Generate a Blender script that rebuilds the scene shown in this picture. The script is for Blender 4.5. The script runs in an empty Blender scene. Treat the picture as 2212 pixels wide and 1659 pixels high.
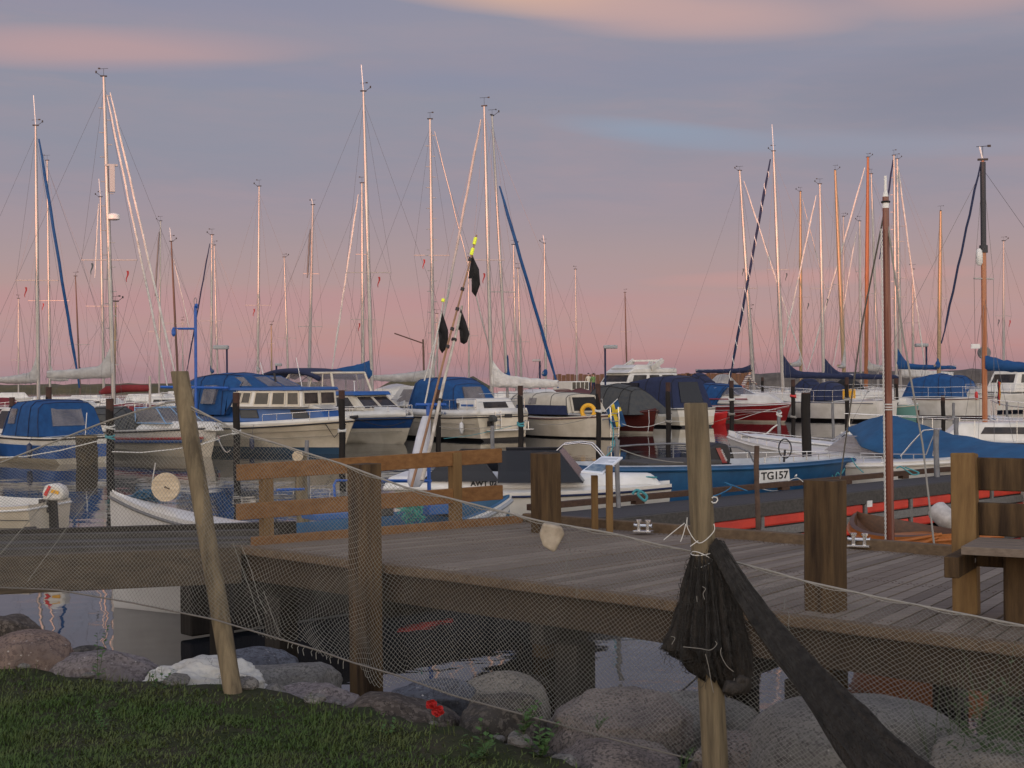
import bpy, math, random
import numpy as np
from mathutils import Vector, Matrix, noise as mnoise
random.seed(7)
R = math.radians
sc = bpy.context.scene
# ------------------------------------------------------------------ camera
F = 3039.0                      # focal length in the 2212-wide measuring units of the photograph
ROLL = R(0.5); PITCH = math.atan(18.5 / F)
cam_d = bpy.data.cameras.new('camera'); cam = bpy.data.objects.new('camera', cam_d)
sc.collection.objects.link(cam); sc.camera = cam
cam_d.sensor_width = 36.0; cam_d.lens = 36.0 * F / 2212.0; cam_d.clip_start = 0.1; cam_d.clip_end = 6000
fw = Vector((0, math.cos(PITCH), -math.sin(PITCH)))
r0 = Vector((1, 0, 0)); u0_ = Vector((0, math.sin(PITCH), math.cos(PITCH)))
rt = r0 * math.cos(ROLL) - u0_ * math.sin(ROLL); up = u0_ * math.cos(ROLL) + r0 * math.sin(ROLL)
EYE = Vector((0, 0, 2.5))
m = Matrix((( rt.x, up.x, -fw.x, EYE.x), (rt.y, up.y, -fw.y, EYE.y), (rt.z, up.z, -fw.z, EYE.z), (0, 0, 0, 1)))
cam.matrix_world = m
# ------------------------------------------------------------------ world: low sun behind the camera, cloud layer in front
SUN_EL = 1.7; SUN_AZ = 200.0     # azimuth clockwise from +Y (the viewing direction)
w = bpy.data.worlds.new('World'); sc.world = w; w.use_nodes = True
nt = w.node_tree; N = nt.nodes; L = nt.links; N.clear()
def nd(t, **k):
    n = N.new(t)
    for a, b in k.items(): setattr(n, a, b)
    return n
def mth(op, a, b=None, c=None, clamp=False):
    n = nd('ShaderNodeMath', operation=op); n.use_clamp = clamp
    for i, x in enumerate((a, b, c)):
        if x is None: continue
        if isinstance(x, (int, float)): n.inputs[i].default_value = x
        else: L.new(x, n.inputs[i])
    return n.outputs[0]
def mixc(f, a, b, mode='MIX'):
    n = nd('ShaderNodeMix', data_type='RGBA', blend_type=mode)
    for i, x in ((0, f), (6, a), (7, b)):
        if isinstance(x, (int, float)): n.inputs[i].default_value = x
        elif isinstance(x, tuple): n.inputs[i].default_value = (*x, 1)
        else: L.new(x, n.inputs[i])
    return n.outputs[2]
def srgb(r, g, b):
    f = lambda c: (c / 255 / 12.92) if c / 255 <= .04045 else ((c / 255 + .055) / 1.055) ** 2.4
    return (f(r), f(g), f(b))
sky = nd('ShaderNodeTexSky', sky_type='NISHITA'); sky.sun_disc = False
sky.sun_elevation = R(SUN_EL); sky.sun_rotation = R(SUN_AZ); sky.altitude = 0; sky.air_density = 1.2; sky.dust_density = 2.5
tc = nd('ShaderNodeTexCoord'); sx = nd('ShaderNodeSeparateXYZ'); L.new(tc.outputs['Generated'], sx.inputs[0])
X, Y, Z = sx.outputs
el = mth('ABSOLUTE', Z)
az = mth('ARCTAN2', X, Y)
ramp = nd('ShaderNodeValToRGB'); L.new(mth('MULTIPLY', el, 1.0), ramp.inputs[0])
cr = ramp.color_ramp
stops = [(0.0, srgb(160, 127, 133)), (0.018, srgb(186, 141, 138)), (0.045, srgb(187, 150, 145)), (0.085, srgb(171, 151, 152)),
         (0.125, srgb(152, 146, 158)), (0.20, srgb(144, 145, 160)), (0.30, srgb(147, 146, 162)), (0.55, srgb(132, 138, 164)), (1.0, srgb(118, 130, 166))]
cr.elements[0].position = 0; cr.elements[0].color = (*stops[0][1], 1)
cr.elements[1].position = 1; cr.elements[1].color = (*stops[-1][1], 1)
for p, c in stops[1:-1]:
    e = cr.elements.new(p); e.color = (*c, 1)
mp = nd('ShaderNodeCombineXYZ'); L.new(mth('MULTIPLY', az, 2.2), mp.inputs[0]); L.new(mth('MULTIPLY', el, 17.0), mp.inputs[1])
nz = nd('ShaderNodeTexNoise'); nz.inputs['Scale'].default_value = 1.3; nz.inputs['Detail'].default_value = 5; nz.inputs['Roughness'].default_value = .45
L.new(mp.outputs[0], nz.inputs['Vector']); 
mp2 = nd('ShaderNodeCombineXYZ'); L.new(mth('MULTIPLY', az, 9.0), mp2.inputs[0]); L.new(mth('MULTIPLY', mth('ADD', el, mth('MULTIPLY', az, .04)), 60.0), mp2.inputs[1])
nz2 = nd('ShaderNodeTexNoise'); nz2.inputs['Scale'].default_value = 1.6; nz2.inputs['Detail'].default_value = 8; nz2.inputs['Roughness'].default_value = .62; nz2.inputs['Distortion'].default_value = .4
L.new(mp2.outputs[0], nz2.inputs['Vector'])
NZ = mth('ADD', mth('MULTIPLY', nz.outputs[0], .62), mth('MULTIPLY', nz2.outputs[0], .38))
col = mixc(mth('MULTIPLY', mth('SUBTRACT', NZ, .42, clamp=True), 2.2), ramp.outputs[0], srgb(172, 151, 157))
def blob(col, a, e, ww, hh, slope, c, amt, wob=.9, soft=1.0):
    ee = mth('SUBTRACT', mth('SUBTRACT', el, e), mth('MULTIPLY', mth('SUBTRACT', az, a), slope))
    q = mth('ADD', mth('POWER', mth('ABSOLUTE', mth('DIVIDE', mth('SUBTRACT', az, a), ww)), 2), mth('POWER', mth('ABSOLUTE', mth('DIVIDE', ee, hh)), 2))
    q = mth('ADD', q, mth('MULTIPLY', mth('SUBTRACT', NZ, .5), wob))
    f = mth('MULTIPLY', mth('POWER', mth('SUBTRACT', 1.0, q, clamp=True), soft), amt)
    return mixc(f, col, c)
def ae(u, v): return ((u - 1106) / F, (811 - (u - 1106) * math.tan(ROLL) - v) / F)
for (u, v, ww, hh, sl, c, amt, wob) in [
    (1090, 6, .145, .018, -.10, srgb(218, 178, 156), .95, .9),
    (1060, -2, .085, .009, -.06, srgb(240, 196, 160), .85, .6),
    (1500, 62, .13, .020, -.06, srgb(192, 162, 160), .9, .8),
    (2090, 35, .11, .022, .03, srgb(188, 160, 160), .8, .8),
    (230, 150, .17, .016, .03, srgb(186, 156, 158), .85, .8),
    (750, 100, .22, .022, -.03, srgb(152, 147, 162), .5, .8),
    (300, 40, .3, .02, 0, srgb(139, 141, 163), .6, .8),
    (1400, 170, .3, .022, 0, srgb(140, 142, 161), .7, .9),
    (1450, 300, .10, .010, -.12, srgb(144, 158, 178), .8, .5),
    (1800, 330, .19, .011, -.05, srgb(147, 152, 169), .65, .5),
    (500, 300, .30, .035, .03, srgb(143, 145, 160), .7, .9),
    (2120, 230, .16, .035, .0, srgb(132, 134, 151), .75, .6),
    (1750, 603, .13, .007, .01, srgb(198, 152, 148), .6, .7),
    (500, 660, .4, .014, 0, srgb(187, 145, 147), .7, .8),
    (700, 190, .2, .012, 0, srgb(140, 143, 163), .6, .8)]:
    a, e = ae(u, v); col = blob(col, a, e, ww, hh, sl, c, amt, wob)
bg1 = nd('ShaderNodeBackground'); L.new(col, bg1.inputs[0]); bg1.inputs[1].default_value = 1.0
bg2 = nd('ShaderNodeBackground'); L.new(sky.outputs[0], bg2.inputs[0]); bg2.inputs[1].default_value = 0.10
front = nd('ShaderNodeMapRange', interpolation_type='SMOOTHSTEP'); L.new(Y, front.inputs[0])
front.inputs[1].default_value = -0.35; front.inputs[2].default_value = 0.35
# afterglow on the western cloud deck, the side the evening light comes from
rb = nd('ShaderNodeValToRGB'); L.new(el, rb.inputs[0]); c2 = rb.color_ramp
bst = [(0.0, (2.55, 2.1, 1.6)), (0.10, (2.6, 2.22, 1.82)), (0.3, (1.9, 1.78, 1.7)), (0.6, (.84, .87, 1.0)), (1.0, (.44, .50, .66))]
c2.elements[0].position = 0; c2.elements[0].color = (*bst[0][1], 1); c2.elements[1].position = 1; c2.elements[1].color = (*bst[-1][1], 1)
for p, c in bst[1:-1]:
    e = c2.elements.new(p); e.color = (*c, 1)
bg3 = nd('ShaderNodeBackground'); L.new(rb.outputs[0], bg3.inputs[0]); bg3.inputs[1].default_value = 0.95
adds = nd('ShaderNodeAddShader'); L.new(bg2.outputs[0], adds.inputs[0]); L.new(bg3.outputs[0], adds.inputs[1])
mx = nd('ShaderNodeMixShader'); L.new(front.outputs[0], mx.inputs[0]); L.new(adds.outputs[0], mx.inputs[1]); L.new(bg1.outputs[0], mx.inputs[2])
ow = nd('ShaderNodeOutputWorld'); L.new(mx.outputs[0], ow.inputs[0])
# ------------------------------------------------------------------ sun
sd = bpy.data.lights.new('sun', 'SUN'); so = bpy.data.objects.new('sun', sd); sc.collection.objects.link(so)
sd.energy = 3.2; sd.angle = R(0.55); sd.color = (1.0, 0.34, 0.19)
sdir = Vector((math.sin(R(SUN_AZ)) * math.cos(R(SUN_EL)), math.cos(R(SUN_AZ)) * math.cos(R(SUN_EL)), math.sin(R(SUN_EL))))
so.rotation_euler = sdir.to_track_quat('Z', 'Y').to_euler(); so.location = (0, -50, 40)
sc.view_settings.view_transform = 'Standard'; sc.view_settings.look = 'None'; sc.view_settings.exposure = 0.0; sc.view_settings.gamma = 1
sc.render.engine = 'CYCLES'
sc.cycles.max_bounces = 6; sc.cycles.transparent_max_bounces = 16

# ------------------------------------------------------------------ projection helpers (pixels of the photo, measured at width 2212)
def ray(u, v): return (fw + rt * ((u - 1106) / F) + up * ((829.5 - v) / F))
def P(u, v, z):
    d = ray(u, v); t = (z - EYE.z) / d.z; return EYE + d * t
def D(u, v, dist):
    d = ray(u, v); return EYE + d * (dist / d.y)
def wd(v, u=1106): # distance of a water point
    return P(u, v, 0).y
CR = {1: (0, 725.4, .3472), 2: (512, 725.4, .3472), 3: (1024, 725.4, .3472), 4: (1444, 725.4, .3472),
      5: (0, 128, .4373), 6: (426.7, 128, .4373), 7: (853.4, 170.7, .4373), 8: (1493.5, 256, .36),
      9: (0, 785.1, .1852), 10: (341.4, 768.1, .2546), 11: (819.3, 768.1, .2315), 12: (1263, 751, .2315), 13: (1700, 733.9, .2315),
      21: (0, 1083, .3472), 22: (512, 1083, .3472), 23: (1024, 1083, .3472), 24: (1444, 1083, .3472)}
def K(n, x, y):
    a, b, s = CR[n]; return (a + x * s, b + y * s)
# ------------------------------------------------------------------ materials
MATS = {}
def mat(name, c, rough=.6, metal=0.0, c2=None, nscale=6.0, stretch=(1, 1, 1), bump=0.0, bscale=None, coat=0.0, spec=.5, alpha=1.0, detail=6, lo=.35, hi=.65, sheen=0, bdist=.02):
    if name in MATS: return MATS[name]
    M = bpy.data.materials.new(name); M.use_nodes = True; t = M.node_tree; b = t.nodes['Principled BSDF']
    b.inputs['Base Color'].default_value = (*c, 1); b.inputs['Roughness'].default_value = rough; b.inputs['Metallic'].default_value = metal
    b.inputs['Coat Weight'].default_value = coat; b.inputs['Specular IOR Level'].default_value = spec; b.inputs['Alpha'].default_value = alpha
    if c2 is not None or bump:
        tcn = t.nodes.new('ShaderNodeTexCoord'); mpn = t.nodes.new('ShaderNodeMapping'); mpn.inputs['Scale'].default_value = stretch
        t.links.new(tcn.outputs['Object'], mpn.inputs[0])
        n = t.nodes.new('ShaderNodeTexNoise'); n.inputs['Scale'].default_value = nscale; n.inputs['Detail'].default_value = detail; n.inputs['Roughness'].default_value = .62
        t.links.new(mpn.outputs[0], n.inputs['Vector'])
        if c2 is not None:
            mr = t.nodes.new('ShaderNodeMapRange'); mr.inputs[1].default_value = lo; mr.inputs[2].default_value = hi
            t.links.new(n.outputs[0], mr.inputs[0])
            mxn = t.nodes.new('ShaderNodeMix'); mxn.data_type = 'RGBA'; mxn.inputs[6].default_value = (*c, 1); mxn.inputs[7].default_value = (*c2, 1)
            t.links.new(mr.outputs[0], mxn.inputs[0]); t.links.new(mxn.outputs[2], b.inputs['Base Color'])
        if bump:
            n2 = n
            if bscale:
                n2 = t.nodes.new('ShaderNodeTexNoise'); n2.inputs['Scale'].default_value = bscale; n2.inputs['Detail'].default_value = 8; t.links.new(mpn.outputs[0], n2.inputs['Vector'])
            bp = t.nodes.new('ShaderNodeBump'); bp.inputs['Strength'].default_value = bump; bp.inputs['Distance'].default_value = bdist
            t.links.new(n2.outputs[0], bp.inputs['Height']); t.links.new(bp.outputs[0], b.inputs['Normal'])
    MATS[name] = M; return M
def wood(name, c, c2, scale=3.0, axis='z', bump=.5, rough=.75, lo=.3, hi=.7):
    s = {'x': (1.0, 14, 14), 'y': (14, 1.0, 14), 'z': (14, 14, 1.0)}[axis]
    return mat(name, c, rough=rough, c2=c2, nscale=scale, stretch=s, bump=bump, detail=8, lo=lo, hi=hi, spec=.2)
M_gel = mat('gelcoat_white', (.68, .66, .62), .25, c2=(.52, .50, .45), nscale=1.3, coat=.3)
M_cream = mat('gelcoat_cream', (.60, .54, .44), .28, c2=(.44, .39, .30), nscale=1.2, coat=.2)
M_white = mat('white_paint', (.70, .70, .70), .4, c2=(.6, .6, .58), nscale=4)
M_greyhull = mat('grey_white_hull', (.50, .49, .48), .35, c2=(.42, .41, .40), nscale=2)
M_blue = mat('blue_paint', (.018, .09, .30), .35, c2=(.014, .07, .24), nscale=3)
M_tgblue = mat('skiff_blue_paint', (.012, .085, .20), .45, c2=(.009, .06, .15), nscale=3)
M_dkblue = mat('dark_blue_paint', (.012, .05, .17), .35, c2=(.01, .04, .12), nscale=3)
M_antif = mat('blue_antifouling', (.015, .05, .10), .7)
M_red = mat('red_paint', (.25, .012, .014), .3, c2=(.19, .01, .012), nscale=3, coat=.3)
M_bright = mat('bright_red', (.55, .02, .02), .45)
M_burg = mat('mahogany_hull', (.10, .018, .012), .3, c2=(.06, .012, .01), nscale=3, stretch=(1, 6, 6), coat=.5)
M_teal = mat('teal_paint', (.12, .26, .24), .4)
M_rub = mat('dark_rubber', (.015, .013, .015), .6)
M_can = mat('blue_canvas', (.002, .042, .145), .85, c2=(.004, .062, .20), nscale=5, bump=.35, bscale=4, bdist=.05)
M_tarp = mat('blue_tarpaulin', (.006, .060, .150), .7, c2=(.010, .085, .20), nscale=3, bump=.4, bscale=3, bdist=.05)
M_navy = mat('navy_canvas', (.010, .016, .05), .9, c2=(.015, .024, .07), nscale=6, bump=.4, bscale=4, bdist=.05)
M_black = mat('black_cloth', (.008, .008, .010), .9, c2=(.014, .013, .014), nscale=9)
M_greyc = mat('grey_canvas', (.04, .045, .05), .9, c2=(.065, .065, .06), nscale=5, bump=.4, bscale=4, bdist=.05)
M_sail = mat('pale_sailcloth', (.40, .39, .38), .85, c2=(.30, .29, .28), nscale=4, bump=.6, bscale=5, bdist=.06)
M_whsail = mat('white_sailcloth', (.60, .58, .55), .85, c2=(.45, .43, .41), nscale=3, bump=.9, bscale=5, bdist=.1)
M_redc = mat('red_canvas', (.20, .018, .022), .85, c2=(.15, .012, .016), nscale=5)
M_tent = mat('cream_tent', (.50, .46, .38), .9, c2=(.42, .38, .31), nscale=3, bump=.3, bscale=4, bdist=.05)
M_glass = mat('dark_window', (.020, .019, .02), .07, spec=.32, c2=(.05, .04, .035), nscale=1.6, lo=.45, hi=.6)
M_clear = mat('clear_vinyl', (.24, .22, .22), .16, spec=.5, alpha=.60, c2=(.13, .12, .13), nscale=1.8, bump=.8, bscale=3.5, bdist=.08, lo=.4, hi=.6)
M_tint = mat('tinted_acrylic', (.010, .011, .016), .22, spec=.35, alpha=.88)
M_alu = mat('mast_aluminium', (.34, .33, .33), .36, metal=.6, c2=(.26, .25, .25), nscale=.8)
M_aludk = mat('grey_mast', (.30, .29, .29), .45, metal=.3)
M_gold = mat('gold_anodised', (.27, .20, .13), .4, metal=.4)
M_vmast = mat('varnished_spruce', (.36, .11, .03), .35, c2=(.28, .08, .022), nscale=2, stretch=(8, 8, .6), coat=.4)
M_dkmast = mat('dark_brown_mast', (.10, .05, .035), .5)
M_steel = mat('stainless_rail', (.55, .55, .56), .25, metal=.9)
M_galv = mat('galvanised_steel', (.22, .23, .25), .55, metal=.5, c2=(.14, .14, .15), nscale=5)
M_rust = mat('rusty_tube', (.10, .06, .04), .8, c2=(.06, .035, .025), nscale=6)
M_wire = mat('rigging_wire', (.12, .115, .12), .5, metal=.5)
M_rope = mat('grey_rope', (.22, .21, .19), .9)
M_wrope = mat('white_rope', (.55, .55, .53), .9)
M_trope = mat('turquoise_rope', (.06, .26, .30), .9)
M_deckw = wood('weathered_decking', (.205, .166, .134), (.128, .100, .080), 2.2, 'x', bump=.5)
M_pontw = wood('pontoon_decking', (.075, .072, .075), (.045, .042, .045), 2.2, 'x', bump=.4)
M_rail = wood('treated_rail_wood', (.225, .115, .045), (.135, .064, .024), 1.6, 'x', bump=.3)
M_railv = wood('treated_post_wood', (.20, .125, .052), (.11, .062, .026), 1.6, 'z', bump=.3)
M_post = mat('brown_post_wood', (.100, .063, .031), rough=.8, c2=(.026, .016, .010), nscale=2.4, stretch=(6, 6, .55), bump=1.0, detail=10, lo=.36, hi=.66, spec=.2)
M_beam = wood('deck_edge_beam', (.15, .105, .065), (.085, .058, .038), 1.6, 'x', bump=.5)
M_dark = wood('dark_wet_wood', (.035, .03, .026), (.02, .017, .015), 2, 'z')
M_jet = wood('grey_jetty_wood', (.085, .08, .075), (.045, .042, .04), 2, 'x')
M_pole = wood('grey_pole_wood', (.22, .175, .11), (.085, .068, .045), 1.3, 'z', bump=1.0, lo=.36, hi=.64)
M_pile = mat('tarred_pile', (.006, .0055, .006), .6, c2=(.013, .009, .008), nscale=3, bump=.3, spec=.25)
M_pilet = mat('rusty_pile_top', (.06, .025, .018), .8, c2=(.03, .015, .012), nscale=4)
M_float = mat('orange_red_float', (.60, .045, .022), .5, c2=(.45, .03, .018), nscale=3)
M_conc = mat('grey_board', (.17, .165, .16), .8, c2=(.11, .105, .10), nscale=4, stretch=(1, 8, 8))
M_net = mat('net_twine', (.26, .26, .24), .9, c2=(.17, .17, .155), nscale=3)
M_dnet = mat('black_net', (.034, .031, .029), .95, c2=(.056, .050, .046), nscale=14, stretch=(3, 3, .6), bump=.9, bscale=40, spec=.1)
M_dthr = mat('black_net_thread', (.060, .057, .055), .95, c2=(.03, .03, .03), nscale=20, spec=.1)
M_yel = mat('yellow_plastic', (.70, .36, .015), .5)
M_varn = wood('varnished_planks', (.40, .14, .035), (.26, .08, .02), 2, 'x', bump=.2, rough=.35)
M_bblue = mat('bright_blue_steel', (.012, .10, .42), .4, c2=(.01, .07, .30), nscale=5)
M_box = mat('blue_fish_box', (.02, .10, .30), .5)
M_orangemast = mat('orange_spar', (.30, .10, .03), .4, c2=(.22, .07, .02), nscale=2, stretch=(8, 8, .5))
M_skin = mat('skin', (.45, .25, .18), .6)
M_lampg = mat('lamp_housing', (.30, .32, .33), .5)

# ------------------------------------------------------------------ mesh builder
COL = sc.collection
class MB:
    def __init__(s): s.v = []; s.f = []; s.mi = []
    def add(s, vs, fs, mi=0):
        o = len(s.v); s.v += [tuple(x) for x in vs]; s.f += [tuple(i + o for i in f) for f in fs]; s.mi += [mi] * len(fs); return s
    def box(s, c, d, rz=0, mi=0, M=None):
        x, y, z = d[0] / 2, d[1] / 2, d[2] / 2
        vs = [Vector((a, b, e)) for e in (-z, z) for b in (-y, y) for a in (-x, x)]
        if M is None: M = Matrix.Rotation(rz, 4, 'Z')
        vs = [M @ q + Vector(c) for q in vs]
        return s.add(vs, [(0, 2, 3, 1), (4, 5, 7, 6), (0, 1, 5, 4), (2, 6, 7, 3), (0, 4, 6, 2), (1, 3, 7, 5)], mi)
    def hexa(s, b, t, mi=0):   # four bottom corners, four top corners, same winding (ccw from above)
        return s.add(list(b) + list(t), [(3, 2, 1, 0), (4, 5, 6, 7), (0, 1, 5, 4), (1, 2, 6, 5), (2, 3, 7, 6), (3, 0, 4, 7)], mi)
    def beam(s, a, b, w_, h, mi=0, upv=(0, 0, 1)):
        a, b = Vector(a), Vector(b); d = (b - a).normalized(); n = d.cross(Vector(upv)).normalized() * (w_ / 2); q = n.cross(d).normalized() * (h / 2)
        return s.hexa([a + n - q, a - n - q, b - n - q, b + n - q][::-1], [a + n + q, a - n + q, b - n + q, b + n + q][::-1], mi)
    def tube(s, pts, r, n=6, mi=0, cap=True):
        pts = [Vector(p) for p in pts]; m_ = len(pts)
        rs = r if isinstance(r, (list, tuple)) else [r] * m_
        o = len(s.v); prev = None
        for i, p in enumerate(pts):
            d = (pts[min(i + 1, m_ - 1)] - pts[max(i - 1, 0)])
            if d.length < 1e-9: d = Vector((0, 0, 1))
            d.normalize()
            if prev is None:
                a = Vector((0, 0, 1)) if abs(d.z) < .9 else Vector((1, 0, 0)); x = d.cross(a).normalized()
            else:
                x = (prev - d * prev.dot(d)).normalized()
            prev = x; y = d.cross(x)
            for k in range(n):
                t = 2 * math.pi * k / n; s.v.append(tuple(p + (x * math.cos(t) + y * math.sin(t)) * rs[i]))
        for i in range(m_ - 1):
            for k in range(n):
                a = o + i * n + k; b = o + i * n + (k + 1) % n
                s.f.append((a, b, b + n, a + n)); s.mi.append(mi)
        if cap and n > 2:
            s.f.append(tuple(o + k for k in range(n))[::-1]); s.mi.append(mi)
            s.f.append(tuple(o + (m_ - 1) * n + k for k in range(n))); s.mi.append(mi)
        return s
    def prism(s, poly, n, mi=0):   # poly: 3d points, n: thickness vector
        poly = [Vector(p) for p in poly]; n = Vector(n); k = len(poly)
        return s.add(poly + [p + n for p in poly], [tuple(range(k))[::-1], tuple(range(k, 2 * k))] + [(i, (i + 1) % k, (i + 1) % k + k, i + k) for i in range(k)], mi)
    def grid(s, rows, mi=0, closed=False):
        o = len(s.v); nr, nc = len(rows), len(rows[0])
        for r_ in rows: s.v += [tuple(p) for p in r_]
        for i in range(nr - 1):
            for j in range(nc if closed else nc - 1):
                a = o + i * nc + j; b = o + i * nc + (j + 1) % nc
                s.f.append((a, b, b + nc, a + nc)); s.mi.append(mi)
        return s
    def build(s, name, mats, parent=None, smooth=None, bevel=0, loc=None, solid=0):
        me = bpy.data.meshes.new(name); me.from_pydata(s.v, [], s.f); me.validate()
        if not isinstance(mats, (list, tuple)): mats = [mats]
        for q in mats: me.materials.append(q)
        if len(mats) > 1 and len(me.polygons) == len(s.mi): me.polygons.foreach_set('material_index', s.mi)
        if smooth is not None:
            me.polygons.foreach_set('use_smooth', [True] * len(me.polygons))
            me.set_sharp_from_angle(angle=R(smooth))
        o = bpy.data.objects.new(name, me); COL.objects.link(o)
        if parent is not None: o.parent = parent
        if loc is not None: o.location = loc
        if solid:
            q = o.modifiers.new('s', 'SOLIDIFY'); q.thickness = solid; q.offset = 0
        if bevel:
            q = o.modifiers.new('b', 'BEVEL'); q.width = bevel; q.segments = 2; q.limit_method = 'ANGLE'
        return o
def tag(o, label, cat, group=None, kind=None):
    o['label'] = label; o['category'] = cat
    if group: o['group'] = group
    if kind: o['kind'] = kind
    return o
def struct(o): o['kind'] = 'structure'; return o
def stuff(o, label, cat): o['kind'] = 'stuff'; o['label'] = label; o['category'] = cat; return o
def empty(name, loc=(0, 0, 0), rz=0):
    o = bpy.data.objects.new(name, None); COL.objects.link(o); o.location = loc; o.rotation_euler = (0, 0, rz); o.empty_display_size = .3; return o
def text(name, body, size, mat_, parent, loc, rot, ext=.003, bold=0, sx=1.0):
    c = bpy.data.curves.new(name, 'FONT'); c.body = body; c.size = size; c.extrude = ext; c.align_x = 'CENTER'; c.align_y = 'CENTER'; c.offset = bold
    c.materials.append(mat_)
    t_ = bpy.data.objects.new('tmp', c); COL.objects.link(t_); bpy.context.view_layer.update()
    me = bpy.data.meshes.new_from_object(t_.evaluated_get(bpy.context.evaluated_depsgraph_get())); bpy.data.objects.remove(t_)
    o = bpy.data.objects.new(name, me); COL.objects.link(o); o.parent = parent; o.location = loc; o.rotation_euler = rot; o.scale = (sx, 1, 1); return o
def sm(pts, k=5):
    pts = [Vector(p) for p in pts]; q = [pts[0]] + pts + [pts[-1]]; out = []
    for i in range(1, len(q) - 2):
        for j in range(k):
            t = j / k; a, b, c, d = q[i - 1], q[i], q[i + 1], q[i + 2]
            out.append(.5 * ((2 * b) + (c - a) * t + (2 * a - 5 * b + 4 * c - d) * t * t + (3 * b - a - 3 * c + d) * t ** 3))
    return out + [pts[-1]]
def fbm(p, o=4): return mnoise.fractal(Vector(p), 1.0, 2.0, o)
# ================================================================== SETTING
# water
def water_mat():
    M = bpy.data.materials.new('harbour_water'); M.use_nodes = True; t = M.node_tree; b = t.nodes['Principled BSDF']
    b.inputs['Base Color'].default_value = (.018, .020, .024, 1); b.inputs['Roughness'].default_value = .02; b.inputs['IOR'].default_value = 1.34
    b.inputs['Specular IOR Level'].default_value = .62
    g = t.nodes.new('ShaderNodeNewGeometry')
    def nz(sc_, st, det):
        mpn = t.nodes.new('ShaderNodeMapping'); mpn.inputs['Scale'].default_value = st; t.links.new(g.outputs['Position'], mpn.inputs[0])
        n = t.nodes.new('ShaderNodeTexNoise'); n.inputs['Scale'].default_value = sc_; n.inputs['Detail'].default_value = det; t.links.new(mpn.outputs[0], n.inputs['Vector']); return n
    n1 = nz(1.0, (.9, .9, 1), 2); n2 = nz(5.5, (.7, 1, 1), 2); n3 = nz(.12, (1, 1, 1), 2)
    mr = t.nodes.new('ShaderNodeMapRange'); mr.inputs[1].default_value = .42; mr.inputs[2].default_value = .62; mr.inputs[3].default_value = .15; mr.inputs[4].default_value = 1.0
    t.links.new(n3.outputs[0], mr.inputs[0])
    mu = t.nodes.new('ShaderNodeMath'); mu.operation = 'MULTIPLY'; t.links.new(n2.outputs[0], mu.inputs[0]); t.links.new(mr.outputs[0], mu.inputs[1])
    b1 = t.nodes.new('ShaderNodeBump'); b1.inputs['Strength'].default_value = 1.0; b1.inputs['Distance'].default_value = .010; t.links.new(n1.outputs[0], b1.inputs['Height'])
    b2 = t.nodes.new('ShaderNodeBump'); b2.inputs['Strength'].default_value = 1.0; b2.inputs['Distance'].default_value = .0022; t.links.new(mu.outputs[0], b2.inputs['Height'])
    t.links.new(b1.outputs[0], b2.inputs['Normal']); t.links.new(b2.outputs[0], b.inputs['Normal'])
    return M
mb = MB(); mb.add([(-900, -2, 0), (900, -2, 0), (900, 1500, 0), (-900, 1500, 0)], [(0, 1, 2, 3)])
struct(mb.build('water', water_mat()))
# seabed / ground continues under the water so nothing is open below
M_bank = mat('bank_earth', (.046, .042, .028), .95, c2=(.028, .038, .014), nscale=4, bump=.8, bscale=22, spec=.1)
SH = [(-9, 10.6), (-3.3, 8.75), (-2.6, 8.4), (-1.56, 8.0), (-.8, 7.55), (-.2, 6.95), (.2, 6.5), (.6, 5.9), (1.0, 5.5), (2.2, 5.0), (3.2, 4.5), (8, 2.5)]
def shore(x):
    for (x0, y0), (x1, y1) in zip(SH, SH[1:]):
        if x <= x1: return y0 + (y1 - y0) * (x - x0) / (x1 - x0)
    return SH[-1][1]
def ground_z(x, y):
    s = (y - shore(x)) * .82
    z = .72 if s < 0 else .72 - min(s, 3.2) * .62
    return z + .05 * fbm((x * .8, y * .8, 0)) * (1 if s < .6 else .6) + .012 * fbm((x * 5, y * 5, 3)) - (.0 if s > -.4 else .0)
rows = []
for j in range(110):
    y = -6 + j * .165
    rows.append([(x := -11 + i * .165, y, ground_z(x, y)) for i in range(134)])
mb = MB(); mb.grid(rows); bank = mb.build('ground', M_bank, smooth=60); struct(bank)
# low hill unseen behind the viewer, shaped to keep the last sun off everything but the mast tops
mb = MB(); rows = []
for j in range(13):
    t = j / 12; hh = math.sin(math.pi * t) ** .8
    rows.append([(x, -330 + 90 * t, -.5 + hh * (19.0 + 1.1 * fbm((x * .011, 0, 1)) + .5 * fbm((x * .06, 2, 1)))) for x in range(-700, 701, 10)])
mb.grid(rows); struct(mb.build('shade_hill', mat('shade_hill_scrub', (.05, .06, .03), .95), smooth=60))
# far shore and breakwater
M_stone = mat('breakwater_stone', (.11, .095, .085), .9, c2=(.06, .05, .045), nscale=.8, bump=.6)
M_scrub = mat('shore_scrub', (.075, .07, .03), .95, c2=(.04, .045, .02), nscale=.5)
def mound(name, u0, u1, d, w_, z, m_, seed=0, rough=.5, z2=None):
    rows = []; x0 = D(u0, 800, d).x; x1 = D(u1, 800, d).x; n = max(12, int((x1 - x0) / 1.2))
    for j in range(9):
        t = j / 8; pr = math.sin(math.pi * t) ** .6
        rr = []
        for i in range(n + 1):
            x = x0 + (x1 - x0) * i / n; e = min(1, i / 3, (n - i) / 3); zz = z if z2 is None else z + (z2 - z) * i / n
            rr.append((x, d + w_ * (t - .5) * 2, -.4 + (zz + .4 + rough * fbm((x * .35, t * 4, seed))) * pr * (.25 + .75 * e)))
        rows.append(rr)
    mb = MB(); mb.grid(rows); return mb.build(name, m_, smooth=50)
struct(mound('far_shore', -300, 720, 300, 12, 1.45, M_scrub, 1, .25))
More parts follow.
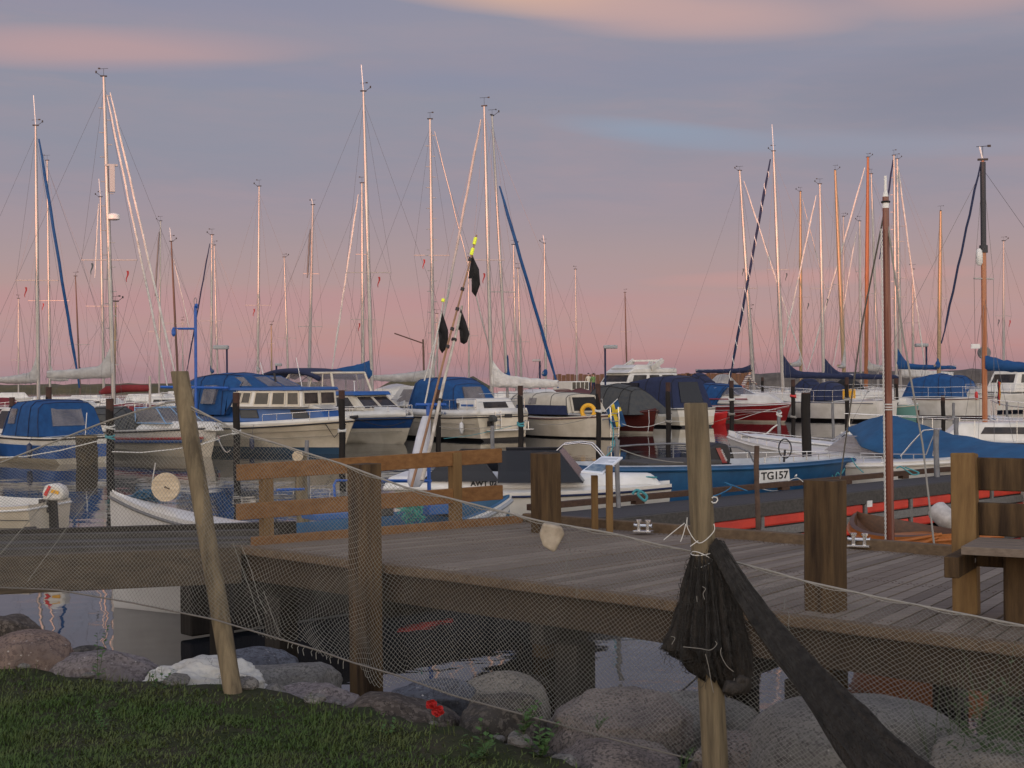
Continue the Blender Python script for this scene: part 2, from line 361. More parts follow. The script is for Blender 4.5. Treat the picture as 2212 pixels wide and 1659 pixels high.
struct(mound('far_headland', 820, 1060, 290, 10, 2.3, M_scrub, 5, .4))
b_ = mound('breakwater', 1250, 2600, 170, 4, 2.35, M_stone, 9, .35, 2.9); tag(b_, 'long stone breakwater closing the harbour behind the boats', 'breakwater'); b_['kind'] = 'structure'
# orange-brown wooden fence wall on the pier behind the motor boats
mb = MB()
for i in range(46):
    a = D(1195 + i * 9.2, 803, 130 - i * .05); b = D(1195 + (i + .92) * 9.2, 803, 130 - i * .05)
    mb.beam((a.x, a.y, 1.6), (b.x, b.y, 1.6), .08, 1.9 + .12 * math.sin(i * 2.3))
tag(mb.build('board_fence', wood('orange_fence', (.20, .10, .06), (.13, .065, .04), 1, 'z')), 'low orange-brown board fence on the pier behind the motor boats', 'fence')
mb = MB(); a = D(1150, 811, 128); b = D(1640, 811, 128); mb.beam((a.x, a.y, .55), (b.x, b.y, .55), 5, .7); struct(mb.build('far_pier', M_conc))

# ------------------------------------------------------------------ wooden quay deck
DZ = 1.1
A_ = P(505, 1175, DZ); Bk = P(1130, 1127, DZ)
FR = P(2212, 1388, DZ); BR = P(2072, 1203, DZ)
fdir = (FR - A_).normalized(); bdir = (BR - Bk).normalized()
A_.z = Bk.z = DZ
Fend = A_ + fdir * 9.0; Bend = Bk + bdir * 7.2
deck = empty('wooden_deck', (A_.x, A_.y, 0)); tag(deck, 'wooden quay deck of weathered planks above the boulders', 'deck')
def rel(p, o=deck): return (p[0] - o.location[0], p[1] - o.location[1], p[2])
mb = MB(); n = 76; t0 = 0
for i in range(n):
    t0, t1 = i / n, (i + .87) / n
    q = [A_.lerp(Fend, t0), A_.lerp(Fend, t1), Bk.lerp(Bend, t1), Bk.lerp(Bend, t0)]
    dz = random.uniform(-.003, .003)
    q = [rel(p + Vector((0, 0, dz))) for p in q]
    mb.hexa([(p[0], p[1], p[2] - .035) for p in q], q, mi=random.choice((0, 0, 1, 2)))
    for s_ in (.02, .04, .49, .51, .96, .98):
        c_ = [q[0].lerp(q[3], s_).lerp(q[1].lerp(q[2], s_), k_) if False else Vector(q[0]).lerp(Vector(q[3]), s_).lerp(Vector(q[1]).lerp(Vector(q[2]), s_), k_) for k_ in (.25, .75)]
        for p_ in c_: mb.box(p_ + Vector((0, 0, .001)), (.010, .010, .003), mi=3)
mb.build('decking', [M_deckw, wood('weathered_decking_dark', (.175, .142, .116), (.11, .088, .070), 2.6, 'x'), wood('weathered_decking_pale', (.25, .208, .172), (.165, .135, .108), 1.8, 'x'), M_rust], deck)
nrm = Vector((fdir.y, -fdir.x, 0))
if nrm.y > 0: nrm = -nrm
def lw(p, z): return Vector((p.x, p.y, z))
mb = MB(); mb.beam(rel(lw(A_ + nrm * .04, DZ - .03)), rel(lw(Fend + nrm * .04, DZ - .03)), .09, .065); mb.build('edge_beam', M_beam, deck, bevel=.008)
mb = MB(); mb.beam(rel(lw(A_ - nrm * .02, DZ - .175)), rel(lw(Fend - nrm * .02, DZ - .175)), .07, .215); mb.build('fascia_board', wood('dark_fascia', (.055, .038, .024), (.032, .023, .016), 1.6, 'x'), deck)
mb = MB()
mb.beam(rel(lw(A_ - nrm * .12, DZ - .20)), rel(lw(Fend - nrm * .12, DZ - .20)), .10, .16)
mb.beam(rel(lw(A_.lerp(Bk, .5), DZ - .16)), rel(lw(Fend.lerp(Bend, .5), DZ - .16)), .10, .2)
mb.beam(rel(lw(Bk + bdir * .1, DZ - .16)), rel(lw(Bend, DZ - .16)), .10, .2)
for t in (.02, .2, .38, .56, .74, .92):
    a = A_.lerp(Fend, t); b = Bk.lerp(Bend, t); mb.beam(rel(lw(a, DZ - .345)), rel(lw(b, DZ - .345)), .12, .16)
mb.build('joist_frame', M_dark, deck)
mb = MB(); nb = Vector((-bdir.y, bdir.x, 0)); nb = nb if nb.y > 0 else -nb
mb.beam(rel(lw(Bk + nb * .03, DZ + .035)), rel(lw(Bend + nb * .03, DZ + .035)), .09, .09)
mb.build('back_kerb', M_beam, deck, bevel=.008)
mb = MB(); e1 = P(545, 1170, DZ + .03); e2 = P(1125, 1122, DZ + .03); mb.beam(rel(lw(e1, DZ + .03)), rel(lw(e2, DZ + .03)), .07, .075); mb.build('side_kerb', M_rail, deck, bevel=.006)
# cross bracing beam with bolts, seen through the net
for uu in (560, 1195, 1700, 2137):
    p = P(uu, 1175 + (uu - 505) * .1248, DZ) - nrm * .22; mb = MB(); mb.beam(rel(lw(p, -1.2)), rel(lw(p, DZ - .42)), .20, .20, upv=fdir); mb.build('pile', M_dark, deck, bevel=.01)
for t in (.1, .35, .6, .85):
    p = Bk.lerp(Bend, t) + nrm * .15; mb = MB(); mb.beam(rel(lw(p, -1.2)), rel(lw(p, DZ - .3)), .2, .2, upv=fdir); mb.build('pile', M_dark, deck, bevel=.01)
# square posts
def sqpost(label, u_c, v_top, v_deck, wpx, rot=None, zb=-1.0, shift=0.0):
    p = P(u_c, v_deck, DZ); d = p.y; ztop = D(u_c, v_top, d).z; wd_ = wpx / F * d / 1.36
    ang = rot if rot is not None else math.atan2(fdir.y, fdir.x)
    c = Vector((p.x, p.y, 0))
    mb = MB(); o = wd_ / 2; ca = .018
    pts = [(-o + ca, -o), (o - ca, -o), (o, -o + ca), (o, o - ca), (o - ca, o), (-o + ca, o), (-o, o - ca), (-o, -o + ca)]
    nz_ = 14; rows = []
    for k in range(nz_ + 1):
        z = zb + (ztop - zb) * k / nz_
        rows.append([(x + .006 * fbm((x * 9, z * 2, u_c)), y + .006 * fbm((y * 9, z * 2, u_c + 7)), z + (.012 * fbm((x * 12, y * 12, u_c)) if k == nz_ else 0)) for x, y in pts])
    mb.grid(rows, closed=True); k0 = len(mb.v) - 8; mb.f.append(tuple(range(k0, k0 + 8))); mb.mi.append(0)
    o_ = mb.build('square_post', M_post, None, loc=c); o_.rotation_euler = (0, 0, ang); tag(o_, label, 'post', 'square timber posts along the deck edges'); return o_
sqpost('square timber post rising in front of the two-board railing', 789, 1002, 1222, 76)
sqpost('square timber post at the back of the deck beside the information sign', 1180, 979, 1150, 68)
sqpost('square timber post with deep cracks between the dark net and the bench', 1784, 1037, 1318, 96)

# railing
rl = empty('plank_railing', (*P(780, 1150, DZ).xy, DZ)); tag(rl, 'low orange-brown railing of two wide boards on the deck edge', 'railing')
def rr(p): return Vector(p) - rl.location
pa = P(578, 1172, DZ); pb = P(984, 1137, DZ)
ax = (pb - pa).normalized()
ztT = D(575, 985, pa.y).z
bw = .15
ta = D(504, 1020, pa.y - (pb.y - pa.y) * .17); tb = D(1072, 983, pb.y + (pb.y - pa.y) * .2)
ba = D(503, 1105, ta.y); bb = D(1074, 1062, tb.y)
off = Vector((ax.y, -ax.x, 0)) * .074
mb = MB(); mb.beam(rr(ta + off), rr(tb + off), .045, .135); mb.build('top_board', M_rail, rl, bevel=.006)
mb = MB(); mb.beam(rr(ba + off), rr(bb + off), .045, .135); mb.build('lower_board', M_rail, rl, bevel=.006)
for (u, vb, vt) in ((576, 1174, 1002), (984, 1140, 975)):
    p = P(u, vb, DZ); zt = D(u, vt, p.y).z - .01; mb = MB(); mb.beam(rr((p.x, p.y, DZ + .001)), rr((p.x, p.y, zt)), .095, .095, upv=ax); mb.build('upright', M_railv, rl, bevel=.006)
# bench at the right
bn = empty('wooden_bench', (*P(2120, 1330, DZ).xy, DZ)); tag(bn, 'heavy wooden bench with plank backrest at the deck edge', 'bench')
def rb(p): return Vector(p) - bn.location
fb = P(2088, 1327, DZ); db = fb.y
bx = Vector((.87, -.49, 0))                       # bench runs right and towards the viewer
mb = MB(); p0 = Vector((fb.x, fb.y, DZ)); p1 = Vector(D(2083, 979, db + .10)); mb.beam(rb(p0), rb(p1), .105, .14, upv=bx); mb.build('back_post', M_railv, bn, bevel=.008)
mb = MB(); q0 = p0 + bx * 1.6; q1 = p1 + bx * 1.6; mb.beam(rb(q0), rb(q1), .105, .14, upv=bx); mb.build('back_post', M_railv, bn, bevel=.008)
bt = D(2060, 1022, db + .16); b2 = D(2060, 1118, db + .13)
for nm, q in (('backrest_board', bt), ('backrest_board', b2)):
    mb = MB(); mb.beam(rb(q + Vector((0, .0, 0))), rb(q + bx * 1.85), .05, .19); mb.build(nm, M_post, bn, bevel=.006)
sp = D(2112, 1170, db - .10)
mb = MB()
sd_ = Vector((-bx.y, bx.x, 0)) * -1
for k in range(4):
    c = sp + sd_ * (.02 + k * .125); mb.beam(rb(c), rb(c + bx * 1.7), .112, .045)
mb.build('seat', M_deckw, bn, bevel=.004)
mb = MB(); ca = D(2096, 1203, db - .02); mb.beam(rb(ca), rb(ca + sd_ * .5 + Vector((0, 0, 0))), .08, .115); mb.build('seat_bearer', M_post, bn, bevel=.006)
mb = MB(); cb = D(2112, 1203, db - .05); mb.beam(rb(cb + sd_*.01), rb(cb + bx * 1.5+ sd_*.01), .06, .10); mb.build('apron', M_post, bn, bevel=.006)
lg = P(2196, 1345, DZ); mb = MB(); mb.beam(rb((lg.x, lg.y, DZ)), rb((lg.x, lg.y, sp.z - .025)), .12, .12, upv=bx); mb.build('leg', M_post, bn, bevel=.008)
mb = MB(); mb.tube([rb(D(2100, 1210, db - .085)), rb(D(2100, 1210, db - .10))], .022, 10); mb.build('bolt_head', M_galv, bn)
# information sign
isg = empty('information_sign', (*P(1300, 1148, DZ).xy, DZ)); tag(isg, 'small tilted information board on two wooden legs behind the deck', 'sign')
def ri(p): return Vector(p) - isg.location
for (u, vb, vt, wp) in ((1285, 1147, 1027, 19), (1317, 1151, 1005, 19)):
    p = P(u, vb, DZ); zt = D(u, vt, p.y).z; mb = MB(); mb.beam(ri((p.x, p.y, DZ)), ri((p.x, p.y, zt)), .075, .06, upv=(1, 0, 0)); mb.build('leg', M_railv, isg, bevel=.005)
dS = P(1300, 1149, DZ).y
c4 = [D(*K(3, 665, 855), dS - .14), D(*K(3, 800, 868), dS - .14), D(*K(3, 925, 765), dS + .17), D(*K(3, 795, 760), dS + .17)]
mb = MB(); mb.prism([ri(p) for p in c4], (0, 0, .018)); mb.build('panel', mat('white_panel', (.62, .66, .72), .35), isg, bevel=.003)
def quadpt(c, s, t): return c[0].lerp(c[1], s).lerp(c[3].lerp(c[2], s), t)
def onpanel(s0, s1, t0, t1, h): return [ri(quadpt(c4, s, t)) + Vector((0, 0, h)) for s, t in ((s0, t0), (s1, t0), (s1, t1), (s0, t1))]
mb = MB(); mb.prism(onpanel(.1, .9, .08, .48, .0185), (0, 0, .003)); mb.build('picture', mat('sign_picture', (.05, .11, .19), .4, c2=(.24, .30, .34), nscale=14), isg)
mb = MB()
for k in range(6): mb.prism(onpanel(.1, .9 if k % 3 else .55, .56 + k * .06, .575 + k * .06, .0185), (0, 0, .002))
mb.build('text_lines', mat('grey_print', (.22, .26, .33), .5), isg)
# steel double bollards
def cleat(label, k, x0, x1, y_t, y_b):
    a = P(*K(k, (x0 + x1) / 2, y_b), DZ + .02); d = a.y; s = (x1 - x0) * CR[k][2] / F * d
    o = empty('mooring_cleat', (a.x, a.y, DZ + .02), math.atan2(bdir.y, bdir.x) + .3); tag(o, label, 'cleat', 'steel double cleats on the back edge of the deck')
    mb = MB(); mb.box((0, 0, .008), (s, .10, .016)); mb.build('base_plate', M_steel, o, bevel=.003)
    h = (y_b - y_t) * CR[k][2] / F * d
    for sx_ in (-1, 1):
        mb = MB(); x = sx_ * s * .25; mb.tube([(x, 0, .016), (x, 0, h * .85)], .018, 10); mb.tube([(x, 0, h * .85), (x, 0, h)], .027, 10); mb.build('bollard', M_steel, o, smooth=40)
    mb = MB(); mb.tube([(-s * .5, 0, h * .55), (s * .5, 0, h * .55)], .013, 8); mb.tube([(-s * .5, 0, h * .55), (-s * .47, 0, h * .55)], .02, 8); mb.tube([(s * .47, 0, h * .55), (s * .5, 0, h * .55)], .02, 8); mb.build('cross_bar', M_steel, o, smooth=40)
cleat('steel cleat on the deck edge between the sign and the round pole', 3, 995, 1112, 1145, 1222)
cleat('steel cleat on the deck edge beside the small varnished boat', 4, 1118, 1255, 1228, 1312)

# ------------------------------------------------------------------ left jetty
jt = empty('plank_jetty', (-6, 12, 0)); tag(jt, 'low dark plank jetty running left from the deck', 'jetty')
def rj(p): return Vector(p) - jt.location
def jbeam(nm, ua, va, ub, vb, z, w_, h, m_):
    a = P(ua, va, z); b = P(ub, vb, z); mb = MB(); mb.beam(rj((a.x, a.y, z - h / 2)), rj((b.x, b.y, z - h / 2)), w_, h); mb.build(nm, m_, jt, bevel=.006)
jbeam('front_beam', -200, 1209, 520, 1180, 1.10, .12, .30, wood('grey_brown_beam', (.100, .078, .055), (.050, .040, .030), 2, 'x'))
jbeam('walk_plank', -200, 1192, 540, 1170, 1.12, .14, .05, M_jet)
jbeam('walk_plank', -200, 1176, 560, 1160, 1.12, .22, .05, M_jet)
jbeam('walk_plank', -200, 1160, 600, 1143, 1.12, .10, .05, M_jet)
jbeam('back_beam', -150, 1149, 640, 1126, 1.12, .09, .14, M_dark)
for u in (-330, 470): 
    a = P(u, 1185, 1.0); mb = MB(); mb.beam(rj((a.x, a.y + .15, -1)), rj((a.x, a.y + .15, 1.0)), .18, .18, upv=(1, 0, 0)); mb.build('pile', M_dark, jt)
for u in (-60, 60, 200, 330, 480, 570):
    a = P(u, 1184, .92); b = P(u + 6, 1150, .92); mb = MB(); mb.beam(rj(a), rj(b), .12, .12); mb.build('cross_joist', M_dark, jt)

# ------------------------------------------------------------------ floating pontoon
PZ = .72
pn0 = P(1150, 1139, PZ); pn1 = P(2000, 1045, PZ); pf0 = P(1150, 1112, PZ); pf1 = P(2052, 1025, PZ)
nd_ = (pn1 - pn0).normalized(); fd_ = (pf1 - pf0).normalized()
pn2 = pn0 + nd_ * 22; pf2 = pf0 + fd_ * 22
pt = empty('floating_pontoon', (pn0.x, pn0.y, 0)); tag(pt, 'dark floating pontoon with orange-red floats under its side boards', 'pontoon')
def rp(p): return Vector(p) - pt.location
mb = MB()
q = [pn0, pn2, pf2, pf0]; n = 60
nrmP = Vector((nd_.y, -nd_.x, 0))
for i in range(16):     # long boards running with the pontoon
    t0, t1 = i / 16, (i + .93) / 16
    a, b, c, d = pn0.lerp(pf0, t0), pn2.lerp(pf2, t0), pn2.lerp(pf2, t1), pn0.lerp(pf0, t1)
    mb.hexa([rp(x - Vector((0, 0, .05))) for x in (a, b, c, d)], [rp(x) for x in (a, b, c, d)])
mb.build('walkway', M_pontw, pt)
outn = nrmP if nrmP.y < 0 else -nrmP
mb = MB(); mb.beam(rp(lw(pn0 + outn * .03, PZ - .10)), rp(lw(pn2 + outn * .03, PZ - .10)), .06, .19); mb.build('edge_board', M_jet, pt, bevel=.006)
mb = MB(); mb.beam(rp(lw(pn0 + outn * .03, PZ - .425)), rp(lw(pn2 + outn * .03, PZ - .425)), .05, .12); mb.build('side_board', M_conc, pt, bevel=.006)
mb = MB(); mb.beam(rp(lw(pn0, .3)), rp(lw(pn2, .3)), .03, .35, ); mb.beam(rp(lw(pf0, .3)), rp(lw(pf2, .3)), .05, .5); mb.build('inner_frame', M_dark, pt)
mb = MB(); mb.beam(rp(lw(pf0 - outn * .06, PZ + .09)), rp(lw(pf2 - outn * .06, PZ + .09)), .10, .08)
for k in range(14): 
    c = pf0 + fd_ * (.4 + k * 1.6) - outn * .06; mb.box(rp(lw(c, PZ + .025)), (.18, .1, .05), math.atan2(fd_.y, fd_.x))
mb.build('toe_rail', wood('toe_rail_wood', (.085, .05, .035), (.05, .03, .022), 2, 'x'), pt, bevel=.005)
s = .55; k = 0
while s < 21:
    ln = 1.25
    if k > 0 or True:
        for zc, hh in ((PZ - .275, .15), (PZ - .57, .14)):
            c = pn0 + nd_ * (s + ln / 2) - outn * .10; mb = MB(); mb.box(rp(lw(c, zc)), (ln - .07, .26, hh), math.atan2(nd_.y, nd_.x)); mb.build('float', M_float, pt, bevel=.03)
    mb = MB(); c = pn0 + nd_ * (s - .0) + outn * .02; mb.box(rp(lw(c, PZ - .42)), (.07, .05, .44), math.atan2(nd_.y, nd_.x)); mb.build('cleat_batten', M_conc, pt)
    s += ln + .02; k += 1
lx0 = pn0 - nd_ * 4.5
mb = MB(); mb.beam(rp(lw(lx0 - outn * .12, .37)), rp(lw(pn0 - outn * .12, .37)), .22, .68); mb.build('dark_caisson', M_dark, pt, bevel=.02)
for k in range(1, 2):
    for zc in (PZ - .50,):
        c = lx0 + nd_ * (1.6 + k * 1.28) - outn * .04; mb = MB(); mb.box(rp(lw(c, zc)), (.8, .10, .06), math.atan2(nd_.y, nd_.x)); mb.build('float', M_float, pt, bevel=.03)
mb = MB(); a = P(1075, 1130, DZ - .2); b = P(1235, 1118, PZ + .05); mb.beam(rp(a), rp(b), .9, .05); mb.build('gangplank', M_pontw, pt)
mb = MB(); c = D(*K(4, 1252, 1045), 20.6); mb.box(rp(c), (.11, .02, .09), math.atan2(nd_.y, nd_.x)); mb.build('number_plate', M_white, pt)

# ------------------------------------------------------------------ net drying poles
def round_pole(label, ut, vt, ub, vb, dt, db_, wt, wb, seed):
    a = D(ub + (10 if ub > 1000 else 0), vb + (190 if ub > 1000 else 30), db_); b = D(ut, vt, dt); n = 22
    mb = MB(); rows = []; o = a.copy()
    for k in range(n + 1):
        t = k / n; p = a.lerp(b, t) - o; r = (wb + (wt - wb) * t) / 2 / F * (db_ + (dt - db_) * t)
        rows.append([(p.x + math.cos(q) * r * (1 + .03 * fbm((math.cos(q) * 2, math.sin(q) * 2, p.z * 2.5 + seed))), p.y + math.sin(q) * r * (1 + .03 * fbm((math.cos(q) * 2, math.sin(q) * 2, p.z * 2.5 + seed + 5))), p.z) for q in [2 * math.pi * j / 28 for j in range(28)]])
    mb.grid(rows, closed=True); k0 = len(mb.v) - 28; top = (b - o); r = wt / 2 / F * dt
    ring = [tuple(Vector(mb.v[k0 + j]) * .93 + top * .07 + Vector((0, 0, .006))) for j in range(28)]
    o2 = len(mb.v); mb.v += ring
    for j in range(28): mb.f.append((k0 + j, k0 + (j + 1) % 28, o2 + (j + 1) % 28, o2 + j)); mb.mi.append(0)
    mb.f.append(tuple(range(o2, o2 + 28))); mb.mi.append(0)
    ob = mb.build('net_pole', M_pole, None, smooth=50, loc=o); tag(ob, label, 'pole', 'round poles carrying the fishing net'); return ob
poleL = round_pole('round wooden net pole leaning left in front of the white rock', 388, 804, 511, 1512, 8.05, 7.75, 38, 41, 1)
poleR = round_pole('upright round wooden net pole wrapped in dark netting', 1503, 873, 1545, 1640, 6.5, 6.5, 51, 58, 4)
# strings wound round the pole tops
mb = MB()
for (v, tilt) in ((836, .02), (842, -.012), (862, .01), (846, .03)):
    c = D(388 + (v - 804) * .173, v, 8.05); r = .0535
    mb.tube([(c.x + math.cos(q) * r, c.y + math.sin(q) * r, c.z + tilt * math.cos(q * 1 + .5) * .6) for q in [2 * math.pi * j / 20 for j in range(21)]], .0016, 4)
tag(mb.build('pole_string', M_rope), 'thin string wound round the top of the leaning pole', 'string')
mb = MB()
def pr(v): return D(1503 + (v - 873) * .055, v, 6.5)
for (v, tl) in ((1206, .03), (1210, -.035), (1190, .012)):
    c = pr(v); r = .0605
    mb.tube([(c.x + math.cos(q) * r, c.y + math.sin(q) * r, c.z + tl * math.cos(q) - tl * .8 * max(0, -math.sin(q))) for q in [2 * math.pi * j / 24 for j in range(25)]], .0022, 5)
for pts in ([(1326, 1130), (1330, 1200), (1400, 1290), (1490, 1220), (1492, 1170)], [(1310, 1165), (1240, 1220), (1180, 1270)], [(1318, 1170), (1300, 1240), (1285, 1280)], [(1395, 1275), (1345, 1310)]):
    mb.tube(sm([D(*K(3, x, y), 6.43) for x, y in pts]), .0020, 5)
mb.tube([D(*K(3, *p), 6.44) for p in ((1480, 1010), (1490, 1002), (1510, 1005), (1516, 1022), (1505, 1038), (1486, 1040), (1478, 1030))], .003, 5)
tag(mb.build('tie_string', M_wrope), 'white string tied in a V above the dark net bundle', 'string')
# ================================================================== FISHING NET
def fast_mesh(name, verts, quads, m_, parent=None):
    me = bpy.data.meshes.new(name); v = np.asarray(verts, np.float32); q = np.asarray(quads, np.int32); k = q.shape[1]
    me.vertices.add(len(v)); me.vertices.foreach_set('co', v.ravel()); me.loops.add(q.size); me.loops.foreach_set('vertex_index', q.ravel())
    me.polygons.add(len(q)); me.polygons.foreach_set('loop_start', np.arange(0, q.size, k, dtype=np.int32))
    me.materials.append(m_); me.update(calc_edges=True); me.validate()
    o = bpy.data.objects.new(name, me); COL.objects.link(o)
    if parent: o.parent = parent
    return o
def threads(name, A, B, r, m_, parent=None):
    A = np.asarray(A, float); B = np.asarray(B, float); d = B - A; ln = np.linalg.norm(d, axis=1, keepdims=True); d = d / np.maximum(ln, 1e-9)
    ref = np.tile(np.array([[.31, .9, .3]]), (len(A), 1)); x = np.cross(d, ref); x /= np.linalg.norm(x, axis=1, keepdims=True); y = np.cross(d, x)
    V = []
    for P0 in (A, B):
        for k in range(3):
            t = 2 * math.pi * k / 3; V.append(P0 + (x * math.cos(t) + y * math.sin(t)) * r)
    V = np.stack(V, 1).reshape(-1, 3); o = np.arange(len(A))[:, None] * 6
    Q = np.concatenate([o + np.array([[k, (k + 1) % 3, 3 + (k + 1) % 3, 3 + k]]) for k in range(3)])
    return fast_mesh(name, V, Q, m_, parent)
TOP = [(-420, 1130), (-200, 1062), (0, 1000), (110, 957), (222, 913), (300, 887), (378, 866), (400, 872), (519, 934), (651, 975), (741, 1003), (873, 1052), (1033, 1092), (1163, 1125), (1322, 1152), (1420, 1176), (1489, 1190), (1576, 1211), (1684, 1239), (1736, 1255), (1895, 1290), (2212, 1352), (2600, 1440)]
BOT = [(-420, 1290), (-200, 1276), (0, 1269), (121, 1274), (285, 1302), (462, 1338), (590, 1376), (694, 1407), (764, 1432), (859, 1459), (981, 1503), (1172, 1555), (1198, 1562), (1336, 1600), (1486, 1638), (1700, 1690), (2212, 1830), (2600, 1950)]
SAGB = [(770, 0), (800, 34), (835, 32), (880, 6)]
def interp(tab, u): return float(np.interp(u, [a for a, b in tab], [b for a, b in tab]))
def dtop(u): return float(np.interp(u, [-420, 385, 1500, 2212, 2600], [8.9, 8.03, 6.56, 5.9, 5.5]))
def dbot(u): return float(np.interp(u, [-420, 385, 1500, 2212, 2600], [8.7, 7.74, 6.58, 5.8, 5.4]))
# arc-length parametrisation of the head rope
us = np.linspace(-420, 2500, 1500); pts = np.array([D(u, interp(TOP, u), dtop(u))[:] for u in us]); arc = np.concatenate([[0], np.cumsum(np.linalg.norm(np.diff(pts, axis=0), axis=1))])
CELL = .0140
nc = int(arc[-1] / CELL); ucol = np.interp(np.arange(nc) * CELL, arc, us)
NR = 82
G = np.zeros((NR, nc, 3))
for j, u in enumerate(ucol):
    # the lower rope hangs a little further left/right than the head rope
    ub = u + (40 if u > 420 else 0) * min(1, max(0, (u - 420) / 200)) * (1 if u < 900 else max(0, 1 - (u - 900) / 400))
    a = np.array(D(u, interp(TOP, u), dtop(u))[:]); vb = interp(BOT, ub) + (interp(SAGB, ub) if 770 < ub < 880 else 0)
    b = np.array(D(ub, vb, dbot(ub))[:])
    for i in range(NR):
        t = i / (NR - 1)
        sag = math.sin(math.pi * t)
        rip = .020 * math.sin(u * .021 + t * 4) * t + .012 * math.sin(u * .06 + 2 * t)
        loose = math.exp(-((u - 640) / 190) ** 2) * t
        p = a * (1 - t) + b * t
        p[1] += .05 * sag + rip + .03 * loose * math.sin(u * .09 + t * 3)
        p[0] += .022 * loose * math.sin(t * 26 + u * .03) + .006 * math.sin(t * 17 + u * .02)
        p[2] += .018 * loose * math.sin(u * .05 + t * 9) + .004 * math.sin(u * .11 + t * 8)
        G[i, j] = p
# drop rows so meshes keep their size where the net is shallow: every column uses the same count, knots slide together near the ends
A1 = []; B1 = []
ii, jj = np.meshgrid(np.arange(NR - 1), np.arange(nc - 1), indexing='ij')
mask = (ii + jj) % 2 == 0
a = G[:-1, :-1][mask]; b = G[1:, 1:][mask]; c = G[:-1, 1:][~mask]; d_ = G[1:, :-1][~mask]
net = empty('fishing_net', D(900, 1300, 7.4)); tag(net, 'pale fishing net strung along the shore between the two round poles', 'fishing net')
off_ = np.array(net.location[:])
threads('netting', np.concatenate([a, c]) - off_, np.concatenate([b, d_]) - off_, .00100, M_net, net)
def rn(p): return Vector(p) - net.location
mb = MB(); mb.tube([rn(D(u, interp(TOP, u), dtop(u))) for u in np.linspace(-420, 2500, 150)], .0055, 6)
mb.tube([rn(D(u, interp(TOP, u) + 3 + 3 * math.sin(u * .05), dtop(u) - .006)) for u in np.linspace(400, 2500, 220)], .0022, 4); mb.build('head_rope', M_rope, net)
mb = MB(); mb.tube([rn(D(u, interp(BOT, u), dbot(u) - .01)) for u in np.linspace(-420, 2500, 150)], .0048, 6); mb.build('foot_rope', mat('dark_rope', (.13, .12, .11), .9), net)
class _TL:
    def tube(q, *a):
        m_ = MB(); m_.tube(*a); m_.build('loose_thread', M_net, net)
_tl = _TL()
# loose vertical cords and thread ends
for pts in ([(1500, 1270), (1560, 1420), (1610, 1600), (1660, 1700)], ):
    _tl.tube([rn(D(*K(21, x, y - 1270 + 270), 7.72)) for x, y in pts], .0018, 5)
_tl.tube([rn(D(*K(21, *p), 7.78)) for p in ((1450, 260), (1500, 400), (1560, 560), (1620, 760))], .0020, 5)
_tl.tube([rn(D(*K(21, *p), 7.76)) for p in ((1640, 560), (1690, 700), (1740, 830))], .0018, 5)
for (u0, v0, u1, v1, dd) in ((60, 1255, 215, 1045, 8.6), (-20, 1220, 120, 1060, 8.7)): _tl.tube([rn(D(u0, v0, dd)), rn(D(u1, v1, dd))], .0022, 5)
for k in range(10):
    u = 620 + k * 14 + random.uniform(-5, 5); v = interp(BOT, u); _tl.tube([rn(D(u, v, dbot(u))), rn(D(u - 3 + random.uniform(-2, 2), v + 7, dbot(u))), rn(D(u - 2, v + random.uniform(10, 20), dbot(u)))], .0016, 4)
for k in range(9):
    u = 1222 + random.uniform(-6, 8) + k * 2; v = 1160 + k * 14; _tl.tube([rn(D(u, v, 6.93)), rn(D(u + random.uniform(-6, 6), v + 16, 6.92)), rn(D(u + 4, v + 28, 6.93))], .0012, 4)
for k in range(6):
    u = 1700 + random.uniform(-6, 6); v = 1290 + k * 14; _tl.tube([rn(D(u, v, 6.3)), rn(D(u + random.uniform(-6, 6), v + 16, 6.3))], .0014, 4)

# light cords across the back (seen through the net, upper left) 
mb = MB(); mb.tube([D(*K(9, x, y), 9.3) for x, y in ((-50, 1100), (300, 1085), (700, 1015), (1100, 915), (1230, 885))], .004, 5)
tag(mb.build('mooring_line', M_wrope), 'thin pale line rising to the dark pile from the left edge behind the net', 'rope'); mb = MB()
mb.tube([D(*K(9, x, y), 20.0) for x, y in ((1310, 1030), (1650, 1040), (2000, 1005), (2300, 960), (2560, 880))], .008, 5)
tag(mb.build('mooring_line', M_wrope), 'thin pale line sagging from the dark pile to the right behind the leaning pole', 'rope')
# pale float on the head rope
fl = MB(); c4f = [K(3, 432, 1165), K(3, 548, 1188), K(3, 566, 1235), K(3, 500, 1352), K(3, 430, 1310), K(3, 405, 1235)]
fl.prism([D(u, v, 6.90) for u, v in c4f], (0, .055, 0)); tag(fl.build('net_float', mat('pale_float', (.40, .345, .27), .8, c2=(.24, .20, .15), nscale=14, bump=.5), bevel=.012), 'worn pale float hanging from the head rope of the net', 'float')
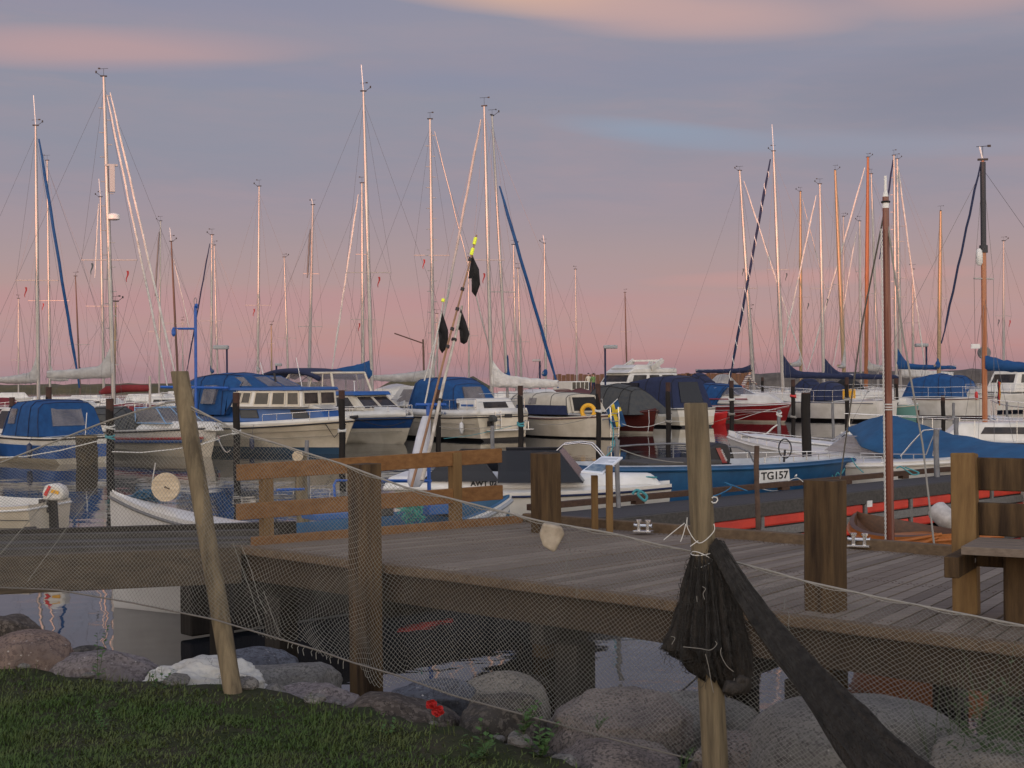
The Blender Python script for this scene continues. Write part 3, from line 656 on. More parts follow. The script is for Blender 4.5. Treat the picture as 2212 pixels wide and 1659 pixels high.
# little wooden cap seen over the top rope? (pale ring on the rope at the pile)
# -------- dark net bundle round the right pole
def cax(v): return pr(v)
mb = MB(); rows = []
prof = [(1168, .040, .055), (1185, .060, .078), (1215, .078, .088), (1250, .094, .100), (1300, .122, .112), (1350, .158, .122), (1385, .186, .132), (1402, .198, .140), (1410, .150, .140), (1435, .132, .140), (1446, .10, .135), (1462, .035, .13), (1478, .02, .12)]
xo = {1168: 8, 1470: 22, 1478: 26, 1452: 12}
npt = 132
prof2 = [tuple(np.interp(v, [p[0] for p in prof], [p[k] for p in prof]) for k in (0, 1, 2)) for v in np.linspace(1168, 1478, 52)]
for (v, rl_, rr_) in prof2:
    c = cax(v); ro = []
    sh = float(np.interp(v, [1168, 1200, 1400, 1450, 1478], [14, 8, 6, 20, 34])) / F * 6.5
    t = (v - 1168) / 310
    for j in range(npt):
        q = 2 * math.pi * j / npt; cx, cy = math.cos(q), math.sin(q)
        r_ = (rl_ if cx < 0 else rr_) * abs(cx) + .5 * (rl_ + rr_) * .8 * (1 - abs(cx))
        pl = 1 + (.13 * math.sin(q * 19 + 1.5 * math.sin(v * .013)) + .10 * math.sin(q * 31 + v * .01) + .07 * math.sin(q * 47 - v * .02)) * min(1, t * 2.5 + .15) + .12 * fbm((cx * 2, cy * 2, v * .012)) * t
        ro.append((c.x + sh + cx * r_ * pl, c.y + cy * r_ * .85 * pl, c.z + (.05 * t * fbm((cx * 3, cy * 3, 9)) + .022 * t * math.sin(q * 19) + .012 * t * math.sin(q * 47))))
    rows.append(ro)
mb.grid(rows, closed=True)
dn = empty('dark_net_bundle', cax(1400)); tag(dn, 'bunched black fishing net hanging as a skirt from the upright pole and trailing right', 'fishing net')
def rd(p): return Vector(p) - dn.location
mb.v = [tuple(rd(p)) for p in mb.v]; mb.build('hanging_net', M_dnet, dn, smooth=180)
Ath = []; Bth = []; rnd = random.Random(3)
def strand(pts):
    for p, q in zip(pts, pts[1:]): Ath.append(rd(p)[:]); Bth.append(rd(q)[:])
for k in range(1100):
    q = rnd.uniform(math.pi, 2 * math.pi); st = rnd.randint(0, 36); ln = rnd.randint(4, 14); pts = []
    for s_ in range(st, min(51, st + ln)):
        j = int((q / (2 * math.pi)) * npt + rnd.uniform(-.6, .6) + 1.2 * math.sin(s_ * .8 + k)) % npt; p = Vector(rows[s_][j]); c = cax(prof2[s_][0]); n_ = Vector((p.x - c.x, p.y - c.y, 0)).normalized()
        pts.append(p + n_ * rnd.uniform(.002, .014))
    strand(pts)
for k in range(260):  # ragged hem
    j = rnd.randint(npt // 2, npt - 1); s_ = rnd.choice([34, 36, 38, 40, 41, 43, 46, 49]); p = Vector(rows[s_][j]); pts = [p]
    for z in range(rnd.randint(2, 5)): p = p + Vector((rnd.uniform(-.014, .014), rnd.uniform(-.008, .004), rnd.uniform(-.020, .006))); pts.append(p)
    strand(pts)
# twisted black net leading down to the right
path = [(1538, 1172, 24, 6.46), (1566, 1212, 34, 6.40), (1604, 1275, 42, 6.30), (1652, 1345, 48, 6.15), (1702, 1412, 56, 6.0), (1762, 1485, 70, 5.8), (1832, 1565, 92, 5.6), (1888, 1628, 110, 5.45), (1950, 1700, 135, 5.3), (2040, 1800, 190, 5.15)]
pp = np.array(path, float); tt = np.linspace(0, len(path) - 1, 60); rows2 = []
for n_, t in enumerate(tt):
    u, v, wv, dd = [float(np.interp(t, range(len(path)), pp[:, k])) for k in range(4)]
    c = D(u, v, dd); r_ = wv / 2 / F * dd
    dn_dir = Vector((.72, 0, -.69)); side = Vector((.69, 0, .72)); ro = []
    for j in range(96):
        q = 2 * math.pi * j / 96; f_ = 1 + .11 * math.sin(q * 11 + t * .5) + .09 * math.sin(q * 19 - t * .6) + .05 * math.sin(q * 31 + t) + .07 * fbm((math.cos(q) * 2, math.sin(q) * 2, t * .7))
        ro.append(c + side * (math.cos(q) * r_ * f_) + Vector((0, 1, 0)) * (math.sin(q) * r_ * .55 * f_))
    rows2.append(ro)
mb = MB(); mb.grid([[rd(p) for p in r_] for r_ in rows2], closed=True); mb.build('trailing_net', M_dnet, dn, smooth=180)
for k in range(1500):
    j0 = rnd.uniform(48, 96); st = rnd.randint(0, 52); pts = []
    for s_ in range(st, min(59, st + rnd.randint(3, 9))):
        j = int(j0 + 1.5 * math.sin(s_ * .9 + k) + rnd.uniform(-.7, .7)) % 96; p = Vector(rows2[s_][j]); pts.append(p + Vector((0, -rnd.uniform(.003, .012), .004)))
    strand(pts)
threads('black_threads', Ath, Bth, .0011, M_dthr, dn)
Ath = []; Bth = []
for pts in ([(1420, 530), (1440, 545), (1425, 575), (1435, 610)], [(1385, 590), (1388, 625)], [(1300, 905), (1400, 915), (1470, 925), (1510, 890), (1500, 870)], [(1440, 950), (1460, 1030), (1475, 1120), (1490, 1190)], [(1540, 910), (1535, 950), (1570, 1020), (1615, 1060)], [(1660, 1100), (1650, 1130), (1655, 1165)], [(1620, 1100), (1610, 1150), (1580, 1240)], [(1230, 890), (1250, 850), (1225, 840)]):
    P_ = [rd(D(*K(23, x, y), 6.30)) for x, y in pts]; mb = MB(); mb.tube(sm(P_), .0014, 4); mb.build('pale_thread', M_rope, dn)
mb = MB(); mb.tube([rd(D(*K(23, *p), 6.28)) for p in ((1560, 1150), (1600, 1165), (1650, 1160), (1685, 1140), (1690, 1115), (1660, 1105), (1640, 1130))], [.03, .035, .03, .02, .02, .022, .016], 10); mb.build('rope_tuft', M_dnet, dn, smooth=60)

# ================================================================== BOULDERS
def granite(name, a, b, c, sc_=26, extra=(.4, .38, .36)):
    M = bpy.data.materials.new(name); M.use_nodes = True; t = M.node_tree; bs = t.nodes['Principled BSDF']; bs.inputs['Roughness'].default_value = .85; bs.inputs['Specular IOR Level'].default_value = .25
    tcn = t.nodes.new('ShaderNodeTexCoord')
    def nz(s, d=6):
        n = t.nodes.new('ShaderNodeTexNoise'); n.inputs['Scale'].default_value = s; n.inputs['Detail'].default_value = d; n.inputs['Roughness'].default_value = .7; t.links.new(tcn.outputs['Object'], n.inputs['Vector']); return n.outputs[0]
    def mx(f, lo, hi, ca, cb):
        mr = t.nodes.new('ShaderNodeMapRange'); mr.inputs[1].default_value = lo; mr.inputs[2].default_value = hi; t.links.new(f, mr.inputs[0])
        q = t.nodes.new('ShaderNodeMix'); q.data_type = 'RGBA'; t.links.new(mr.outputs[0], q.inputs[0])
        for i, x in ((6, ca), (7, cb)):
            if isinstance(x, tuple): q.inputs[i].default_value = (*x, 1)
            else: t.links.new(x, q.inputs[i])
        return q.outputs[2]
    c1 = mx(nz(1.7, 5), .36, .64, a, tuple(x * .72 for x in b)); c2 = mx(nz(sc_ * 1.5, 3), .50, .58, c1, c)
    vo = t.nodes.new('ShaderNodeTexVoronoi'); vo.inputs['Scale'].default_value = sc_ * 4.2; t.links.new(tcn.outputs['Object'], vo.inputs['Vector'])
    c3 = mx(vo.outputs['Color'], .88, 1.02, c2, extra); c4_ = mx(nz(8, 8), .60, .72, c3, (.025, .022, .02))
    gp = t.nodes.new('ShaderNodeNewGeometry'); sp_ = t.nodes.new('ShaderNodeSeparateXYZ'); t.links.new(gp.outputs['Position'], sp_.inputs[0])
    ad = t.nodes.new('ShaderNodeMath'); ad.operation = 'MULTIPLY_ADD'; t.links.new(nz(5, 4), ad.inputs[0]); ad.inputs[1].default_value = -.22; t.links.new(sp_.outputs[2], ad.inputs[2])
    c5_ = mx(ad.outputs[0], .12, -.02, c4_, (.022, .026, .018))
    nv = t.nodes.new('ShaderNodeTexNoise'); nv.inputs['Scale'].default_value = 3.5; nv.inputs['Detail'].default_value = 5; t.links.new(tcn.outputs['Object'], nv.inputs['Vector'])
    va = t.nodes.new('ShaderNodeVectorMath'); va.operation = 'ADD'; t.links.new(tcn.outputs['Object'], va.inputs[0]); t.links.new(nv.outputs['Color'], va.inputs[1])
    ve = t.nodes.new('ShaderNodeTexVoronoi'); ve.feature = 'DISTANCE_TO_EDGE'; ve.inputs['Scale'].default_value = 1.9; t.links.new(va.outputs[0], ve.inputs['Vector'])
    c6_ = mx(ve.outputs['Distance'], .0, .012, tuple(x * .35 for x in b), c5_); t.links.new(c6_, bs.inputs['Base Color'])
    bp = t.nodes.new('ShaderNodeBump'); bp.inputs['Strength'].default_value = .9; bp.inputs['Distance'].default_value = .02; t.links.new(nz(20, 10), bp.inputs['Height']); t.links.new(bp.outputs[0], bs.inputs['Normal'])
    return M
G_pink = granite('pink_granite', (.25, .18, .145), (.17, .13, .115), (.11, .08, .07))
G_violet = granite('violet_granite', (.235, .205, .20), (.165, .145, .148), (.10, .085, .085))
G_grey = granite('grey_granite', (.20, .19, .175), (.15, .145, .14), (.09, .085, .08), 34)
G_speck = granite('speckled_granite', (.24, .20, .175), (.18, .15, .14), (.07, .06, .055), 40, (.5, .45, .42))
G_dark = granite('dark_stone', (.060, .055, .050), (.040, .036, .032), (.09, .08, .07), 18, (.12, .11, .10))
G_beige = granite('beige_granite', (.24, .215, .18), (.18, .165, .145), (.10, .09, .08), 40)
G_brown = granite('brown_stone', (.085, .068, .056), (.05, .042, .036), (.12, .10, .085), 20, (.16, .14, .12))
G_blue = granite('blue_grey_stone', (.12, .13, .155), (.085, .09, .11), (.05, .05, .06), 24)
G_marble = granite('white_marble', (.56, .55, .51), (.48, .47, .44), (.40, .39, .36), 4, (.6, .59, .56))
_rk = 0
M_peb = G_grey
def rock(label, uc, vt, vb, wpx, d, m_, dep=None, rough=.12, rot=0.0, sub=5, flat=1.0, sharp=0):
    """boulder whose outline spans the given pixels, resting at distance d"""
    global _rk; _rk += 1
    zt = D(uc, vt, d).z; zb = D(uc, vb, d).z; x = D(uc, vt, d).x; rx = wpx / 2 / F * d; rz = (zt - zb) / 2; ry = dep if dep else rx * .8
    import bmesh
    bm = bmesh.new(); bmesh.ops.create_icosphere(bm, subdivisions=sub, radius=1.0)
    pr_ = random.Random(_rk * 17); planes = [(Vector((pr_.gauss(0, 1), pr_.gauss(0, 1), pr_.gauss(0, .8))).normalized(), pr_.uniform(.72, .95)) for _ in range(9)]
    for v_ in bm.verts:
        p = v_.co.copy()
        for pn_, pd_ in ([] if sharp else planes):
            q_ = p.dot(pn_) - pd_
            if q_ > 0: p -= pn_ * q_ * .85
        s = 1 + rough * 1.6 * fbm(p * .9 + Vector((_rk * 3.1, 0, 0)), 2) + rough * .5 * fbm(p * 2.4 + Vector((_rk, 5, 0)), 3) + rough * .12 * fbm(p * 8 + Vector((_rk, 5, 3)), 3)
        if sharp: s += sharp * .35 * (abs(fbm(p * 2.1 + Vector((0, _rk, 0)), 3))) - sharp * .1
        e = p * s
        sg = lambda a, k: math.copysign(abs(a) ** k, a)
        v_.co = Vector((sg(e.x, .88), sg(e.y, .88), sg(e.z, .86)))
    xs = [v_.co.x for v_ in bm.verts]; zs = [v_.co.z for v_ in bm.verts]; sx_ = 2 / (max(xs) - min(xs)); sz_ = 2 / (max(zs) - min(zs)); mxx = (max(xs) + min(xs)) / 2; mzz = (max(zs) + min(zs)) / 2
    for v_ in bm.verts: v_.co = Vector(((v_.co.x - mxx) * sx_ * rx, v_.co.y * ry, (v_.co.z - mzz) * sz_ * rz))
    me = bpy.data.meshes.new('boulder'); bm.to_mesh(me); bm.free(); me.materials.append(m_)
    me.polygons.foreach_set('use_smooth', [True] * len(me.polygons))
    o = bpy.data.objects.new('boulder', me); COL.objects.link(o); o.location = (x, d, (zt + zb) / 2); o.rotation_euler = (0, rot, 0); tag(o, label, 'boulder', 'boulders along the shore'); return o
rock('reddish granite boulder at the left edge of the picture', 62, 1362, 1500, 205, 8.75, G_pink, rough=.08)
rock('brown boulder half hidden behind the reddish granite boulder', 18, 1327, 1440, 150, 9.5, G_brown)
rock('small dark stone between the reddish and the violet boulder', 190, 1394, 1440, 85, 9.5, G_dark)
rock('violet grey boulder between the reddish one and the white rock', 212, 1405, 1530, 250, 8.7, G_violet, rough=.10)
wr = rock('large white marble rock behind the foot of the leaning pole', 445, 1422, 1590, 312, 8.45, G_marble, dep=.32, rough=.24, sharp=.6, sub=6)
rock('low grey stone just behind the white rock', 545, 1402, 1520, 215, 9.6, G_blue, rough=.1)
rock('grey speckled boulder right of the white rock', 618, 1430, 1570, 240, 9.0, G_grey, rough=.1)
rock('pink and violet boulder in front of the square post', 672, 1477, 1600, 225, 8.2, G_violet, rough=.1)
rock('big brown rock with red petals lying on it', 838, 1494, 1760, 350, 7.75, G_brown, dep=.42, rough=.13)
rock('blue-grey stone behind the red petals', 935, 1468, 1570, 190, 8.6, G_blue, rough=.12)
rock('dark wet stone under the rounded beige boulder', 1080, 1496, 1680, 200, 7.5, G_dark, rough=.2)
rock('rounded beige boulder in the middle under the net', 1086, 1452, 1600, 208, 8.7, G_beige, rough=.07)
rock('long ridged granite boulder left of the upright pole', 1335, 1494, 1660, 330, 7.6, G_speck, dep=.45, rough=.16)
rock('flat granite boulder behind the upright pole', 1500, 1500, 1640, 290, 8.1, G_grey, rough=.14)
rock('granite boulder at the bottom edge under the foot rope', 1325, 1598, 1800, 330, 6.9, G_speck, dep=.35, rough=.15)
rock('small dark stone beside the granite boulder at the bottom edge', 1150, 1600, 1740, 150, 6.9, G_dark, rough=.2)
rock('huge speckled granite boulder behind the trailing black net', 1850, 1500, 1850, 520, 6.9, G_grey, dep=.6, rough=.07)
rock('granite boulder at the foot of the upright pole', 1625, 1585, 1760, 330, 7.0, G_speck, rough=.12)
rock('round stone at the right edge under the bench', 2150, 1600, 1800, 330, 6.2, G_beige, rough=.1)
rock('underwater stone near the left pile', 330, 1440, 1520, 120, 9.7, G_dark, rough=.15)
import bmesh as _bm
pb_ = random.Random(4); bm = _bm.new()
for k in range(420):
    y = pb_.uniform(6.2, 9.6); x = pb_.uniform(-.4, .42) * y; s = y - shore(x)
    if not -.1 < s < 1.5: continue
    r_ = pb_.uniform(.02, .075); M_ = Matrix.Translation((x, y, ground_z(x, y) + r_ * .2)) @ Matrix.Rotation(pb_.uniform(0, 6), 4, 'Z') @ Matrix.Diagonal((1.3, .9, .6, 1)); vs = _bm.ops.create_icosphere(bm, subdivisions=2, radius=r_, matrix=M_)['verts']
    for v_ in vs: v_.co += Vector((fbm(v_.co * 14), fbm(v_.co * 14 + Vector((5, 0, 0))), fbm(v_.co * 14 + Vector((0, 5, 0))))) * r_ * .25
me = bpy.data.meshes.new('gravel'); bm.to_mesh(me); bm.free(); me.materials.append(G_grey); o = bpy.data.objects.new('gravel', me); COL.objects.link(o); stuff(o, 'small stones lying in the gaps between the boulders', 'gravel')
# ================================================================== GRASS, WEEDS
rnd = random.Random(11); V_ = []; Q_ = []
def blade(x, y, z, h, w_, lean, a):
    dx, dy = math.cos(a) * w_ / 2, math.sin(a) * w_ / 2; lx, ly = math.cos(a + 1.3) * lean, math.sin(a + 1.3) * lean; o = len(V_)
    V_.extend([(x - dx, y - dy, z - .005), (x + dx, y + dy, z - .005), (x + dx * .8 + lx * .4, y + dy * .8 + ly * .4, z + h * .6), (x - dx * .8 + lx * .4, y - dy * .8 + ly * .4, z + h * .6), (x + lx + dx * .1, y + ly + dy * .1, z + h), (x + lx - dx * .1, y + ly - dy * .1, z + h)])
    Q_.extend([(o, o + 1, o + 2, o + 3), (o + 3, o + 2, o + 4, o + 5)])
cnt = 0
while cnt < 105000:
    y = rnd.uniform(5.4, 8.9); x = rnd.uniform(-.39, .16) * y
    s = y - shore(x)
    dens = fbm((x * 1.7, y * 1.7, 4), 3) + .5 * fbm((x * 6, y * 6, 1), 2)
    edge = max(0.0, 1 - max(0, s + .55) / .5) * (1 if x < -.1 else max(0.12, 1 - (x + .1) * 1.1))
    cnt += 1
    if s > .05 or rnd.random() > edge * min(1, max(.30, .75 + dens * 1.1)): continue
    blade(x, y, ground_z(x, y), rnd.uniform(.006, .022) * (1.0 + .8 * max(0, dens)), rnd.uniform(.003, .009), rnd.uniform(.008, .035), rnd.uniform(0, 6.28))
    if s > -.22 and rnd.random() < .02:
        for z_ in range(9): blade(x + rnd.gauss(0, .012), y + rnd.gauss(0, .012), ground_z(x, y), rnd.uniform(.03, .085), .004, rnd.uniform(.01, .05), rnd.uniform(0, 6.28))
    if rnd.random() < .006: blade(x, y, ground_z(x, y), rnd.uniform(.07, .14), .004, .04, rnd.uniform(0, 6.28))
M_grass = mat('grass_blades', (.052, .088, .024), .7, c2=(.085, .100, .038), nscale=1.8, detail=10, spec=.15, lo=.4, hi=.6)
stuff(fast_mesh('grass', V_, Q_, M_grass), 'short patchy grass on the bank in front of the boulders', 'grass')
M_weed = mat('weed_leaf', (.045, .10, .028), .65, c2=(.07, .13, .04), nscale=5, spec=.2)
M_stem = mat('weed_stem', (.05, .07, .03), .8)
def weed(label, u, v, d, hpx, n, seed, kind='leafy', wide=1.0):
    hpx *= 1.35; wide *= 1.35; p = D(u, v, d); h = hpx / F * d; rr_ = random.Random(seed); mb = MB(); ms = MB()
    o = empty('weed', p); tag(o, label, 'weed', 'weeds between the boulders and on the bank')
    for s_ in range(n):
        a = rr_.uniform(0, 6.28); ln = h * rr_.uniform(.6, 1); sp = h * .35 * wide * (s_ > 0); tip = Vector((math.cos(a) * sp, math.sin(a) * sp, ln)); mid = tip * .5 + Vector((0, 0, .05 * h))
        ms.tube([(0, 0, -.01), mid, tip], [.0022, .0016, .0008], 4)
        nl = 9 if kind == 'leafy' else 14
        for k in range(nl):
            t = (k + .6) / nl; q = mid * (2 * t) if t < .5 else mid.lerp(tip, (t - .5) * 2); b = rr_.uniform(0, 6.28)
            L_ = h * (.20 if kind == 'leafy' else .11) * (1.15 - t * .6) * wide; w2 = L_ * (.34 if kind == 'leafy' else .3)
            dr = Vector((math.cos(b), math.sin(b), .55)).normalized(); sd2 = Vector((-dr.y, dr.x, 0)).normalized() * w2
            mb.add([q, q + dr * L_ * .5 + sd2, q + dr * L_ + Vector((0, 0, -L_ * .15)), q + dr * L_ * .5 - sd2], [(0, 1, 2, 3)])
    mb.build('foliage', M_weed, o); ms.build('stem', M_stem, o)
weed('tall spiky weed standing before the violet boulder', 211, 1475, 8.2, 86, 2, 1, 'spiky')
weed('small weed with broad leaves in front of the white rock', 350, 1500, 7.9, 46, 3, 2)
weed('little sprig at the lower edge of the pink and violet boulder', 605, 1545, 7.3, 34, 3, 3)
weed('spiky green sprig at the bottom edge left of the upright pole', 1472, 1672, 6.35, 48, 5, 4, 'spiky')
weed('broad-leaved weed on top of the dark wet stone', 1130, 1585, 6.75, 60, 5, 5)
weed('leafy weed in the bottom corner of the dark stones', 1040, 1655, 6.5, 80, 4, 6)
weed('bushy green weed right of the dark stones', 1165, 1640, 6.55, 70, 6, 7)
weed('green clump on the ridged granite boulder', 1290, 1575, 6.95, 26, 6, 8, 'spiky', 1.6)
weed('thin yellowish weed at the left of the grass', 225, 1600, 7.1, 48, 3, 9)
weed('pair of thin weeds in the middle of the grass', 830, 1625, 6.95, 55, 3, 10)
mb = MB(); rr_ = random.Random(5)
br = empty('bare_shrub', D(2095, 1700, 6.5)); tag(br, 'bare twiggy shrub with green shoots at the right edge beneath the deck', 'shrub')
for k in range(34):
    u = rr_.uniform(2010, 2200); p = D(u, 1700, 6.5 + rr_.uniform(-.2, .2)) - br.location; v = rr_.uniform(1380, 1560); q = D(u + rr_.uniform(-70, 70), v, 6.5) - br.location
    mid = p.lerp(q, .5) + Vector((rr_.uniform(-.04, .04), 0, 0)); mb.tube([p, mid, q], [.003, .0022, .001], 4)
mb.build('branches', M_stem, br)
mb = MB()
for k in range(900):
    u = rr_.gauss(2150, 42); v = 1659 - abs(rr_.gauss(0, 60)); p = D(u, v, 6.3 + rr_.uniform(-.25, .3)) - br.location; a = rr_.uniform(0, 6.28); s_ = rr_.uniform(.010, .022)
    mb.add([p, p + Vector((s_ * math.cos(a), s_ * math.sin(a), s_ * .6)), p + Vector((s_ * 2 * math.cos(a + .3), s_ * math.sin(a), s_ * 1.4)), p + Vector((s_ * .3 * math.cos(a), 0, s_))], [(0, 1, 2, 3)])
mb.build('foliage', mat('shrub_leaf', (.03, .06, .02), .7), br)
# red petals on the brown rock
for i, (u, v, s_) in enumerate(((1210, 1258, 34), (1250, 1300, 40))):
    uu, vv = K(22, u, v); c = D(uu, vv, 7.32); mb = MB(); r_ = s_ * .3472 / F * 7.32; rr_ = random.Random(i + 2)
    for k in range(5):
        a = k * 1.256 + i; ctr = c + Vector((math.cos(a) * r_ * .45, -.01, math.sin(a) * r_ * .38)); ring = []
        for j in range(9):
            b = 6.283 * j / 9; ring.append(ctr + Vector((math.cos(b) * r_ * .62, .012 * math.sin(b * 2 + k) - .004 * k, math.sin(b) * r_ * .52)))
        o_ = len(mb.v); mb.v += [tuple(q) for q in ring] + [tuple(ctr + Vector((0, .006, 0)))]
        for j in range(9): mb.f.append((o_ + j, o_ + (j + 1) % 9, o_ + 9)); mb.mi.append(0)
    tag(mb.build('poppy_bloom', mat('poppy_red', (.45, .012, .010), .7, c2=(.30, .008, .008), nscale=40), solid=.002), ['upper of the two red poppy blooms lying on the brown rock', 'lower and larger red poppy bloom lying on the brown rock'][i], 'flower', 'red poppy blooms on the brown rock')
# ================================================================== BOATS
def hor(u): return 811 - (u - 1106) * math.tan(ROLL)
class Boat:
    def __init__(s, name, label, cat, stern, bow, beam, sh, mats, group=None, opn=False, zs=(.12, .5), full=2.4, tw=.86, depth=.35, rake=.08, deckmat=None, rub=M_rub, camber=.05, xy=False, floor=.25, double=False, smooth=30):
        if xy: S, B = Vector((*stern, 0)), Vector((*bow, 0))
        else:
            S = D(stern[0], 900, stern[1]); B = D(bow[0], 900, bow[1]); S.z = B.z = 0
        s.S, s.B = S, B; dv = B - S; s.L = dv.length; s.rz = math.atan2(dv.y, dv.x)
        s.root = empty(name, S, s.rz); tag(s.root, label, cat, group); s.beam = beam; s.sh = sh
        Lh = s.L; n = 22; rows = []
        def hb(t):
            b = (tw + (1 - tw) * math.sin(min(1, t / .42) * math.pi / 2)) if t < .42 else max(0.0, 1 - ((t - .42) / .58) ** full)
            if double: b = max(0.0, 1 - abs((t - .5) / .5) ** 2.2)
            return max(b, .012) * beam / 2
        def sz(t): return sh[0] * (1 - t) * (1 - 2 * t) + 4 * sh[1] * t * (1 - t) + sh[2] * t * (2 * t - 1)
        s.hb, s.sz = hb, sz
        z1, f2 = zs
        for i in range(n + 1):
            t = i / n; h = sz(t); b = hb(t); e = t ** 3
            kz = -depth * (1 - e * .9) 
            rk = rake * Lh
            def xx(q): return t * Lh - rk * (t ** 4) * (1 - q) + (rake * .6 * Lh * (1 - t) ** 6 * (1 - q) if double else 0)
            bl = b * (1 - .40 * e - .12)
            rows.append([(xx(0), 0, kz), (xx(.1), bl * .72, -.1 * (1 - e)), (xx(.3), bl * (1 - .25 * e), z1), (xx(.3 + .7 * f2), bl + (b - bl) * f2 * .8, z1 + (h - z1) * f2), (xx(.97), b, h - .07), (xx(1), b, h)])
        mb = MB(); k = len(rows[0])
        for sgn in (1, -1):
            o = len(mb.v)
            for r_ in rows: mb.v += [(p[0], p[1] * sgn, p[2]) for p in r_]
            for i in range(n):
                for j in range(k - 1):
                    a = o + i * k + j; f = (a, a + 1, a + k + 1, a + k); f = f if sgn < 0 else f[::-1]
                    mb.f.append(f); mb.mi.append([0, 0, 1, 2, 2][j])
        # transom
        if not double:
            o2 = (n + 1) * k
            for j in range(k - 1): mb.f.append((j, j + 1, o2 + j + 1, o2 + j)); mb.mi.append([0, 0, 1, 2, 2][j])
        s.hull = mb.build('hull', mats, s.root, smooth=smooth)
        # deck
        dm = deckmat or M_gel; mb = MB(); ins = .06
        dr = []
        for i in range(n + 1):
            t = i / n; b = max(hb(t) - ins, .004); h = sz(t); x = rows[i][5][0] - (.03 if i == n else 0)
            if not opn: dr.append([(x, -hb(t) + .002, h), (x, -b, h + .012), (x, 0, h + camber), (x, b, h + .012), (x, hb(t) - .002, h)])
            else:
                fl = min(h - .05, floor + max(0, (t - .8)) * 2.0); dr.append([(x, -hb(t) + .002, h), (x, -b, h + .015), (x, -b * .94, h - .03), (x, -b * .86, fl), (x, b * .86, fl), (x, b * .94, h - .03), (x, b, h + .015), (x, hb(t) - .002, h)])
        if opn: 
            t0 = [(p[0] + .05, p[1], p[2]) for p in dr[0]]
        mb.grid(dr)
        s.deck = mb.build('deck' if not opn else 'inner_hull', dm, s.root, smooth=40)
        if rub:
            mb = MB(); 
            for sgn in (1, -1): mb.tube([(r_[4][0], (r_[4][1] + .012) * sgn, r_[4][2] + .01) for r_ in rows], .028 if beam > 1.6 else .018, 6)
            if not double: mb.tube([(-.01, rows[0][4][1], rows[0][4][2] + .01), (-.01, -rows[0][4][1], rows[0][4][2] + .01)], .028 if beam > 1.6 else .018, 6)
            mb.build('rub_rail', rub, s.root, smooth=40)
    def t_of(s, u):
        k = (u - 1106) / F; dx, dy = s.B.x - s.S.x, s.B.y - s.S.y; return (k * s.S.y - s.S.x) / (dx - k * dy)
    def x(s, u): return s.t_of(u) * s.L
    def d(s, u): return s.S.y + s.t_of(u) * (s.B.y - s.S.y)
    def z(s, u, v): return 2.5 - (v - hor(u)) * s.d(u) / F
    def near(s):   # local y sign that faces the viewer
        return -1 if math.cos(s.rz) > 0 else 1
    def cab(s, name, bot, top, wb, wt, m_, parent=None, bevel=.03, px=True, smooth=40, camber=0, open_=False):
        if px:
            (ua, uf, vb), (uat, uft, vt) = bot, top
            xa, xf, zb = s.x(ua), s.x(uf), s.z((ua + uf) / 2, vb); xat, xft, zt = s.x(uat), s.x(uft), s.z((uat + uft) / 2, vt)
        else: (xa, xf, zb), (xat, xft, zt) = bot, top
        if xa > xf: xa, xf, xat, xft = xf, xa, xft, xat
        fr = Fr(s, xa, xf, zb, wb, xat, xft, zt, wt, parent or s.root)
        mb = MB(); mb.hexa(fr.b, fr.t)
        fr.ob = mb.build(name, m_, parent or s.root, smooth=smooth, bevel=bevel); return fr
    def rail(s, x0, x1, h=.45, n=5, m_=None, r=.014, inset=.06, mid=True, name='guard_rail', sides=(1, -1), bowclose=False):
        mb = MB(); top = {}
        for sg in sides:
            pts = []
            for i in range(n + 1):
                x = x0 + (x1 - x0) * i / n; t = min(1, x / s.L); y = max(0, s.hb(t) - inset) * sg; z = s.sz(t) + .01
                pts.append(Vector((x, y, z + h))); mb.tube([(x, y, z), (x, y, z + h)], r * .8, 5)
            mb.tube(pts, r, 6)
            if mid: mb.tube([p - Vector((0, 0, h * .5)) for p in pts], r * .6, 5)
            top[sg] = pts
        if bowclose and len(sides) == 2: mb.tube([top[1][-1], top[1][-1].lerp(top[-1][-1], .5) + Vector((.12, 0, 0)), top[-1][-1]], r, 6)
        return mb.build(name, m_ or M_steel, s.root, smooth=60)
    def fender(s, x, side=None, m_=None, z=.3):
        sg = side if side is not None else s.near(); t = min(1, x / s.L); y = (s.hb(t) + .1) * sg; zt = s.sz(t)
        mb = MB(); mb.tube([(x, y, z - .22), (x, y, z - .18), (x, y, z), (x, y, z + .18), (x, y, z + .23)], [.02, .075, .09, .075, .02], 10); mb.tube([(x, y, z + .22), (x, y - .08 * sg, zt + .03)], .008, 4)
        return mb.build('fender', m_ or M_white, s.root, smooth=50)
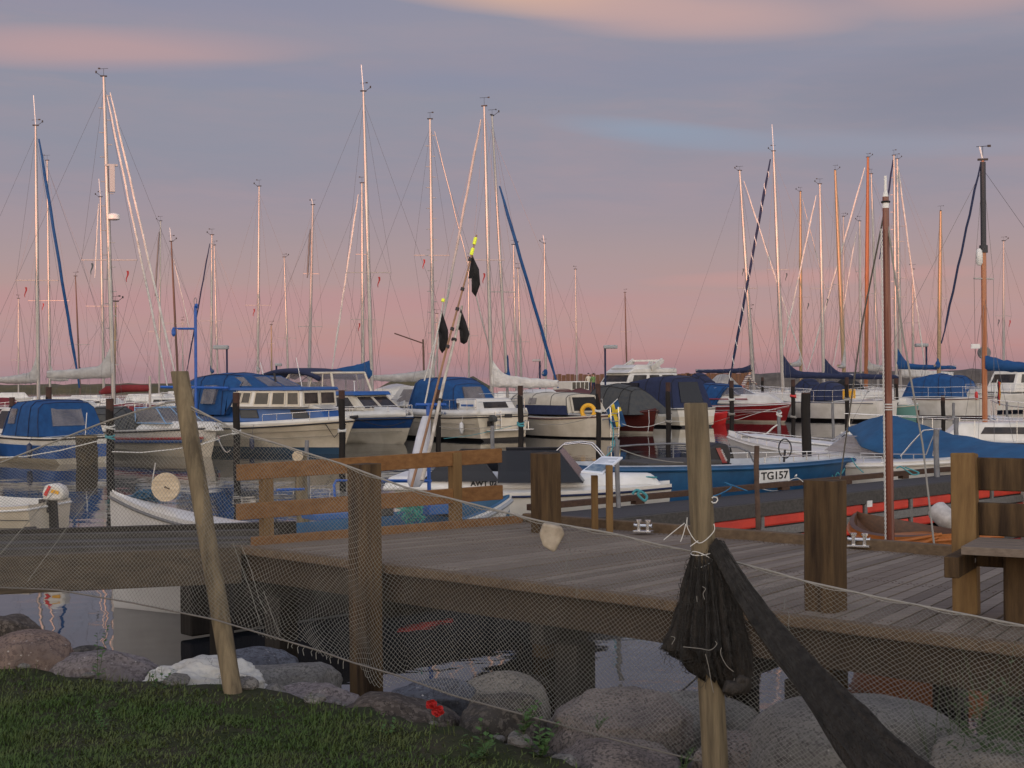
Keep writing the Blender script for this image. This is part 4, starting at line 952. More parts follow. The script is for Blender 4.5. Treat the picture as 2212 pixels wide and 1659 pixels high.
class Fr:
    def __init__(f, boat, xa, xf, zb, wb, xat, xft, zt, wt, parent):
        V3 = Vector; f.boat = boat; f.parent = parent
        if not isinstance(wb, tuple): wb = (wb, wb)
        if not isinstance(wt, tuple): wt = (wt, wt)
        f.b = [V3((xa, -wb[0] / 2, zb)), V3((xf, -wb[1] / 2, zb)), V3((xf, wb[1] / 2, zb)), V3((xa, wb[0] / 2, zb))]
        f.t = [V3((xat, -wt[0] / 2, zt)), V3((xft, -wt[1] / 2, zt)), V3((xft, wt[1] / 2, zt)), V3((xat, wt[0] / 2, zt))]
    def face(f, k): # returns bottom-left, bottom-right, top-right, top-left viewed from outside
        i, j = {'R': (0, 1), 'F': (1, 2), 'L': (2, 3), 'A': (3, 0)}[k]; return f.b[i], f.b[j], f.t[j], f.t[i]
    def pt(f, k, s_, t):
        a, b, c, d = f.face(k); return a.lerp(b, s_).lerp(d.lerp(c, s_), t)
    def panel(f, name, k, s0, s1, t0, t1, m_, out=.012, parent=None, frame=None, fw_=.025, both=True, slant=0):
        ks = [k] + ([{'R': 'L', 'L': 'R'}[k]] if both and k in 'RL' else [])
        for q in ks:
            a0, a1 = (s0, s1) if q == k else (1 - s1, 1 - s0); sl = slant if q == k else -slant
            c = [f.pt(q, a0, t0), f.pt(q, a1, t0), f.pt(q, a1 + (sl if sl < 0 else 0), t1), f.pt(q, a0 + (sl if sl > 0 else 0), t1)]
            n = (c[1] - c[0]).cross(c[3] - c[0]).normalized()
            mb = MB(); mb.prism([p - n * .01 for p in c], n * (out + .01)); w_ = mb.build(name, m_, parent or f.ob)
            if frame:
                mb = MB(); cc = [p + n * out for p in c]
                for i in range(4): mb.beam(cc[i], cc[(i + 1) % 4], fw_, .02, upv=n)
                mb.build('frame', frame, w_)
def canopy(bt, name, xs, zb, prof, hw, m_, parent=None, crown=.12, ends=True):
    """cloth canopy: prof = list of (x, z_top, halfwidth_top); bottom halfwidth hw"""
    rows = []
    for (x, zt, ht) in prof:
        r_ = []
        for (yy, zz) in ((-1, 0), (-1, .5), (-.96, .86), (-.8, 1), (-.4, 1.0 + crown * .8), (0, 1.0 + crown), (.4, 1.0 + crown * .8), (.8, 1), (.96, .86), (1, .5), (1, 0)):
            w_ = hw + (ht - hw) * min(1, zz); xq = x[0] + (x[1] - x[0]) * min(1, zz) if isinstance(x, tuple) else x
            r_.append((xq, yy * w_, zb + (zt - zb) * zz + .012 * fbm((xq * 3, yy * 3, zz * 3))))
        rows.append(r_)
    mb = MB(); mb.grid(rows)
    if ends:
        mb.f.append(tuple(range(11))); mb.mi.append(0); o = (len(rows) - 1) * 11; mb.f.append(tuple(range(o, o + 11))[::-1]); mb.mi.append(0)
    ob_ = mb.build(name, m_, parent or bt.root, smooth=45)
    if m_ in (M_can, M_navy, M_tent, M_greyc):
        n_ = len(rows)
        for f_ in (0.02, .36, .68, .97):
            a = f_ * (n_ - 1); i = min(int(a), n_ - 2); t = a - i; ln = [Vector(p).lerp(Vector(q), t) for p, q in zip(rows[i], rows[i + 1])]; c_ = sum(ln, Vector()) / len(ln)
            sb = MB(); sb.tube([p + (p - c_).normalized() * .012 for p in ln], .014, 4); sb.build('seam', M_navy if m_ is M_can else M_greyc if m_ is M_tent else M_black, ob_, smooth=60)
        sb = MB(); sb.tube([Vector(r_[3]) + Vector((0, -.01, .015)) for r_ in rows], .012, 4); sb.build('seam', M_navy if m_ is M_can else M_greyc if m_ is M_tent else M_black, ob_, smooth=60)
    return ob_
def outboard(bt, x, z, s_=1.0, cowl=None, y=0, parent=None):
    o = MB(); cowl = cowl or M_white
    pf = [(-.32, .0), (-.36, .14), (-.30, .30), (-.12, .36), (.08, .33), (.14, .16), (.12, 0)]
    o.prism([(x + a * s_, y - .15 * s_, z + b * s_) for a, b in pf], (0, .30 * s_, 0)); e = o.build('motor_cowl', cowl, parent or bt.root, smooth=50, bevel=.04)
    mb = MB(); mb.prism([(x - .12 * s_, y - .05 * s_, z), (x + .06 * s_, y - .05 * s_, z), (x + .02 * s_, y - .05 * s_, z - .75 * s_), (x - .16 * s_, y - .05 * s_, z - .75 * s_)], (0, .1 * s_, 0)); mb.box((x + .1 * s_, y, z - .08), (.16, .22, .2)); mb.build('motor_leg', M_rub, parent or bt.root, bevel=.01)
    return e
BG = 'motor boats moored side by side along the middle pier'
# ---- 1: blue-canopy boat at the far left, stern towards us
b1 = Boat('motor_boat', 'white and blue motor boat with blue canopy and square rear window, stern towards us', 'motor boat', (-12.78, 41.76), (-17.8, 46.2), 2.35, (.80, .84, 1.1), [M_cream, M_blue, M_gel], BG, xy=True, zs=(.17, .62), depth=.4)
canopy(b1, 'canopy', None, .82, [((.55, .85), 1.76, .93), (1.4, 1.86, .96), ((2.75, 2.45), 1.80, .9)], 1.08, M_can, crown=.04)
cf = Fr(b1, .55, 2.75, .82, 2.16, .88, 2.45, 1.76, 1.88, b1.root); cf.ob = b1.root
cf.panel('rear_window', 'A', .22, .74, .30, .86, M_clear, out=.03); cf.panel('side_window', 'L', .12, .32, .38, .86, M_clear, out=.03)
wsf = b1.cab('windshield', (2.4, 4.1, .86), (2.5, 3.3, 1.64), (1.9, 1.6), (1.6, 1.45), M_gel, px=False); wsf.panel('pane', 'L', .12, .85, .18, .88, M_glass, frame=None); wsf.panel('pane', 'F', .1, .9, .2, .85, M_glass)
b1.cab('foredeck', (3.2, 6.0, .9), (3.2, 5.6, 1.16), (1.7, .7), (1.4, .4), M_gel, px=False, bevel=.06)
mb = MB(); mb.tube([(.15, -.2, .82), (.05, -.2, 1.5)], .015, 6); mb.build('antenna', M_white, b1.root)
mb = MB(); mb.box((-.03, -.35, .35), (.05, .18, .42)); mb.build('rudder_bracket', M_rust, b1.root)
# ---- 2: white speedboat with striped side
b2 = Boat('speedboat', 'white speedboat with red and blue side stripe behind the leaning pole', 'motor boat', (-13.0, 47.6), (-9.3, 44.4), 2.2, (.78, .86, .98), [M_cream, M_cream, M_gel], BG, xy=True, zs=(.2, .5), full=2.6)
mb = MB()
for sg in (1, -1): mb.tube([(b2.L * t, (b2.hb(t) * (1 - .06 * t) + .008) * sg, .52 + .10 * t) for t in np.linspace(0, .93, 14)], .045, 6)
mb.build('red_stripe', M_red, b2.root, smooth=60); mb = MB()
for sg in (1, -1): mb.tube([(b2.L * t, (b2.hb(t) * (1 - .07 * t) + .006) * sg, .43 + .09 * t) for t in np.linspace(0, .92, 14)], .055, 6)
mb.build('blue_stripe', M_dkblue, b2.root, smooth=60)
b2.cab('foredeck', (1.6, 5.0, .82), (2.0, 4.6, 1.12), (2.0, .5), (1.5, .3), M_gel, px=False, bevel=.08)
w2 = b2.cab('windshield', (1.7, 3.2, 1.06), (1.5, 2.4, 1.55), (1.7, 1.5), (1.5, 1.1), M_clear, px=False, bevel=.0)
mb = MB()
for k in range(4): mb.tube([w2.b[k], w2.t[k]], .022, 6); mb.tube([w2.b[k], w2.b[(k + 1) % 4]], .02, 6); mb.tube([w2.t[k], w2.t[(k + 1) % 4]], .02, 6)
mb.tube([w2.b[1].lerp(w2.b[2], .5), w2.t[1].lerp(w2.t[2], .5)], .02, 6); mb.build('frame', mat('pale_blue_trim', (.18, .32, .5), .4), w2.ob)
canopy(b2, 'cover', None, .84, [((.1, .2), 1.15, .6), (1.0, 1.35, .7), ((1.8, 1.7), 1.5, .7)], .95, M_greyc, crown=.06)
# ---- 3: blue and white cabin cruiser
b3 = Boat('cabin_cruiser', 'blue and white cabin cruiser with long row of cabin windows and blue canopy', 'motor boat', (408, 49.5), (766, 45.3), 2.7, (.84, .90, 1.13), [M_antif, M_cream, M_cream], BG, zs=(.22, .6), full=2.8, depth=.5)
mb = MB()
for sg in (1, -1): mb.grid([[(b3.L * t * .995, (b3.hb(t) - .03) * sg, b3.sz(t) + .0), (b3.L * t * .985, (b3.hb(t) - .05) * sg, b3.sz(t) + .13)] for t in np.linspace(0, .99, 20)])
mb.build('toe_board', M_gel, b3.root, smooth=40, solid=.03)
tr = b3.cab('trunk_cabin', (425, 732, 911), (425, 708, 880), (2.3, .95), (2.1, .8), M_blue, bevel=.04)
tr.panel('porthole', 'R', .46, .575, .32, .84, M_glass, frame=M_greyc, fw_=.02); tr.panel('porthole', 'R', .80, .90, .32, .84, M_glass, frame=M_greyc, fw_=.02); tr.panel('porthole', 'R', .24, .28, .4, .75, M_glass)
b3.cab('cabin_top', (425, 716, 882), (425, 694, 873), (2.1, .9), (2.0, 1.0), M_gel, bevel=.03)
hs = b3.cab('wheelhouse', (520, 690, 878), (530, 688, 842), (2.0, 1.75), (1.86, 1.7), M_gel, bevel=.02)
for (s0, s1) in ((.12, .24), (.255, .36)): hs.panel('window', 'R', s0, s1, .22, .86, M_glass, frame=M_cream, fw_=.03)
for (s0, s1) in ((.42, .60), (.64, .80), (.83, .97)): hs.panel('window', 'R', s0, s1, .12, .88, M_glass, frame=M_cream, fw_=.05)
for (s0, s1) in ((.06, .47), (.53, .94)): hs.panel('window', 'F', s0, s1, .15, .88, M_glass, frame=M_cream, fw_=.05)
b3.cab('roof', (525, 692, 843), (528, 690, 836), (2.05, 1.9), (1.95, 1.8), M_blue, bevel=.03)
xa, xf = b3.x(425), b3.x(530)
canopy(b3, 'canopy', None, b3.z(470, 893), [((xa, xa + .12), b3.z(440, 830), .88), (xa + .8, b3.z(460, 816), .92), (xa + 1.7, b3.z(490, 809), .95), (xa + 2.5, b3.z(560, 810), .92), ((xf + .1, xf + .9), b3.z(560, 815), .8)], 1.10, M_can, crown=.05)
ck = Fr(b3, xa, xf, b3.z(470, 893), 2.2, xa + .1, xf + .3, b3.z(470, 822), 1.84, b3.root); ck.ob = b3.root
ck.panel('canopy_window', 'R', .05, .40, .28, .84, M_clear, out=.13); ck.panel('canopy_window', 'R', .56, .80, .30, .84, M_clear, out=.13, slant=0)
fw3 = Fr(b3, xf + .2, b3.x(618), b3.z(540, 837), 1.75, xf + .1, xf + .95, b3.z(540, 812), 1.5, b3.root); mb = MB(); mb.hexa(fw3.b, fw3.t); fw3.ob = mb.build('canopy_front', M_can, b3.root, bevel=.03)
fw3.panel('pane', 'R', .12, .62, .15, .9, M_clear); fw3.panel('pane', 'F', .08, .46, .1, .9, M_clear); fw3.panel('pane', 'F', .54, .92, .1, .9, M_clear)
for (u, v0, v1, v2) in ((561, 836, 783, 0), (639, 835, 772, 0)):
    mb = MB(); x = b3.x(u); mb.tube([(x, .3, b3.z(u, v0)), (x - .25, .3, b3.z(u, v1))], .012, 5); mb.build('antenna', M_white, b3.root)
mb = MB(); x = b3.x(598); mb.tube([(x, 0, b3.z(598, 836)), (x - .12, 0, b3.z(598, 806))], .035, 6); mb.tube([(x + .1, 0, b3.z(598, 836)), (x + .1, 0, b3.z(598, 829))], .05, 8); mb.build('light_mast', M_rub, b3.root)
mb = MB(); mb.tube([(b3.L - .2, 0, b3.sz(1) + .05), (b3.L + .12, 0, b3.sz(1) + .08)], .06, 8); mb.build('bow_roller', M_rub, b3.root)
mb = MB(); mb.tube([(b3.L - .75, -.55, .98), (b3.L - .5, -.42, .55), (b3.L - .2, -.2, .98)], .016, 5); mb.build('bow_line', M_rub, b3.root)
# ---- 4: white and navy cruiser with flybridge frame
b4 = Boat('flybridge_cruiser', 'white cruiser with dark blue hull band and cream framed flybridge under a navy top', 'motor boat', (618, 57.5), (894, 51.6), 2.7, (.95, .92, 1.02), [M_cream, M_cream, M_dkblue], BG, zs=(.14, .52), full=2.6, depth=.45)
mb = MB()
for sg in (1, -1): mb.grid([[(b4.L * t, (b4.hb(t) + .0) * sg, b4.sz(t) + .01), (b4.L * t * .99, (b4.hb(t) - .05) * sg, b4.sz(t) + .26)] for t in np.linspace(0, .97, 20)])
mb.build('topside', M_gel, b4.root, smooth=40, solid=.04)
b4.cab('foredeck', (2.0, b4.L * .93, 1.12), (2.4, b4.L * .86, 1.36), (2.4, .7), (1.9, .5), M_gel, px=False, bevel=.08)
c4b = b4.cab('cabin', (650, 829, 885), (660, 797, 852), (2.2, 1.9), (2.0, 1.6), M_cream, bevel=.04)
c4b.panel('window', 'R', .10, .50, .2, .85, M_glass); c4b.panel('window', 'R', .56, .93, .12, .88, M_glass, frame=M_cream, fw_=.05, slant=0)
c4b.panel('window', 'F', .06, .48, .12, .88, M_glass, frame=M_cream, fw_=.05); c4b.panel('window', 'F', .52, .94, .12, .88, M_glass, frame=M_cream, fw_=.05)
b4.cab('cabin_roof', (655, 806, 853), (660, 802, 845), (2.15, 1.8), (2.05, 1.7), M_blue, bevel=.03)
xw0, xw1, xw2, xw3 = b4.x(640), b4.x(664), b4.x(752), b4.x(762); zr0, zr1 = b4.z(700, 846), b4.z(700, 806)
fb = Fr(b4, xw0, xw3, zr0, 1.8, xw1, xw2, zr1, 1.6, b4.root)
mb = MB()
for k in range(4): mb.tube([fb.b[k], fb.t[k]], .05, 8); mb.tube([fb.t[k], fb.t[(k + 1) % 4]], .05, 8)
for t in (.56, .8):
    for q in 'RL':
        tt = t if q == 'R' else 1 - t; mb.tube([fb.pt(q, tt, 0), fb.pt(q, tt, 1)], .03, 6)
mb.build('upper_frame', M_cream, b4.root, smooth=50)
mb = MB()
for q in 'RLF': c = fb.face(q); mb.prism(c, (0, 0, .004))
mb.build('upper_glazing', mat('thin_vinyl', (.25, .22, .23), .1, alpha=.3), b4.root)
xb0, xb1 = b4.x(596), b4.x(730)
rows = []
for t in np.linspace(0, 1, 12):
    x = xb0 + (xb1 - xb0) * t; zc = b4.z(660, 797) - .28 * abs(2 * t - 1) ** 3 - .05 * t; rows.append([(x, y * .95, zc - .10 * y * y * y * y) for y in np.linspace(-1, 1, 9)])
mb = MB(); mb.grid(rows); mb.build('bimini_top', M_navy, b4.root, smooth=60, solid=.13)
mb = MB()
for y in (-.9, .9):
    for t in (.1, .55, .9): mb.tube([(xb0 + (xb1 - xb0) * .5, y, zr0), (xb0 + (xb1 - xb0) * t, y, b4.z(660, 800) - .1)], .016, 5)
mb.build('bimini_frame', M_steel, b4.root)
b4.rail(b4.L * .58, b4.L * .97, .42, 5, bowclose=True)
mb = MB(); mb.tube([(xw3 + .1, 0, zr0), (xw3 + .1, 0, zr0 + .35), (xw3 + .1, 0, zr0 + .42)], [.02, .02, .05], 8); mb.build('searchlight', M_white, b4.root)
# ---- 5: white cruiser, stern towards us, blue canopy
b5 = Boat('cabin_cruiser', 'white cruiser seen from its stern quarter with ladder, rails and large blue canopy', 'motor boat', (-.35, 54.0), (-5.9, 60.4), 2.75, (.98, .95, 1.2), [M_rub, M_cream, M_cream], BG, xy=True, zs=(.12, .5), full=2.6, depth=.5, tw=.93)
mb = MB()
for sg in (1, -1): mb.grid([[(b5.L * t, (b5.hb(t)) * sg, b5.sz(t) + .02), (b5.L * t + .0, (b5.hb(t) - .09) * sg, b5.sz(t) + .25)] for t in np.linspace(0, .96, 20)])
mb.grid([[(0, y, b5.sz(0) + .02), (.12, y * .94, b5.sz(0) + .25)] for y in (-b5.hb(0), 0, b5.hb(0))]); mb.build('topside', M_gel, b5.root, smooth=40, solid=.04)
ac = b5.cab('aft_cabin', (.35, 3.0, 1.16), (.6, 3.0, 1.62), (2.1, 2.2), (1.8, 1.9), M_gel, px=False, bevel=.07)
ac.panel('window', 'L', .22, .62, .18, .62, M_glass); ac.panel('rear_window', 'A', .2, .8, .2, .7, M_glass); ac.panel('blue_stripe', 'L', .66, .95, .35, .52, M_blue, out=.008)
canopy(b5, 'canopy', None, 1.2, [((1.5, 2.0), 2.12, .85), (2.8, 2.40, .95), ((4.6, 4.3), 2.36, .95)], 1.15, M_can, crown=.05)
cc = Fr(b5, 1.5, 4.6, 1.2, 2.3, 2.0, 4.3, 2.2, 1.75, b5.root); cc.ob = b5.root; cc.panel('canopy_window', 'A', .25, .75, .35, .85, M_clear, out=.05)
fc = b5.cab('windshield', (4.3, 6.6, 1.25), (4.3, 5.6, 2.1), (2.1, 1.6), (1.8, 1.4), M_gel, px=False, bevel=.04); fc.panel('pane', 'L', .3, .93, .25, .85, M_clear); fc.panel('pane', 'F', .08, .92, .2, .85, M_glass)
b5.cab('foredeck', (5.0, 8.0, 1.25), (5.0, 7.5, 1.55), (2.2, .8), (1.9, .5), M_gel, px=False, bevel=.07)
b5.rail(.15, 2.2, .62, 4, name='stern_rail'); b5.rail(5, 8.1, .55, 5, bowclose=True)
mb = MB(); mb.tube([(.15, -1.1, 1.8), (.02, 0, 1.82), (.15, 1.1, 1.8)], .016, 6); mb.tube([(.15, -1.1, 1.5), (.02, 0, 1.5), (.15, 1.1, 1.5)], .012, 6); mb.build('stern_pulpit', M_steel, b5.root)
mb = MB(); mb.box((-.28, -.1, .42), (.5, 2.0, .04)); mb.build('bathing_platform', M_gel, b5.root, bevel=.01)
mb = MB()
for y in (-.85, -.6): mb.tube([(-.5, y, .42), (-.48, y, .72), (-.3, y, .76), (-.12, y, .44)], .02, 6)
mb.build('handle_bars', M_steel, b5.root)
mb = MB()
for y in (.15, .42): mb.tube([(-.06, y, .45), (-.03, y, 1.15)], .018, 6)
for z in (.6, .8, 1.0): mb.tube([(-.05, .15, z), (-.05, .42, z)], .016, 6)
mb.build('boarding_ladder', M_steel, b5.root)
outboard(b5, -.15, .75, .7, M_greyc, y=.7)
mb = MB(); mb.box((-.02, -.25, .95), (.04, .35, .14)); mb.build('engine_vent', M_rub, b5.root)
text('registration', 'AS8 36', .17, M_dkblue, b5.root, (2.0, 1.405, 1.06), (R(82), 0, R(180)))
b5.fender(.8, 1, M_white, .5)
def strakes(b, zl, m_, r_=.010, t0=.02, t1=.96):
    for z0, rise in zl:
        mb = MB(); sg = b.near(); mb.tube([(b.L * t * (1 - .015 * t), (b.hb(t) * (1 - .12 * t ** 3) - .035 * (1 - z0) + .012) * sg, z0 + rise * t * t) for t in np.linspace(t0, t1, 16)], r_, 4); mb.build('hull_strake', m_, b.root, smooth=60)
M_strk = mat('strake_dark_cream', (.30, .26, .20), .6)  # dark cream paint for the thin strake lines along the hulls
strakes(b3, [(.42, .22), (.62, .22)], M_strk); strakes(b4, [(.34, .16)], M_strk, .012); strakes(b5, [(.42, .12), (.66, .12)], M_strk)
for b_q, xs_, zz in ((b3, (2.2, 4.4), .35), (b4, (1.2, 3.0), .4), (b5, (3.0,), .4), (b1, (.9, 3.0), .4)):
    for x_ in xs_: b_q.fender(x_, None, mat('navy_fender', (.02, .03, .07), .5) if b_q in (b3, b1) else M_white, zz)
b3.rail(b3.L * .62, b3.L * .98, .34, 5, mid=False, r=.011, bowclose=True)
# ---- 6: cream double-ender with tent, navy cloth and yellow lifebuoy
b6 = Boat('motor_boat', 'cream canoe-sterned boat with pale tent, navy side cloth and open tent door', 'motor boat', (4.25, 54.5), (-.5, 60.5), 2.5, (1.0, .82, 1.15), [M_rub, M_cream, M_cream], BG, xy=True, double=True, zs=(.06, .5), rub=M_burg, rake=.06)
canopy(b6, 'tent', None, 1.0, [((2.0, 2.35), 1.68, .82), (3.6, 1.76, .86), ((6.2, 6.0), 1.70, .66)], 1.0, M_tent, crown=.07)
ct = Fr(b6, 1.97, 6.2, .95, 2.0, 2.32, 6.0, 1.68, 1.64, b6.root); ct.ob = b6.root
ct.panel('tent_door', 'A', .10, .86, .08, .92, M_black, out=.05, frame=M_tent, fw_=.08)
ct.panel('side_cloth', 'L', .20, .98, -.05, .45, M_navy, out=.06); ct.panel('tent_window', 'L', .38, .5, .5, .85, M_clear, out=.04)
mb = MB(); mb.tube([(.45, .62, .75), (-.05, .62, .8)], .02, 6); mb.tube([(.45, .2, .75), (-.05, .2, .8)], .02, 6)
for y in (.62, .2): mb.tube([(.0, y, 1.25), (-.05, y, .8), (-.02, y, .1)], .02, 6)
for z in (.2, .45, .7, 1.0): mb.tube([(-.03, .2, z), (-.03, .62, z)], .018, 6)
mb.build('stern_ladder', M_steel, b6.root)
mb = MB(); rw = []
for i in range(24):
    a = 2 * math.pi * i / 24; rw.append([(0, math.cos(a) * (.24 + .085 * math.cos(b)), math.sin(a) * (.24 + .085 * math.cos(b))) if False else (.085 * math.sin(b), math.cos(a) * (.25 + .085 * math.cos(b)), math.sin(a) * (.25 + .085 * math.cos(b))) for b in [2 * math.pi * j / 10 for j in range(10)]])
rw.append(rw[0]); mb.grid(rw, closed=True)
lb = mb.build('lifebuoy', M_yel, None, smooth=60); cl = D(*K(11, 1950, 522), 55.6); lb.location = cl; lb.rotation_euler = (0, 0, R(75)); tag(lb, 'yellow horseshoe lifebuoy on the stern of the cream tented boat', 'lifebuoy')
text('boat_name', 'Anita', .32, M_navy, b6.root, (.42, .78, .74), (R(80), 0, R(133)))
# swedish flag on its staff
fs = D(*K(12, 180, 600), 54.4); ft = D(*K(12, 308, 478), 54.4)
fg = empty('swedish_flag', fs); tag(fg, 'blue flag with yellow cross drooping from a slanted staff on the tented boat', 'flag')
mb = MB(); mb.tube([(0, 0, 0), ft - fs], .018, 6); mb.build('flag_staff', M_white, fg)
def cloth(name, poly_rows, mats, parent, mi=None, loc=Vector((0, 0, 0))):
    mb = MB(); mb.grid([[p - loc for p in r_] for r_ in poly_rows])
    if mi: mb.mi = mi
    return mb.build(name, mats, parent, smooth=60, solid=.01)
top_ = [Vector(D(*K(12, 308 - 100 * t, 480 + 100 * t), 54.4)) for t in np.linspace(0, 1, 9)]
rws = []; mi = []
for i in range(15):
    s_ = i / 14; rws.append([p + Vector((.07 * s_ * (1 - j / 8) * 10 * .25 - .0, .05 * math.sin(s_ * 8 + j), 0)) + (Vector(D(*K(12, 350, 730), 54.4)) - Vector(D(*K(12, 308, 480), 54.4))) * s_ * (1 - .30 * j / 8) for j, p in enumerate(top_)])
for i in range(14):
    for j in range(8): mi.append(1 if (j in (3, 4) or i in (4, 5)) else 0)
cloth('flag_cloth', rws, [mat('flag_blue', (.01, .06, .16), .8), mat('flag_yellow', (.62, .45, .03), .8)], fg, mi, fs)
# ---- 7: dark red wooden boat under grey tarpaulin
b7 = Boat('wooden_boat', 'dark red varnished wooden boat under a grey-green tarpaulin', 'boat', (1296, 62.5), (1418, 58.6), 2.3, (.75, .80, 1.05), [M_cream, M_burg, M_burg], BG, zs=(.10, .5), rub=M_burg, deckmat=M_burg)
x0, x1 = b7.x(1296), b7.x(1406)
canopy(b7, 'tarpaulin', None, b7.z(1350, 893), [((x0, x0 + .2), b7.z(1300, 838), .5), (x0 + (x1 - x0) * .35, b7.z(1330, 834), .55), (x0 + (x1 - x0) * .65, b7.z(1360, 840), .55), ((x1, x1 - .9), b7.z(1380, 846), .4)], 1.08, M_greyc, crown=.1)
mb = MB(); mb.tube([(b7.L - .12, -.3, 1.0), (b7.L + .05, -.4, .5), (b7.L + .1, -.5, .1)], .012, 5); mb.build('bow_line', M_wrope, b7.root)
# ---- 8: white hull with navy canopy
b8 = Boat('motor_boat', 'white motor boat under a tall navy canopy behind the dark red wooden boat', 'motor boat', (1505, 66), (1352, 71), 2.6, (.9, .95, 1.2), [M_rub, M_cream, M_gel], BG, zs=(.1, .5))
x0, x1 = .25, b8.x(1372)
canopy(b8, 'canopy', None, b8.z(1430, 881), [((x0, x0 + .5), b8.z(1470, 819), .9), (1.4, b8.z(1440, 814), .98), (2.6, b8.z(1410, 816), .95), ((x1, x1 - .3), b8.z(1380, 826), .7)], 1.15, M_navy, crown=.04)
cn = Fr(b8, x0, x1, b8.z(1430, 881), 2.3, x0 + .5, x1, b8.z(1430, 818), 1.8, b8.root); cn.ob = b8.root; cn.panel('rear_window', 'A', .2, .8, .2, .88, M_tint, out=.04)
cn.panel('side_window', 'L', .04, .38, .28, .86, M_tint, out=.05)
b8.fender(.4, 1)
# ---- 9: red speedboat
b9 = Boat('speedboat', 'red and white speedboat with a blue cover behind the upright pole', 'motor boat', (1508, 76.5), (1710, 70.4), 2.4, (.82, .86, 1.02), [M_cream, M_red, M_red], None, zs=(.10, .5), full=2.2, rub=M_white)
b9.cab('foredeck', (1.3, b9.L * .94, .92), (1.8, b9.L * .80, 1.42), (2.2, .4), (1.5, .5), M_gel, px=False, bevel=.1)
mb = MB()
for sg in (1, -1):
    for z0 in (.42, .52): mb.tube([(b9.L * t, (b9.hb(t) * (1 - .10 * t) + .01) * sg, z0 + .16 * t) for t in np.linspace(.1, .9, 14)], .012, 5)
mb.build('pinstripe', M_white, b9.root)
mb = MB()
for sg in (1, -1): mb.tube([(1.4 + 3.2 * t, (1.08 - .5 * t ** 2) * sg, 1.16 + .02 * t) for t in np.linspace(0, 1, 10)], .035, 5)
mb.build('deck_stripe', M_red, b9.root)
w9 = b9.cab('windshield', (2.2, 4.0, 1.38), (2.2, 3.1, 1.75), (1.6, 1.2), (1.4, .9), M_clear, px=False, bevel=0); 
mb = MB()
for k in range(4): mb.tube([w9.b[k], w9.t[k]], .02, 6); mb.tube([w9.t[k], w9.t[(k + 1) % 4]], .02, 6)
mb.build('frame', M_steel, w9.ob)
canopy(b9, 'cover', None, .78, [((-.2, .2), 1.72, .7), (1.1, 1.95, .85), ((2.5, 3.0), 1.85, .6)], 1.15, M_can, crown=.05)
rb9 = Boat('tender', 'small bright red boat under the stern of the red and white speedboat', 'tender', (1500, 70.5), (1572, 69.2), 1.2, (.5, .5, .62), [M_bright, M_bright, M_bright], None, zs=(.1, .5), rub=M_bright, deckmat=M_bright)
mb = MB(); mb.tube([(.4, -.5, .55), (.45, -.5, .85), (1.0, -.5, .85), (1.05, -.5, .55)], .014, 5); mb.build('hand_rail', M_steel, rb9.root)
# ---- far flybridge cruiser
b10 = Boat('flybridge_cruiser', 'large white flybridge motor yacht with radar arch beyond the grey tarpaulin', 'motor boat', (1436, 99), (1292, 94), 3.6, (1.2, 1.2, 1.7), [M_rub, M_gel, M_gel], None, zs=(.1, .5), rub=None)
h1 = b10.cab('saloon', (1432, 1322, 834), (1428, 1336, 806), (3.2, 2.6), (2.9, 2.2), M_gel, bevel=.08); h1.panel('window', 'L', .08, .34, .35, .85, M_glass); h1.panel('window', 'L', .40, .60, .35, .85, M_glass); h1.panel('window', 'L', .66, .90, .35, .85, M_glass); h1.panel('window', 'F', .06, .94, .35, .85, M_glass)
h2 = b10.cab('flybridge', (1430, 1330, 806), (1428, 1345, 795), (2.8, 2.2), (2.8, 2.2), M_gel, bevel=.08)
h3 = b10.cab('windscreen', (1400, 1342, 796), (1398, 1352, 788), (2.4, 2.0), (2.2, 1.9), M_gel, bevel=.04)
mb = MB()
for y in (-1.3, 1.3): mb.beam((b10.x(1376), y, b10.z(1376, 796)), (b10.x(1400), y, b10.z(1400, 779)), .1, .35)
mb.beam((b10.x(1400), -1.3, b10.z(1400, 779)), (b10.x(1400), 1.3, b10.z(1400, 779)), .35, .12); mb.beam((b10.x(1398), 0, b10.z(1400, 779)), (b10.x(1426), 0, b10.z(1426, 781)), .2, .1); mb.beam((b10.x(1412), -.6, b10.z(1400, 795)), (b10.x(1424), -.6, b10.z(1426, 780)), .1, .3)
mb.build('radar_arch', M_gel, b10.root)
# ---- AWT boat: white sports boat with smoked windshields
ba_ = Boat('speedboat', 'white speedboat with smoked windshields lying beyond the railing and square post', 'motor boat', (868, 20.9), (1450, 20.5), 1.55, (.84, .84, .90), [M_gel, M_gel, M_gel], None, zs=(.12, .72), full=2.2, rub=M_navy, depth=.3, rake=.04)
shl = ba_.cab('deck_shell', (840, 1432, 1052), (855, 1405, 1022), (1.52, .25), (1.28, .2), M_white, bevel=.06)
v1 = Fr(ba_, ba_.x(930), ba_.x(1080), ba_.z(1000, 1040), 1.25, ba_.x(985), ba_.x(1062), ba_.z(1000, 975), 1.0, ba_.root)
mb = MB(); mb.add(v1.b + v1.t, [(0, 1, 5, 4), (1, 2, 6, 5), (2, 3, 7, 6), (3, 0, 4, 7)])
mb.v = []; mb.f = []; mb.mi = []
def shell(b, fr, name, faces, m_, thick=.012, rail_=None):
    mb = MB()
    for q in faces: c = fr.face(q); n = (c[1] - c[0]).cross(c[3] - c[0]).normalized(); mb.prism(c, n * thick)
    o = mb.build(name, m_, b.root)
    if rail_:
        mb = MB()
        for q in faces: c = fr.face(q); mb.tube([c[0], c[3], c[2], c[1]], .012, 6)
        mb.build('frame', rail_, o)
    return o
za = ba_.z(1000, 1033)
